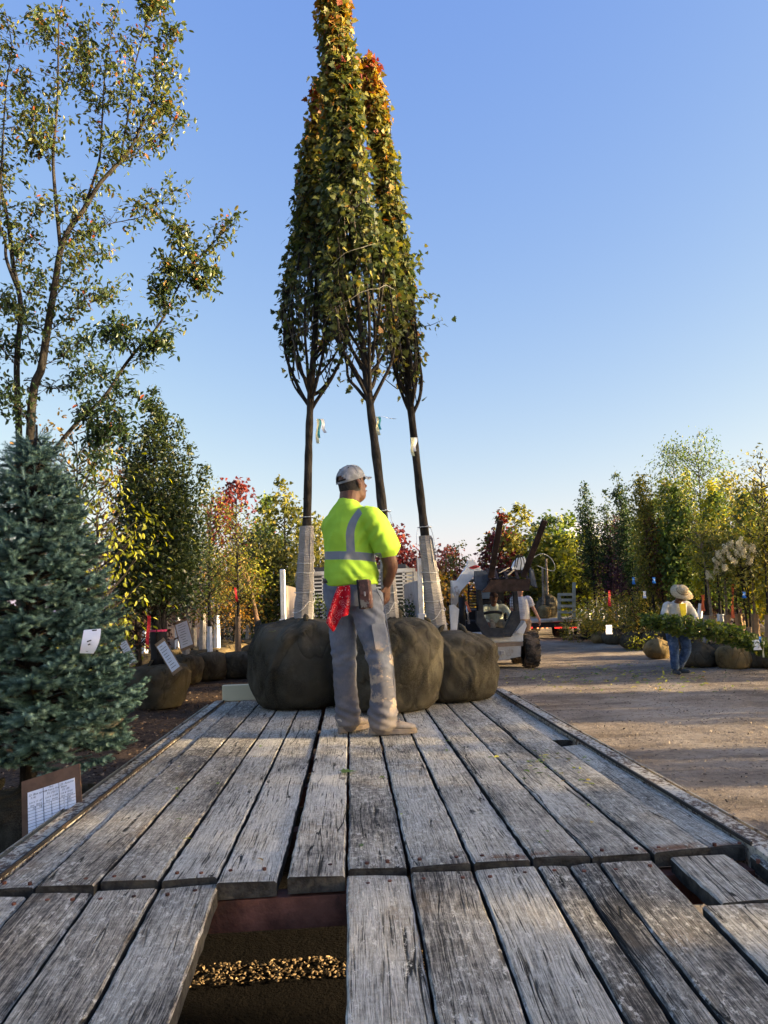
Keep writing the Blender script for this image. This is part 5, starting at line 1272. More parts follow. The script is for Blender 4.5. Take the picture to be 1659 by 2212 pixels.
    tor = [(.985, -.012, .00, .190, .180), (1.02, -.012, .0, .195, .190), (1.07, -.014, .005, .195, .187), (1.14, -.018, .01, .184, .170), (1.24, -.022, .01, .181, .160), (1.33, -.026, .0, .184, .148), (1.41, -.024, 0, .186, .135), (1.475, -.020, 0, .160, .110), (1.53, -.020, .005, .118, .092), (1.555, -.014, .010, .085, .082), (1.58, -.008, .012, .074, .076)]
    mb.tube([W(x, y, z) for z, x, y, a, b in tor], [(a, b) for z, x, y, a, b in tor], 32, ref=tuple(f))
    limb(mb, [W(-.02, 0, 1.45)+s*.09, R_sh+V3(.0, 0, -.01), R_sh.lerp(Rel, .40)+V3(.016, -.005, 0), R_sh.lerp(Rel, .74)+V3(.018, -.005, 0)], [.075, .084, .088, .090], 20)
    limb(mb, [W(-.02, 0, 1.43)-s*.08, L_sh+V3(0, 0, -.025), L_sh.lerp(Lel, .65)], [.07, .075, .08], 16)
    lime = (.385, .62, .055)
    def shirtfn(g):
        p = g.vadd(g.obj(), tuple(-q for q in o)); x, y, z = g.sep(p); n = g.noise(p, 5., 4)
        col = g.mix(g.ss(n, .3, .7), (.31, .53, .045), lime)
        warp = g.mul(g.addm(n, -.5), .012)
        zb = g.addm(g.addm(z, warp), g.mul(x, .085))
        band = g.ss(g.m('ABSOLUTE', g.addm(zb, -1.180)), .0285, .0265)
        fz = g.addm(g.mul(g.m('POWER', g.m('MAXIMUM', g.addm(z, -1.31), 0.), 2.), 2.4), -.012)
        xs = g.m('ABSOLUTE', g.m('SUBTRACT', g.addm(x, warp), fz)); st = g.mul(g.ss(xs, .0300, .0280), g.ss(z, 1.155, 1.158))
        u_ = g.addm(g.mul(x, .60), g.mul(y, .80))
        st = g.mul(st, g.ss(u_, .07, .05))
        slv = g.ss(g.addm(g.mul(x, 1.), g.mul(z, .42)), .685, .690)
        k = g.mul(g.m('MAXIMUM', band, st), g.m('SUBTRACT', 1., slv))
        col = g.mix(k, col, (.20, .215, .235))
        seam = g.ss(g.noise(g.scale(p, (1, 1, 1)), 700., 1), .3, .7)
        return {'color': col, 'rough': g.ss(k, 0, 1, .85, .45), 'normal': g.bump(g.addm(g.mul(seam, .15), g.mul(n, .4)), .25, .006)}
    wf = wrinkle(.011, 5., .007, 8., .7)
    def swr(c):
        q = c-o; w = wf(c)
        w += .007*math.sin((q.z*1.0+q.x*.9+.02*math.sin(q.x*30))*64)*max(0, 1-abs(q.z-1.06)/.10)*max(0, min(1, (q.x+.15)*5))   # folds above the hem
        w += .006*math.sin((q.x*.8-q.z*.7)*85)*max(0, 1-((q.x-.10)**2+(q.z-1.31)**2)/.014)
        return w
    link("shirt", remesh(mb, "shirt", .0075, 3, swr), M("lime_shirt", shirtfn, .85, .15), T)
    # trousers
    mb = MB()
    hp = [(1.045, -.030, .0, .180, .155), (.99, -.030, .0, .190, .165), (.92, -.025, .01, .196, .170), (.84, -.015, .01, .185, .155)]
    mb.tube([W(x, y, z) for z, x, y, a, b in reversed(hp)], [(a, b) for z, x, y, a, b in reversed(hp)], 28, ref=tuple(f))
    limb(mb, [hipR+V3(.02, 0, -.02), W(.105, -.05, .72), knR, W(.175, -.085, .30), W(.165, -.09, .15), W(.165, -.09, .045)], [(.124, .116), (.104, .104), .087, .084, .096, .096], 24)
    limb(mb, [hipL+V3(.0, 0, -.02), W(-.085, .08, .72), knL+V3(-.005, 0, 0), W(-.078, .075, .30), W(-.070, .07, .15), W(-.066, .065, .045)], [(.118, .114), (.100, .100), .085, .080, .086, .088], 24)
    def trfn(g):
        p = g.vadd(g.obj(), tuple(-q for q in o)); x, y, z = g.sep(p)
        n = g.noise(p, 7., 5, .6); tw = g.noise(g.scale(p, (1, 1, .5)), 90., 2)
        col = g.mix(g.ss(n, .3, .7), (.120, .136, .172), (.185, .203, .245))
        lowm = g.ss(z, .62, .25); col = g.mix(g.mul(lowm, .75), col, (.130, .118, .118))
        d = g.ss(g.noise(g.scale(p, (1, 1, 1.25)), 7.5, 6, .62), .50, .60); reg = g.mul(g.ss(z, .64, .50), g.ss(z, .10, .22))
        right = g.ss(x, .03, .09); amt = g.addm(g.mul(right, .8), .12)
        col = g.mix(g.mul(g.mul(d, reg), amt), col, (.47, .36, .25))
        col = g.mix(g.mul(g.ss(z, .14, .06), .5), col, (.32, .26, .20))
        col = g.mix(g.ss(tw, .4, .8, 0., .18), col, (.05, .055, .065))
        return {'color': col, 'normal': g.bump(g.addm(g.mul(tw, .2), g.mul(n, .5)), .3, .006)}
    TRM = M("dirty_grey_work_trousers", trfn, .92, .1)
    wf2 = wrinkle(.006, 8., .004, 13., 1.7, 3)
    def twr(c):
        q = c-o; w = wf2(c)
        k = max(0, 1-abs(q.z-.13)/.13); w += .006*k*math.sin(q.z*105+q.x*38-q.y*25+3*mnoise.noise(c*6))      # stacked cuffs
        w += .0045*max(0, 1-abs(q.z-.5)/.12)*math.sin(q.z*75-q.x*40+3*mnoise.noise(c*7))
        w += .006*max(0, 1-abs(q.z-.80)/.08)*math.sin((q.z+q.x*.8)*90)
        return w
    tr = link("trousers", remesh(mb, "trousers", .0075, 2, twr), TRM, T)
    # cargo pocket, side seam, back pocket as raised cloth
    def patch(pts, th=.006):
        m_ = MB(); cv = [Vector(p) for p in pts]; nn = (cv[1]-cv[0]).cross(cv[2]-cv[0]).normalized()
        if nn.y > 0: nn = -nn
        m_.prism([p-nn*.002 for p in cv], nn*th); return m_
    patch([W(.105, -.172, .72), W(.192, -.128, .72), W(.205, -.140, .565), W(.128, -.182, .555)], .010).build("cargo_pocket", TRM, tr)
    mb = MB(); mb.tube(smooth_line([W(.150, -.118, .955), W(.192, -.110, .86), W(.212, -.110, .74), W(.232, -.122, .56), W(.247, -.125, .40), W(.245, -.128, .28)], 18), .0035, 5); mb.build("side_seam", TRM, tr)
    mb = MB(); bw = [W(-.030+.0, 0, 1.022)+s*(.187*math.cos(t))+f*(.162*math.sin(t)) for t in np.linspace(0, 6.283, 40)]
    mb.tube(bw, [(.005, .019)]*40, 6, ref=(0, 0, 1)); mb.build("belt", M("dark_belt", (.015, .015, .017), .5), T)
    # shoes: pale suede moccasins with a wedge sole
    SUEDE = mottled("tan_suede", (.40, .32, .23), .3, 16, .9, .15, 0, (.52, .45, .36), 50, .25)
    SOLE = mottled("worn_sole", (.30, .235, .17), .25, 12, .9)
    for an, d, ln, nm in ((W(.165, -.09, 0), Vector((1, -.04, 0)), .31, 1), (W(-.070, .07, 0), Vector((.70, .72, 0)).normalized(), .30, 2)):
        sd = Vector((-d.y, d.x, 0)); mb = MB()
        P = [(-.085, .055, .034, .036), (-.05, .060, .040, .045), (.02, .062, .042, .050), (.08, .052, .042, .036), (.14, .044, .046, .027), (.185, .040, .044, .020), (.215, .038, .028, .012)]
        q = ln/.31
        mb.tube([an+d*a*q+Vector((0, 0, h)) for a, h, w, t in P], [(w, t) for a, h, w, t in P], 16, ref=(0, 0, 1))
        mb.tube([an+Vector((0, 0, .05)), an+Vector((0, 0, .13))], [.048, .045], 14)
        shoe = link("shoe", remesh(mb, "shoe", .005, 3), SUEDE, T)
        mb = MB(); out = []
        for k in range(28):
            t = 2*math.pi*k/28; cx = math.cos(t); w = (.050 if cx > 0 else .043)*math.sin(t); out.append(an+d*(.064*q+.160*q*cx)+sd*w*(1 if abs(cx) < .9 else .9))
        vs = [p+Vector((0, 0, 0)) for p in out]+[p+Vector((0, 0, .030+.006*max(0, -math.cos(2*math.pi*k/28)))) for k, p in enumerate(out)]
        mb.add(vs, [tuple(range(27, -1, -1)), tuple(range(28, 56))]+[(k, (k+1) % 28, 28+(k+1) % 28, 28+k) for k in range(28)])
        mb.build("sole", SOLE, shoe, smooth=False)
        mb = MB()
        for k in range(3): mb.tube([an+d*(.055+.025*k)*q+sd*.03+Vector((0, 0, .100-.012*k)), an+d*(.06+.025*k)*q+Vector((0, 0, .112-.013*k)), an+d*(.055+.025*k)*q-sd*.03+Vector((0, 0, .100-.012*k))], .004, 5)
        mb.build("lace", SOLE, shoe)
    mb = MB(); w = Rwr+V3(0, 0, .012); mb.tube([w+V3(.034*math.cos(t), .034*math.sin(t), .008*math.sin(t)) for t in np.linspace(0, 6.283, 20)], .004, 5); mb.build("wrist_band", STRING, T)
    # red bandana hanging from the back pocket
    def bfn(g):
        p = g.obj(); n = g.noise(p, 40., 2, col=True); q = g.vadd(p, g.scale(n, (.012,)*3))
        v1 = g.vor(q, 26.); ring = g.ss(g.m('ABSOLUTE', g.m('SUBTRACT', g.m('MODULO', v1, .22), .10)), .020, .012); big = g.ss(v1, .62, .5)
        v2 = g.vor(p, 60.); dot = g.ss(v2, .24, .20)
        gate = g.ss(g.noise(p, 9., 2), .46, .50); k = g.m('MAXIMUM', g.mul(g.mul(ring, big), gate), g.mul(dot, g.m('SUBTRACT', 1., gate)))
        return {'color': g.mix(g.mul(k, .85), g.mix(g.ss(g.noise(p, 12., 3), .3, .7), (.40, .008, .016), (.58, .014, .028)), (.66, .50, .50)), 'normal': g.bump(g.noise(p, 60., 3), .3, .005)}
    Y = o.y-.205
    B = thing("bandana", "red paisley bandana hanging out of the man's back trouser pocket", "bandana", aty(745, 1270, Y))
    mb = MB(); rows = 12; cols = 14; vs = []
    Lp = smooth_line([(729, 1267), (722, 1285), (713, 1312), (704, 1345)], rows+1); Rp = smooth_line([(756, 1264), (757, 1285), (756, 1310), (752, 1332)], rows+1)
    for j in range(2):
        for i in range(rows+1):
            t = i/rows
            for k in range(cols+1):
                q = k/cols; x = Lp[i][0]*(1-q)+Rp[i][0]*q; y = Lp[i][1]*(1-q)+Rp[i][1]*q
                if i == rows: y += (26*(1-abs(q-.33)/.33) if q < .66 else -3)*1.0
                vs.append(aty(x, y, Y-.022*math.sin(q*9+t)*(.35+t)-.004*j*0+(.006 if j else 0)))
    w_ = cols+1; N_ = (rows+1)*w_
    fs = [(i*w_+k, i*w_+k+1, (i+1)*w_+k+1, (i+1)*w_+k) for i in range(rows) for k in range(cols)]
    mb.add(vs, fs+[tuple(N_+q for q in reversed(a)) for a in fs]+[(i*w_, (i+1)*w_, N_+(i+1)*w_, N_+i*w_) for i in range(rows)]+[(i*w_+cols, N_+i*w_+cols, N_+(i+1)*w_+cols, (i+1)*w_+cols) for i in range(rows)]+[(rows*w_+k, rows*w_+k+1, N_+rows*w_+k+1, N_+rows*w_+k) for k in range(cols)])
    mb.build("cloth", M("red_paisley", bfn, .9, .1), B, smooth=True)
    # leather pouch on the belt
    Yp = o.y-.215; C_ = aty(789, 1284, Yp)
    B = thing("belt_pouch", "brown camouflage leather pouch on the man's belt at his right hip", "pouch", C_)
    LEA = M("brown_leather", lambda g: (lambda p: {'color': g.mix(g.ss(g.noise(p, 24., 4, .6), .54, .58), g.mix(g.ss(g.noise(p, 14., 3), .4, .6), (.055, .022, .016), (.14, .052, .036)), (.30, .24, .17)), 'normal': g.bump(g.noise(p, 70., 3), .3, .004)})(g.obj()), .45, .4)
    rot = Matrix.Rotation(math.radians(-24), 3, 'Z') @ Matrix.Rotation(math.radians(-4), 3, 'Y')
    mb = MB(); mb.box(C_, (.086, .050, .190), rot, bev=.010); pb = mb.build("pouch_body", LEA, B)
    mb = MB(); mb.box(C_+rot @ Vector((.012, -.029, .047)), (.066, .010, .10), rot, bev=.004); mb.build("flap", M("glossy_brown_flap", mottled and (lambda g: g.mix(g.ss(g.noise(g.obj(), 30., 4), .4, .65), (.075, .022, .016), (.17, .06, .045))), .3, .5), B)
    mb = MB(); mb.box(C_+rot @ Vector((.012, -.036, .002)), (.012, .006, .030), rot, bev=.002); mb.build("clasp", M("pale_clasp", (.35, .30, .28), .35, .5, .3), B)
    mb = MB(); mb.box(C_+rot @ Vector((-.036, -.008, .005)), (.012, .048, .192), rot, bev=.003); mb.build("edge_strap", M("black_edge", (.015, .015, .015), .6), B)
stout_man()

def small_person(label, o, J, mats, torso, faces, hat=None, sleeves='short', group=None, voxel=.010, extra=None, head_s=1.0, leg=None, boots=None, hands=None):
    T = thing("person", label, "person", o, group); W = lambda p: Vector(o)+Vector(p)
    mb = MB(); f, u = faces; F_, U_, S_ = headpieces(mb, W(J['head']), f, u, head_s)
    limb(mb, [W(J['neck']), W(J['neck']).lerp(W(J['head']), .6)], [.060, .056])
    limb(mb, [W(p[:3]) for p in torso], [(p[3]*.75, p[4]*.75) for p in torso], ref=tuple(J.get('ref', (0, 1, 0))))
    for q in ('R', 'L'):
        limb(mb, [W(J['sh'+q]), W(J['el'+q]), W(J['wr'+q])], [.052, .042, .028])
        limb(mb, [W(J['hip'+q]), W(J['kn'+q]), W(J['an'+q])], [.075, .055, .040])
        hd = hands[q]; hand(mb, W(J['wr'+q]), hd[0], hd[1], 1.0, hd[2], 1 if q == 'R' else -1)
    link("body", remesh(mb, "body", min(voxel, .0075), 1), mats['skin'], T); face_parts(T, W(J['head']), F_, U_, S_, head_s)
    mb = MB(); mb.tube([W(p[:3]) for p in torso], [(p[3], p[4]) for p in torso], 22, ref=tuple(J.get('ref', (0, 1, 0))))
    for q in ('R', 'L'):
        if sleeves == 'long': limb(mb, [W(J['sh'+q]).lerp(W(torso[-2][:3]), .45), W(J['sh'+q]), W(J['el'+q]), W(J['wr'+q])], [.070, .075, .062, .044])
        else: limb(mb, [W(J['sh'+q]).lerp(W(torso[-2][:3]), .45), W(J['sh'+q]), W(J['sh'+q]).lerp(W(J['el'+q]), .6)], [.070, .074, .070])
    link("shirt", remesh(mb, "shirt", voxel, 2, wrinkle(.008, 7, .005, 14)), mats['shirt'], T)
    mb = MB(); hm = (W(J['hipR'])+W(J['hipL']))/2; limb(mb, [hm+Vector((0, 0, .10)), hm, hm-Vector((0, 0, .04))], [(.155, .12), (.165, .13), (.14, .11)], ref=tuple(J.get('ref', (0, 1, 0))))
    lg = leg or (.10, .078, .072)
    for q in ('R', 'L'): limb(mb, [W(J['hip'+q]), W(J['kn'+q]), W(J['an'+q])+Vector((0, 0, .03))], lg)
    link("trousers", remesh(mb, "trousers", voxel, 2, wrinkle(.006, 9, .005, 16)), mats['legs'], T)
    for q in ('R', 'L'):
        a = W(J['an'+q]); d = Vector(J['toe'+q]).normalized(); mb = MB(); z0 = a.z-.075
        limb(mb, [Vector((a.x, a.y, z0+.045))-d*.06, Vector((a.x, a.y, z0+.045))+d*.06, Vector((a.x, a.y, z0+.035))+d*.17], [(.04, .045), (.045, .042), (.038, .032)], ref=(0, 0, 1))
        limb(mb, [Vector((a.x, a.y, z0+.05)), a+(W(J['kn'+q])-a)*(boots or .12)], [.050, .058 if boots else .048])
        link("boot", remesh(mb, "boot", voxel*.8, 2), mats['boot'], T)
    if hat: hat(T, W(J['head']), F_, U_, S_)
    if extra: extra(T, W, F_, U_, S_)
    return T
OFFW = mottled("off_white_cotton", (.62, .58, .50), .15, 9, .9, .1)
# --- worker in the straw hat
ho = onz(1468, 1458)
def straw(T, c, F, U, S):
    mb = MB(); n = 28; prof = [(.182, -.012, 1), (.188, -.006, 1), (.10, .018, 1), (.092, .028, 0), (.088, .070, 0), (.080, .105, 0), (.055, .122, 0), (.02, .118, 0)]
    vs = []
    for r_, h, b in prof:
        for k in range(n):
            t = 2*math.pi*k/n; e = b*(.018*math.cos(2*t)+.006*math.sin(3*t)); vs.append(c+U*(.045+h+e*(1 if r_ > .12 else .2))+F*(r_*1.12*math.cos(t))+S*(r_*1.0*math.sin(t)))
    mb.add(vs, [(i*n+k, i*n+(k+1) % n, (i+1)*n+(k+1) % n, (i+1)*n+k) for i in range(len(prof)-1) for k in range(n)]+[tuple(7*n+k for k in range(n))])
    st = M("straw", lambda g: (lambda p: {'color': g.mix(g.ss(g.noise(g.scale(p, (1, 1, 3)), 45., 3), .35, .65), (.36, .27, .15), (.58, .47, .29)), 'normal': g.bump(g.noise(p, 120., 2), .5, .004)})(g.obj()), .8, .2)
    h = mb.build("straw_hat", st, T, smooth=True)
    mb = MB(); mb.tube([c+U*.077+F*(.095*1.12*math.cos(t))+S*(.095*math.sin(t)) for t in np.linspace(0, 6.283, 24)], [(.003, .011)]*24, 6, ref=(0, 0, 1)); mb.build("hat_band", mottled("hat_band", (.22, .16, .09), .2), h)
def hatman_extra(T, W, F, U, S):
    mb = MB(); mb.prism([W((-.005, -.245, 1.245)), W((.115, -.235, 1.25)), W((.105, -.225, .98)), W((.03, -.23, .97))], (0, .02, 0)); mb.build("undershirt", mottled("yellow_shirt", (.62, .50, .03), .15, 8), T)
J = dict(head=(.045, -.235, 1.405), neck=(.03, -.10, 1.26), shR=(-.155, -.06, 1.20), shL=(.235, -.05, 1.20), elR=(-.215, -.12, .96), elL=(.29, -.16, .98), wrR=(-.02, -.33, .865), wrL=(.20, -.30, .90),
         hipR=(-.07, .06, .80), hipL=(.12, .06, .80), knR=(-.075, -.03, .45), knL=(.15, -.03, .45), anR=(-.06, .02, .085), anL=(.06, .16, .085), toeR=(-.05, -1, 0), toeL=(.85, -.5, 0))
small_person("person in straw hat, white shirt and blue jeans holding a tied tree level", ho, J,
     dict(skin=SKIN, shirt=OFFW, legs=mottled("blue_jeans", (.055, .095, .19), .45, 10, .9, .1, 0, (.20, .25, .33), 60, .2, 5., (.5, .7)), boot=mottled("dark_blue_rubber_boot", (.028, .040, .055), .3, 8, .45, .4, 0, (.14, .12, .10), 30, .1)),
     [(.02, .05, .80, .17, .125), (.025, .02, .95, .175, .14), (.03, -.03, 1.12, .195, .15), (.035, -.07, 1.22, .165, .12), (.03, -.10, 1.28, .075, .075)], ((.12, -.72, -.62), (.05, -.55, .8)), straw, 'long', extra=hatman_extra, boots=.72, voxel=.009, leg=(.105, .085, .07),
     hands={'R': ((.85, -.25, .1), (.1, .4, -.8), .9), 'L': ((-.8, -.3, -.1), (0, .3, -.9), .9)})
# dark gloves of the worker are his own things worn on the hands; the tree he carries:
def carried():
    r = np.random.default_rng(41); Y = ho.y-.30
    pts = [np.array(aty(x, y, Y+dy)) for x, y, dy in ((1385, 1338, .05), (1430, 1346, 0), (1480, 1352, -.02), (1540, 1362, 0), (1600, 1378, .05), (1650, 1398, .1), (1690, 1412, .12))]
    T = thing("carried_tree", "slim leafy tied tree held level by the straw hat wearer", "tree", pts[2]); ax = smooth_line(pts, 40); mb = MB()
    mb.tube(ax, np.linspace(.006, .030, 40), 8)
    for i in range(26):
        k = r.integers(6, 32); p = ax[k]; q = p+np.array([-r.uniform(.2, .5), r.normal()*.1, r.normal()*.11]); mb.tube(smooth_line([p, (p+q)/2+r.normal(size=3)*.02, q], 6), np.linspace(.006, .002, 6), 4)
    mb.build("trunk", BARK, T, smooth=True)
    n = 2600; t = r.uniform(0, .92, n)**.85; P = interp(ax, t); w = np.interp(t, [0, .1, .4, .7, .92], [.09, .15, .175, .18, .13])
    a = r.uniform(0, 6.283, n); P = P+np.stack([r.normal(size=n)*.03, np.cos(a)*w*r.uniform(.4, 1.05, n), np.sin(a)*w*r.uniform(.4, 1.05, n)], -1)
    D = unit(r.normal(size=(n, 3))*.7+np.array([-.5, 0, -.1])); U = unit(r.normal(size=(n, 3))*.5+np.array([0, 0, 1.]))
    link("crown", leafmesh("crown", P, D, U, r.uniform(.05, .08, n), 'maple', .50+.18*r.normal(size=n)), LM['green'], T)
    ribbon("tag_card", PAPER, aty(1631, 1382, Y-.05), aty(1637, 1404, Y-.07), .14, T, tw=.15); ribbon("ribbon", BLUERIB, aty(1641, 1375, Y-.03), aty(1643, 1388, Y-.03), .06, T); ribbon("ribbon", CREAM, aty(1650, 1385, Y-.03), aty(1649, 1420, Y-.03), .03, T)
carried()
# ------------------------------------------------------------------ skid-steer loader facing the camera
WHITE = mottled("scuffed_white_paint", (.66, .67, .66), .12, 7, .5, .35, 0, (.30, .25, .20), 30, .1, 3., (.60, .72))
SLATE = mottled("slate_blue_steel", (.075, .092, .118), .35, 6, .6, .3, .2, (.14, .13, .12), 30, .15)
GREYW = mottled("muddy_grey_white", (.48, .46, .42), .2, 6, .6, .3, 0, (.26, .21, .16), 30, .1, 3., (.45, .65))
TANP = mottled("tan_stripe", (.33, .24, .17), .2, 8, .7)
BLACKM = mottled("black_metal", (.014, .015, .018), .3, 10, .6)
CABG = mottled("dusty_charcoal_paint", (.034, .040, .050), .35, 8, .7, .25, 0, (.12, .105, .085), 30, .1, 5., (.52, .72))
def loader():
    Y0 = 15.3
    P = lambda x, y, dy=0.: aty(x, y, Y0+dy)
    root = at(1070, Y0+.8); T = thing("skid_steer_loader", "white skid steer loader with its dark fork carriage raised over the cab", "loader", root)
    def slab(px, dy, th): m_ = MB(); m_.prism([P(x, y, dy) for x, y in px], (0, th, 0)); return m_
    zb = .22
    # body
    a, b = P(1000, 1366), P(1131, 1366); x0, x1 = a.x, b.x
    mb = MB(); mb.box(((x0+x1)/2, Y0+.8, (P(0, 1366).z*0+P(1100, 1388).z+P(1100, 1367).z)/2), (x1-x0, 1.5, P(1100, 1367).z-P(1100, 1388).z), bev=.02); mb.build("front_panel", WHITE, T)
    z1, z2 = P(1100, 1388).z-.002, P(1100, 1397).z
    mb = MB(); mb.box(((x0+x1)/2, Y0+.8, (z1+z2)/2), (x1-x0-.02, 1.48, z1-z2)); mb.build("tan_stripe", TANP, T)
    z3 = P(1100, 1425).z
    mb = MB(); mb.prism([Vector((x0+.03, Y0+.04, z2-.002)), Vector((x1-.06, Y0+.04, z2-.002)), Vector((x1-.08, Y0+.04, z3+.05)), Vector((x1-.45, Y0+.04, z3)), Vector((x0+.03, Y0+.04, z3))], (0, 1.5, 0)); lp = mb.build("lower_panel", GREYW, T)
    mb = MB(); c = P(1085, 1410, .02); mb.box(c, (.09, .05, .09), bev=.01); c = P(1102, 1373, -.01); mb.box(c, (.12, .02, .02)); mb.build("bracket", GREYW, T)
    mb = MB(); mb.box(((x0+x1)/2, Y0+1.5, .62), (x1-x0-.15, 1.1, .75), bev=.04); mb.box(((x0+x1)/2, Y0+1.8, 1.05), (1.0, .6, .35), bev=.04); mb.build("engine_cover", BLACKM, T)
    # wheels
    cR = P(1148, 1404, .28)
    for x, ax in ((cR.x-.02, 1), (P(1008, 1404, .28).x, -1)):
        for dy in (.30, 1.35):
            t, r_ = MB(), MB(); wheel(t, r_, (x, Y0+dy+.05, .372), .372, .31, (ax, 0, 0), lugs=22, seg=36)
            w_ = t.build("wheel", RUBBER, T); r_.build("rim", RIMM, w_, smooth=True)
    mb = MB(); mb.prism([P(1114, 1366, -.01), P(1128, 1350, -.01), P(1134, 1341, -.01), P(1138, 1352, -.01), P(1131, 1370, -.01)], (0, .35, 0)); mb.build("front_bracket", WHITE, T)
    # cab frame
    mb = MB()
    for (p, q) in (((1032, 1256), (1041, 1342)), ((1111, 1270), (1118, 1342))):
        mb.beam(P(*p, .05), P(*q, .05), .10, .10, bev=.01); mb.beam(P(p[0], p[1], 1.25), P(q[0], q[1], 1.25), .06, .08)
        mb.beam(P(p[0], p[1], .05), P(p[0], p[1], 1.25), .07, .08)
    mb.beam(P(1030, 1257, .05), P(1113, 1265, .05), .09, .10); mb.beam(P(1030, 1257, 1.25), P(1113, 1262, 1.25), .08, .08)
    mb.build("cab_frame", CABG, T)
    slab([(1030, 1320), (1041, 1320), (1058, 1356), (1092, 1358), (1108, 1320), (1122, 1320), (1124, 1344), (1104, 1376), (1048, 1376), (1030, 1346)], -.10, .16).build("lower_cab_frame", CABG, T)
    mb = MB(); a, b = P(1026, 1255, .0), P(1116, 1255, .0); mb.box(((a.x+b.x)/2, Y0+.65, a.z+.03), (b.x-a.x, 1.35, .05), bev=.015); mb.build("cab_roof", BLACKM, T)
    mb = MB()
    for k in range(13): mb.beam(P(1012, 1266+k*6, .1), P(1031, 1266+k*6, .1), .012, .022)      # louvred left screen
    mb.beam(P(1012, 1262, .12), P(1013, 1344, .12), .03, .03); mb.beam(P(1030, 1262, .12), P(1031, 1344, .12), .03, .03)
    mb.build("louvred_screen", BLACKM, T); mb = MB()
    for k in range(13): mb.beam(P(1094, 1274+k*6, 1.2), P(1110, 1274+k*6, 1.2), .010, .010)
    for x in (1097, 1101, 1105, 1108): mb.beam(P(x, 1272, 1.2), P(x, 1348, 1.2), .008, .008)
    mb.build("wire_screen", BLACKM, T)
    mb = MB(); a, b = P(1031, 1262, 1.3), P(1094, 1345, 1.3); mb.box(((a.x+b.x)/2, Y0+1.42, (a.z+b.z)/2), (b.x-a.x, .03, a.z-b.z)); mb.build("cab_back", BLACKM, T)
    mb = MB(); a, b = P(1031, 1262, 1.27), P(1062, 1293, 1.27); mb.box(((a.x+b.x)/2, Y0+1.39, (a.z+b.z)/2), (b.x-a.x, .012, a.z-b.z), bev=.004); mb.build("rear_window", M("pale_blue_pane", (.16, .28, .45), .15, .6), T)
    a, b = P(1050, 1330, .6), P(1094, 1330, .6)
    mb = MB(); mb.box(((a.x+b.x)/2, Y0+.95, .82), (.55, .5, .10), bev=.03); mb.box(((a.x+b.x)/2, Y0+1.22, 1.12), (.52, .10, .6), bev=.04); mb.build("seat", BLACKM, T)
    mb = MB(); mb.tube(smooth_line([P(1044, 1326, .12), P(1056, 1323, .06), P(1072, 1322, .06), P(1084, 1324, .12)], 9), .03, 8); mb.build("lap_bar", BLACKM, T, smooth=True)
    for x, y in ((1043, 1330), (1092, 1330)):
        mb = MB(); mb.tube([P(x, y+12, .3), P(x, y-2, .28)], .018, 7); mb.ell(P(x, y-3, .28), (.03, .03, .045), 8, 6); mb.build("joystick", BLACKM, T, smooth=True)
    # lift arms
    slab([(974, 1254), (988, 1254), (1010, 1220), (1011, 1210), (1021, 1208), (1041, 1231), (1026, 1242), (1008, 1263), (996, 1276), (991, 1287), (983, 1287)], -.25, .16).build("lift_arm", WHITE, T)
    slab([(1106, 1230), (1112, 1214), (1119, 1205), (1133, 1202), (1137, 1214), (1128, 1231)], -.2, .16).build("lift_arm", WHITE, T)
    slab([(975, 1262), (990, 1262), (990, 1300), (981, 1318), (976, 1318)], .6, .14).build("arm_link", GREYW, T)
    slab([(972, 1308), (981, 1306), (992, 1316), (987, 1366), (975, 1364)], -.1, .12).build("rear_guard", WHITE, T)
    mb = MB(); mb.tube([P(997, 1290, .2), P(999, 1362, .2)], .07, 10); mb.build("lift_cylinder", BLACKM, T, smooth=True)
    mb = MB(); mb.tube([P(1008, 1304, .1), P(1013, 1348, .1)], .028, 9); mb.build("cylinder_rod", M("bright_rod", (.5, .5, .5), .25, .5, .9), T, smooth=True)
    mb = MB(); mb.beam(P(1006, 1300, .05), P(1016, 1322, .05), .06, .04); mb.build("orange_strap", mottled("faded_orange", (.50, .16, .10), .2), T)
    # emblem: red lens with pale centre bar on the left arm
    mb = MB(); c = P(1025, 1225, -.262); n = 20; pts = [c+Vector((.085*math.cos(t)*(1+.25*(abs(math.cos(t)) > .93)), 0, .035*math.sin(t)+.01*math.cos(t))) for t in np.linspace(0, 6.283, n, endpoint=False)]
    mb.prism(pts, (0, .006, 0)); e = mb.build("emblem", M("emblem_red", (.45, .03, .03), .5), T)
    mb = MB(); mb.box(c+Vector((0, -.004, 0)), (.11, .004, .022)); mb.build("emblem_bar", M("emblem_dark", (.10, .02, .025), .5), e)
    slab([(1026, 1233), (1049, 1232), (1055, 1242), (1056, 1264), (1046, 1277), (1031, 1273), (1027, 1258)], -.45, .14).build("tilt_plate", SLATE, T)
    slab([(1146, 1226), (1152, 1230), (1161, 1270), (1147, 1263)], -.45, .14).build("tilt_plate", SLATE, T)
    # fork carriage and forks
    RB = mottled("dark_rust", (.032, .022, .020), .4, 9, .8, .2, .1, (.07, .04, .03))
    mb = MB(); mb.prism([P(1060, 1253, -.75), P(1146, 1250, -.75), P(1143, 1276, -.75), P(1040, 1280, -.75), P(1052, 1266, -.75)], (0, .10, 0)); mb.prism([P(1058, 1254, -.70), P(1146, 1251, -.70), P(1146, 1258, -.70), P(1057, 1260, -.70)], (0, .45, 0)); mb.build("fork_carriage", RB, T)
    mb = MB(); mb.beam(P(1056, 1240, -.3), P(1148, 1234, -.3), .05, .06); mb.beam(P(1056, 1232, -.15), P(1146, 1228, -.15), .05, .05)
    for x in (1060, 1076, 1096, 1120, 1140): mb.beam(P(x, 1253, -.72), P(x-8, 1230, -.15), .05, .05)
    mb.build("carriage_bars", RB, T)
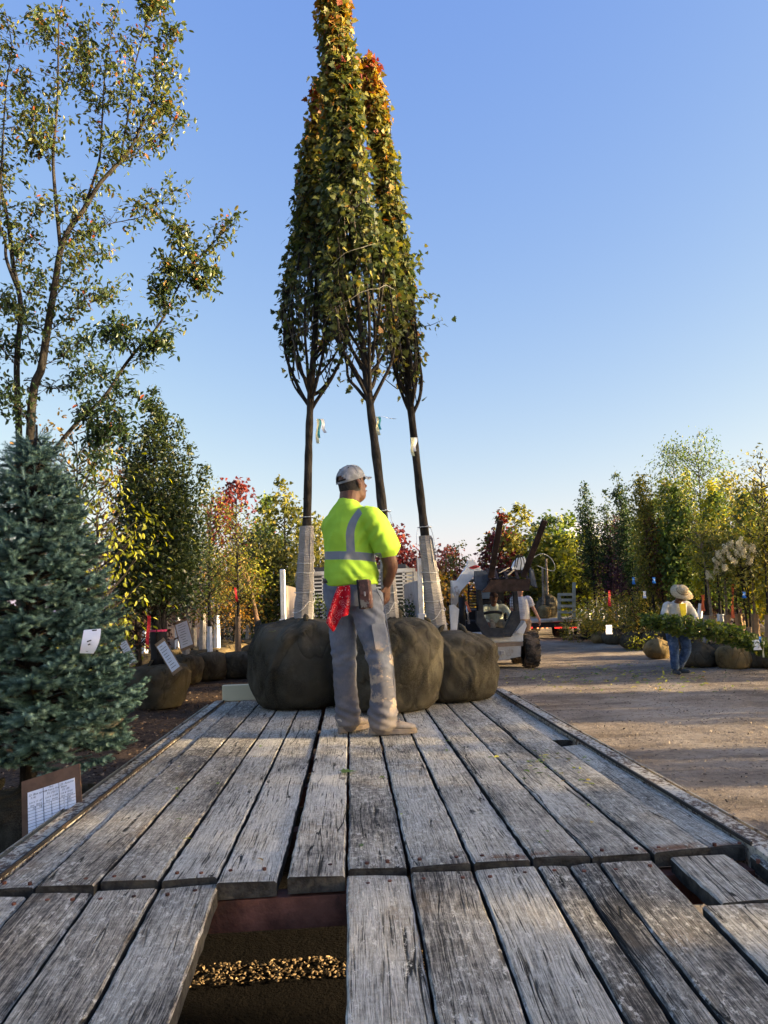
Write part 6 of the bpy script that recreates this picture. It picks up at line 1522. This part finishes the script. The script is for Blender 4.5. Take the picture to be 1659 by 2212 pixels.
    mb = MB(); mb.beam(P(1078, 1238, -.62), P(1100, 1226, -.5), .02, .02); mb.beam(P(1096, 1243, -.6), P(1110, 1232, -.5), .025, .025); mb.build("pale_slats", mottled("pale_wood", (.42, .34, .22), .2), T)
    for (p, q) in (((1060, 1248), (1081, 1124)), ((1130, 1246), (1177, 1124))):
        mb = MB(); mb.beam(P(*p, -.75), P(*q, -1.35), .115, .055, up=(0, -1, .2), bev=.008); mb.build("fork", RB, T)
    mb = MB(); mb.tube(smooth_line([P(1112, 1226, -.3), P(1115, 1204, -.35), P(1122, 1200, -.35), P(1126, 1214, -.4), P(1124, 1232, -.4)], 14), .010, 6); mb.tube(smooth_line([P(1116, 1226, -.3), P(1121, 1202, -.35), P(1130, 1206, -.4), P(1133, 1222, -.45)], 14), .010, 6); mb.build("hydraulic_hose", BLACKM, T, smooth=True)
    mb = MB(); mb.tube(smooth_line([P(1147, 1208, -.5), P(1170, 1196, -.45), P(1190, 1206, -.4), P(1199, 1224, -.4), P(1196, 1233, -.4), P(1184, 1231, -.4), P(1160, 1222, -.45)], 22), .006, 5); mb.build("wire_loop", mottled("pale_wire", (.4, .4, .38), .1), T)
    return Y0
LY = loader()
# driver
do = at(1068, 16.0); do.z = .42
DS = dict(head=(-.03, -.10, 1.03+.02), neck=(-.03, -.04, .88), shR=(-.23, -.02, .82), shL=(.20, -.02, .82), elR=(-.31, -.20, .60), elL=(.30, -.18, .62), wrR=(-.24, -.42, .55), wrL=(.26, -.40, .56),
          hipR=(-.10, .08, .50), hipL=(.10, .08, .50), knR=(-.16, -.36, .48), knL=(.17, -.36, .46), anR=(-.12, -.42, .10), anL=(.12, -.42, .10), toeR=(0, -1, 0), toeL=(0, -1, 0))
def capped(T, c, F, U, S):
    mb = MB(); vs = []; n, m = 20, 6
    for i in range(m+1):
        th = (math.pi/2)*i/m
        for k in range(n):
            t = 2*math.pi*k/n; vs.append(c+U*(.045+.085*math.sin(th))+F*(.108*math.cos(th)*math.cos(t))+S*(.088*math.cos(th)*math.sin(t)))
    mb.add(vs, [(i*n+k, i*n+(k+1) % n, (i+1)*n+(k+1) % n, (i+1)*n+k) for i in range(m) for k in range(n)])
    mb.beam(c+U*.048+F*.09, c+U*.036+F*.17, .13, .008, up=tuple(U)); mb.build("cap", mottled("dark_cap", (.05, .03, .028), .3), T, smooth=True)
def glove(T, W, F, U, S):
    mb = MB(); w = W(DS['wrL']); limb(mb, [w+Vector((-.02, .05, .02)), w, w+Vector((0, -.05, -.03))], [.042, .046, .042]); link("glove", remesh(mb, "glove", .009, 2), OFFW, T)
GP = None
small_person("driver in a pale green shirt and tan trousers sitting inside the loader's cab", do, DS,
    dict(skin=SKIN, shirt=mottled("pale_green_shirt", (.42, .46, .38), .2, 8, .9), legs=mottled("khaki_trousers", (.27, .23, .17), .25, 8, .9), boot=mottled("brown_boot", (.10, .07, .05), .3)),
    [(0, .10, .48, .17, .13), (0, .08, .62, .19, .15), (-.01, .03, .76, .20, .13), (-.02, 0, .85, .16, .10), (-.03, -.03, .91, .07, .07)], ((.1, -1, -.12), (0, 0, 1)), capped, 'long', extra=glove, leg=(.095, .08, .068),
    hands={'R': ((.05, -.6, -.7), (0, -.3, -1), .9), 'L': ((.0, -.6, -.7), (0, -.3, -1), .9)})
wo = at(1133, 17.9)
WS = dict(head=(-.10, -.02, 1.63), neck=(-.09, .0, 1.46), shR=(-.28, 0, 1.40), shL=(.11, 0, 1.40), elR=(-.34, -.02, 1.10), elL=(.22, -.04, 1.13), wrR=(-.33, -.12, .86), wrL=(.31, -.10, .90),
          hipR=(-.16, .0, .90), hipL=(.03, .0, .90), knR=(-.17, -.12, .48), knL=(.05, .04, .48), anR=(-.17, -.10, .085), anL=(.06, .18, .10), toeR=(0, -1, 0), toeL=(.1, -1, 0))
small_person("man in grey T-shirt and tan trousers walking behind the loader, face hidden", wo, WS,
    dict(skin=SKIN2, shirt=mottled("heather_grey_shirt", (.42, .42, .44), .15, 9, .9), legs=mottled("tan_trousers", (.30, .22, .15), .3, 8, .9), boot=mottled("dark_boot", (.04, .03, .03), .3)),
    [(-.07, .0, .92, .175, .13), (-.07, .0, 1.08, .18, .13), (-.08, 0, 1.28, .195, .12), (-.085, 0, 1.40, .16, .10), (-.09, 0, 1.47, .07, .07)], ((.1, -1, 0), (0, 0, 1)), None, 'short',
    hands={'R': ((0, -.1, -1), (1, 0, 0), .5), 'L': ((.15, -.1, -1), (-1, 0, 0), .5)}, extra=lambda T, W, F, U, S: capped(T, W(WS['head']), F, U, S))

# ------------------------------------------------------------------ dump truck in front of the trailer
ALU = mottled("dull_aluminium", (.55, .56, .57), .15, 6, .42, .4, .75, (.35, .33, .30), 40, .08)
ALUD = mottled("grey_painted_metal", (.30, .31, .33), .2, 6, .55, .35, .3, (.16, .15, .14))
def truck():
    Yr, Yh = 9.45, 12.5; q = lambda x, y, Y=Yr: aty(x, y, Y)
    T = thing("stake_bed_truck", "work truck with an open aluminium bed, upright posts and slotted headboard, parked before the trailer", "truck", at(765, 11))
    L, R = q(606, 1352), q(920, 1342); z = (L.z+R.z)/2; xl, xr = L.x, R.x
    mb = MB(); mb.box(((xl+xr)/2, (Yr+Yh)/2+.05, z-.03), (xr-xl, Yh-Yr-.05, .06)); mb.build("bed_floor", ALUD, T)
    mb = MB(); mb.box(((xl+xr)/2, Yr+.03, z-.03), (xr-xl+.04, .09, .075), bev=.008); mb.build("rear_lip", ALU, T)
    mb = MB(); mb.box(((xl+xr)/2, Yr+.14, z-.18), (xr-xl-.08, .08, .22)); mb.build("rear_panel", mottled("beige_panel", (.40, .36, .32), .15, 5, .7), T)
    for x, (ty) in ((xl+.035, 1224), (xr-.045, 1211)):
        top = q(760, ty).z; mb = MB(); mb.box((x, Yr+.05, (top+z)/2+.0), (.065, .065, top-z), bev=.008); p_ = mb.build("corner_post", ALU, T)
        mb = MB(); mb.box((x, Yr+.045, z+.03), (.10, .09, .12), bev=.006); mb.build("post_socket", ALU, p_)
    pz = q(630, 1262).z
    for x, mt in ((xl+.03, mottled("plywood_side", (.42, .33, .24), .2, 4, .8)), (xr-.03, ALUD)):
        mb = MB(); mb.box((x, (Yr+.2+Yh-.1)/2, (z+pz)/2+.002), (.035, Yh-Yr-.3, pz-z-.004), bev=.004); mb.build("side_board", mt, T)
    # slotted headboard
    w0, w1 = aty(655, 1300, Yh).x, aty(896, 1300, Yh).x; zt = aty(780, 1239, Yh).z; H = zt-z; mb = MB()
    cols, rows = 11, 12; cw = (w1-w0)/cols; rh = H/rows; hw, hh = cw*.40, rh*.30; y = Yh
    def ringpts(cx, cz):
        o_ = []
        for k in range(16):
            t = 2*math.pi*(k+.5)/16; cx_, sx = math.cos(t), math.sin(t)
            o_.append((cx+(hw-hh)*(1 if cx_ > 0 else -1)+hh*cx_, cz+hh*sx))
        return o_
    for i in range(cols):
        for j in range(rows):
            cx, cz = w0+cw*(i+.5), z+rh*(j+.5); inner = ringpts(cx, cz); m_ = 16; outer = []
            for k in range(16):
                t = 2*math.pi*(k+.5)/16; c_, s_ = math.cos(t), math.sin(t); qq = max(abs(c_)/(1), abs(s_)/(1)); outer.append((cx+cw/2*c_/qq, cz+rh/2*s_/qq))
            vs = [Vector((x, y, zz)) for x, zz in inner]+[Vector((x, y, zz)) for x, zz in outer]+[Vector((x, y+.03, zz)) for x, zz in inner]
            fs = [(k, (k+1) % 16, 16+(k+1) % 16, 16+k) for k in range(16)]+[(k, 32+k, 32+(k+1) % 16, (k+1) % 16) for k in range(16)]
            mb.add(vs, fs)
    for a, b in (((w0-.03, z), (w0-.03, zt)), ((w1+.03, z), (w1+.03, zt)), ((w0-.03, zt+.03), (w1+.03, zt+.03))): mb.beam((a[0], y+.01, a[1]), (b[0], y+.01, b[1]), .06, .06)
    mb.build("slotted_headboard", ALU, T)
    ct = aty(780, 1222, Yh+.5).z
    mb = MB(); mb.box(((w0+w1)/2, Yh+1.3, (ct+.75)/2), (w1-w0+.05, 1.9, ct-.75), bev=.12); mb.build("cab", BLACKM, T)
    mb = MB(); mb.box(((w0+w1)/2, Yh+2.9, .95), (w1-w0-.1, 1.4, .75), bev=.12); mb.build("bonnet", BLACKM, T)
    mb = MB()
    for x in (-.42, .45): mb.box(((xl+xr)/2+x, 12., .82), (.09, 6.2, .2))
    mb.build("chassis", BLACKM, T)
    for x, ax in ((xl+.28, -1), (xr-.28, 1)):
        for yy in (10.6, 15.2):
            t, r_ = MB(), MB(); wheel(t, r_, (x, yy, .39), .39, .26, (ax, 0, 0)); w_ = t.build("wheel", RUBBER, T, smooth=True); r_.build("rim", RIMM, w_)
    for px in (927, 603):
        mb = MB(); c = aty(px, 1361, Yr+.06); mb.tube([c, c+Vector((0, .05, 0))], .055, 14); mb.build("tail_light", M("tail_light_red", (.45, .03, .04), .3, .5), T)
    # shrubs standing in the bed
    tree("bed_shrub", "small bright green shrub standing in the truck bed, left of the man", (aty(690, 1340, 10.4).x, 10.4, z+.004), aty(690, 1290, 10.4), [(0, .16), (.4, .22), (.8, .18), (1, .06)], 700, 'tri', 'green', (.03, .05), .012, 501, None, .1, 30, .05, tone=.12, bt=.004)
    tree("bed_shrub", "dark green shrub standing in the truck bed, right of the man", (aty(885, 1335, 10.6).x, 10.6, z+.004), aty(885, 1303, 10.6), [(0, .16), (.4, .22), (.8, .18), (1, .06)], 600, 'tri', 'dark', (.03, .05), .012, 502, None, .1, 30, .05, tone=.1, bt=.004)
truck()
# ------------------------------------------------------------------ low trailer with lights, far right of the loader
def low_trailer():
    Y = 24.6; P = lambda x, y, dy=0.: aty(x, y, Y+dy)
    T = thing("equipment_trailer", "low silver edged trailer with glowing red lights and a grey slatted ramp", "trailer", at(1200, Y))
    a, b = P(1128, 1343), P(1250, 1343); z = a.z
    mb = MB(); mb.box(((a.x+b.x)/2, Y+1.8, z), (b.x-a.x, 3.6, .10), bev=.01); mb.build("deck", ALU, T)
    mb = MB(); mb.box(((a.x+b.x)/2, Y+.10, z-.14), (b.x-a.x-.1, .12, .16)); mb.build("rear_beam", BLACKM, T)
    for x in (1146, 1206, 1238):
        mb = MB(); mb.box(P(x, 1356, .02), (.24 if x > 1150 else .14, .03, .035), bev=.005); mb.build("tail_light", M("lit_red_lamp", lambda g: {'color': (.5, .01, .01), 'emit': ((1, .03, .02, 1), 1.1)}, .4), T)
    for x in (1162, 1172, 1182):
        mb = MB(); mb.box(P(x, 1357, .02), (.05, .03, .035)); mb.build("marker_light", M("lit_amber_lamp", lambda g: {'color': (.5, .1, .02), 'emit': ((1, .25, .08, 1), 1.2)}, .4), T)
    for px, ax in ((1210, 1), (1150, -1)):
        c = P(px, 1362, 1.2); t, r_ = MB(), MB(); wheel(t, r_, (c.x, c.y, .31), .31, .45 if ax > 0 else .3, (ax, 0, 0)); w_ = t.build("wheel", RUBBER, T, smooth=True); r_.build("rim", RIMM, w_)
    GG = mottled("grey_green_paint", (.30, .33, .30), .2, 6, .7)
    mb = MB()
    for x, yt in ((1208, 1282), (1240, 1258)): mb.beam(P(x, 1340, -.05), P(x, yt, -.05), .10, .06)
    for y in (1284, 1296, 1309, 1322): mb.beam(P(1206, y, -.10), P(1242, y, -.10), .03, .09)
    mb.build("slatted_ramp", GG, T)
    for c, R_, H_, mt, lab, sd in ((P(1185, 1338, 1.6), .42, .78, BURLAP, "big root ball standing on the lit trailer, in shade", 601), (P(1176, 1338, .8), .24, .46, BURLAP2, "small sunlit tan root ball on the lit trailer", 602)):
        c.z = z+.055; B = thing("root_ball", lab, "root ball", c); ballmesh(c, R_, H_, sd, 'lump', seg=36, rings=16).build("burlap", mt, B, smooth=True)
        mb = MB(); trunkmesh(mb, [c+Vector((0, 0, H_)), c+Vector((.03, 0, H_+.5)), c+Vector((.05, 0, H_+1.3))], .06, .04, 8); mb.build("trunk", PALEBARK, B, smooth=True)
low_trailer()
# ------------------------------------------------------------------ written boards and paper by the spruce
def text(s, p, X, Z, size, parent, th=.0):
    cu = bpy.data.curves.new("writing", 'FONT'); cu.body = s; cu.size = size; cu.shear = .25
    o = bpy.data.objects.new("tmp_shape", cu); COL.objects.link(o)
    me = bpy.data.meshes.new_from_object(o.evaluated_get(bpy.context.evaluated_depsgraph_get())); bpy.data.objects.remove(o)
    N = X.cross(Z); m = Matrix((X, Z, N)).transposed().to_4x4(); m.translation = p; me.transform(m); return me
def clipboard():
    Y = 3.62; c = [aty(x, y, Y+d) for x, y, d in ((48, 1690, .10), (173, 1650, .10), (178, 1760, -.02), (75, 1810, -.02))]
    T = thing("clipboard", "brown board with a white handwritten order sheet leaning on the spruce's root ball", "clipboard", c[3])
    X = (c[1]-c[0]).normalized(); Z = ((c[0]-c[3])+(c[1]-c[2])).normalized(); Z = (Z-X*Z.dot(X)).normalized(); N = X.cross(Z)
    if N.y > 0: N = -N
    o = c[0]; w = (c[1]-c[0]).length; h = .32
    mb = MB(); mb.prism([o, o+X*w, o+X*w-Z*h, o-Z*h], N*.008); mb.build("board", mottled("brown_board", (.13, .075, .045), .35, 9, .8), T)
    p = o+N*.0095+X*.030-Z*.062; sw, sh = w-.055, h-.07
    mb = MB(); mb.prism([p, p+X*sw, p+X*sw-Z*sh, p-Z*sh], N*.0015); sheet = mb.build("sheet", PAPER, T)
    mb = MB(); q = p+N*.0025
    for k in (1, 2): mb.beam(q+X*sw*k/3, q+X*sw*k/3-Z*sh, .0022, .001, up=N)
    for k in (1, 3, 5): mb.beam(q+X*sw*k/6-Z*.075, q+X*sw*k/6-Z*sh, .0011, .001, up=N)
    for j in range(13): mb.beam(q-Z*(.075+.0145*j), q+X*sw-Z*(.075+.0145*j), .0010, .001, up=N)
    mb.build("ruled_lines", INK, sheet)
    tx = [(.02, .022, "22- Blue spruce", .0135), (.06, .036, "5 (4)", .013), (.03, .057, "Lot # 13  #7", .012), (.05, .071, "Amt   Bed #", .011), (.10, .086, "22     7/8", .012),
          (.45, .010, "Park", .012), (.355, .024, "19 Prairie Fire", .012), (.40, .038, "3\u00bd (4)(1)", .013), (.37, .055, "Lot # 10 #8", .012), (.38, .070, "Amt   Bed #", .011), (.43, .086, "1", .012),
          (.685, .016, "25- Autumn", .0135), (.70, .029, "Blaze", .0135), (.72, .043, "3\u00bd (8)", .013), (.69, .058, "Lot # 10 #1", .012), (.70, .071, "Amt   Bed #", .011), (.74, .086, "9     28", .012), (.74, .101, "2     3/5", .012), (.74, .116, "1", .012), (.74, .130, "2", .012)]
    import bmesh
    bm = bmesh.new()
    for fx, dz, s_, sz in tx: me = text(s_, q+X*sw*fx-Z*dz, X, Z, sz, sheet); bm.from_mesh(me)
    me = bpy.data.meshes.new("handwriting"); bm.to_mesh(me); bm.free(); link("handwriting", me, INK, sheet)
clipboard()
def paper_tag():
    Y = 3.95; T = thing("paper_tag", "curled white paper tag with a few written marks stuck among the spruce twigs", "tag", aty(190, 1400, Y))
    mb = MB(); vs = []; n = 8
    for j in range(2):
        for i in range(n+1):
            t = i/n; l = (181+(172-181)*t, 1361+50*t); r_ = (218-16*t**2.2+0*t, 1358+54*t)
            for (x, y) in (l, r_): vs.append(aty(x, y, Y-.03*math.sin(t*2.6)+.003*j))
    k = 2*(n+1); fs = [(2*i, 2*i+1, 2*i+3, 2*i+2) for i in range(n)]; mb.add(vs, fs+[tuple(k+q for q in reversed(a)) for a in fs]); sh = mb.build("sheet", PAPER, T, smooth=True)
    mb = MB()
    for (x0, y0, x1, y1) in ((199, 1362, 209, 1361), (188, 1386, 197, 1383), (190, 1393, 195, 1391)): mb.beam(aty(x0, y0, Y-.035), aty(x1, y1, Y-.036), .006, .002, up=(0, -1, 0))
    pts = [aty(188+5*math.cos(t), 1403+4*math.sin(t), Y-.02) for t in np.linspace(0, 6.283, 14)]; mb.tube(pts, .0018, 4); mb.build("handwriting", INK, sh)
paper_tag()
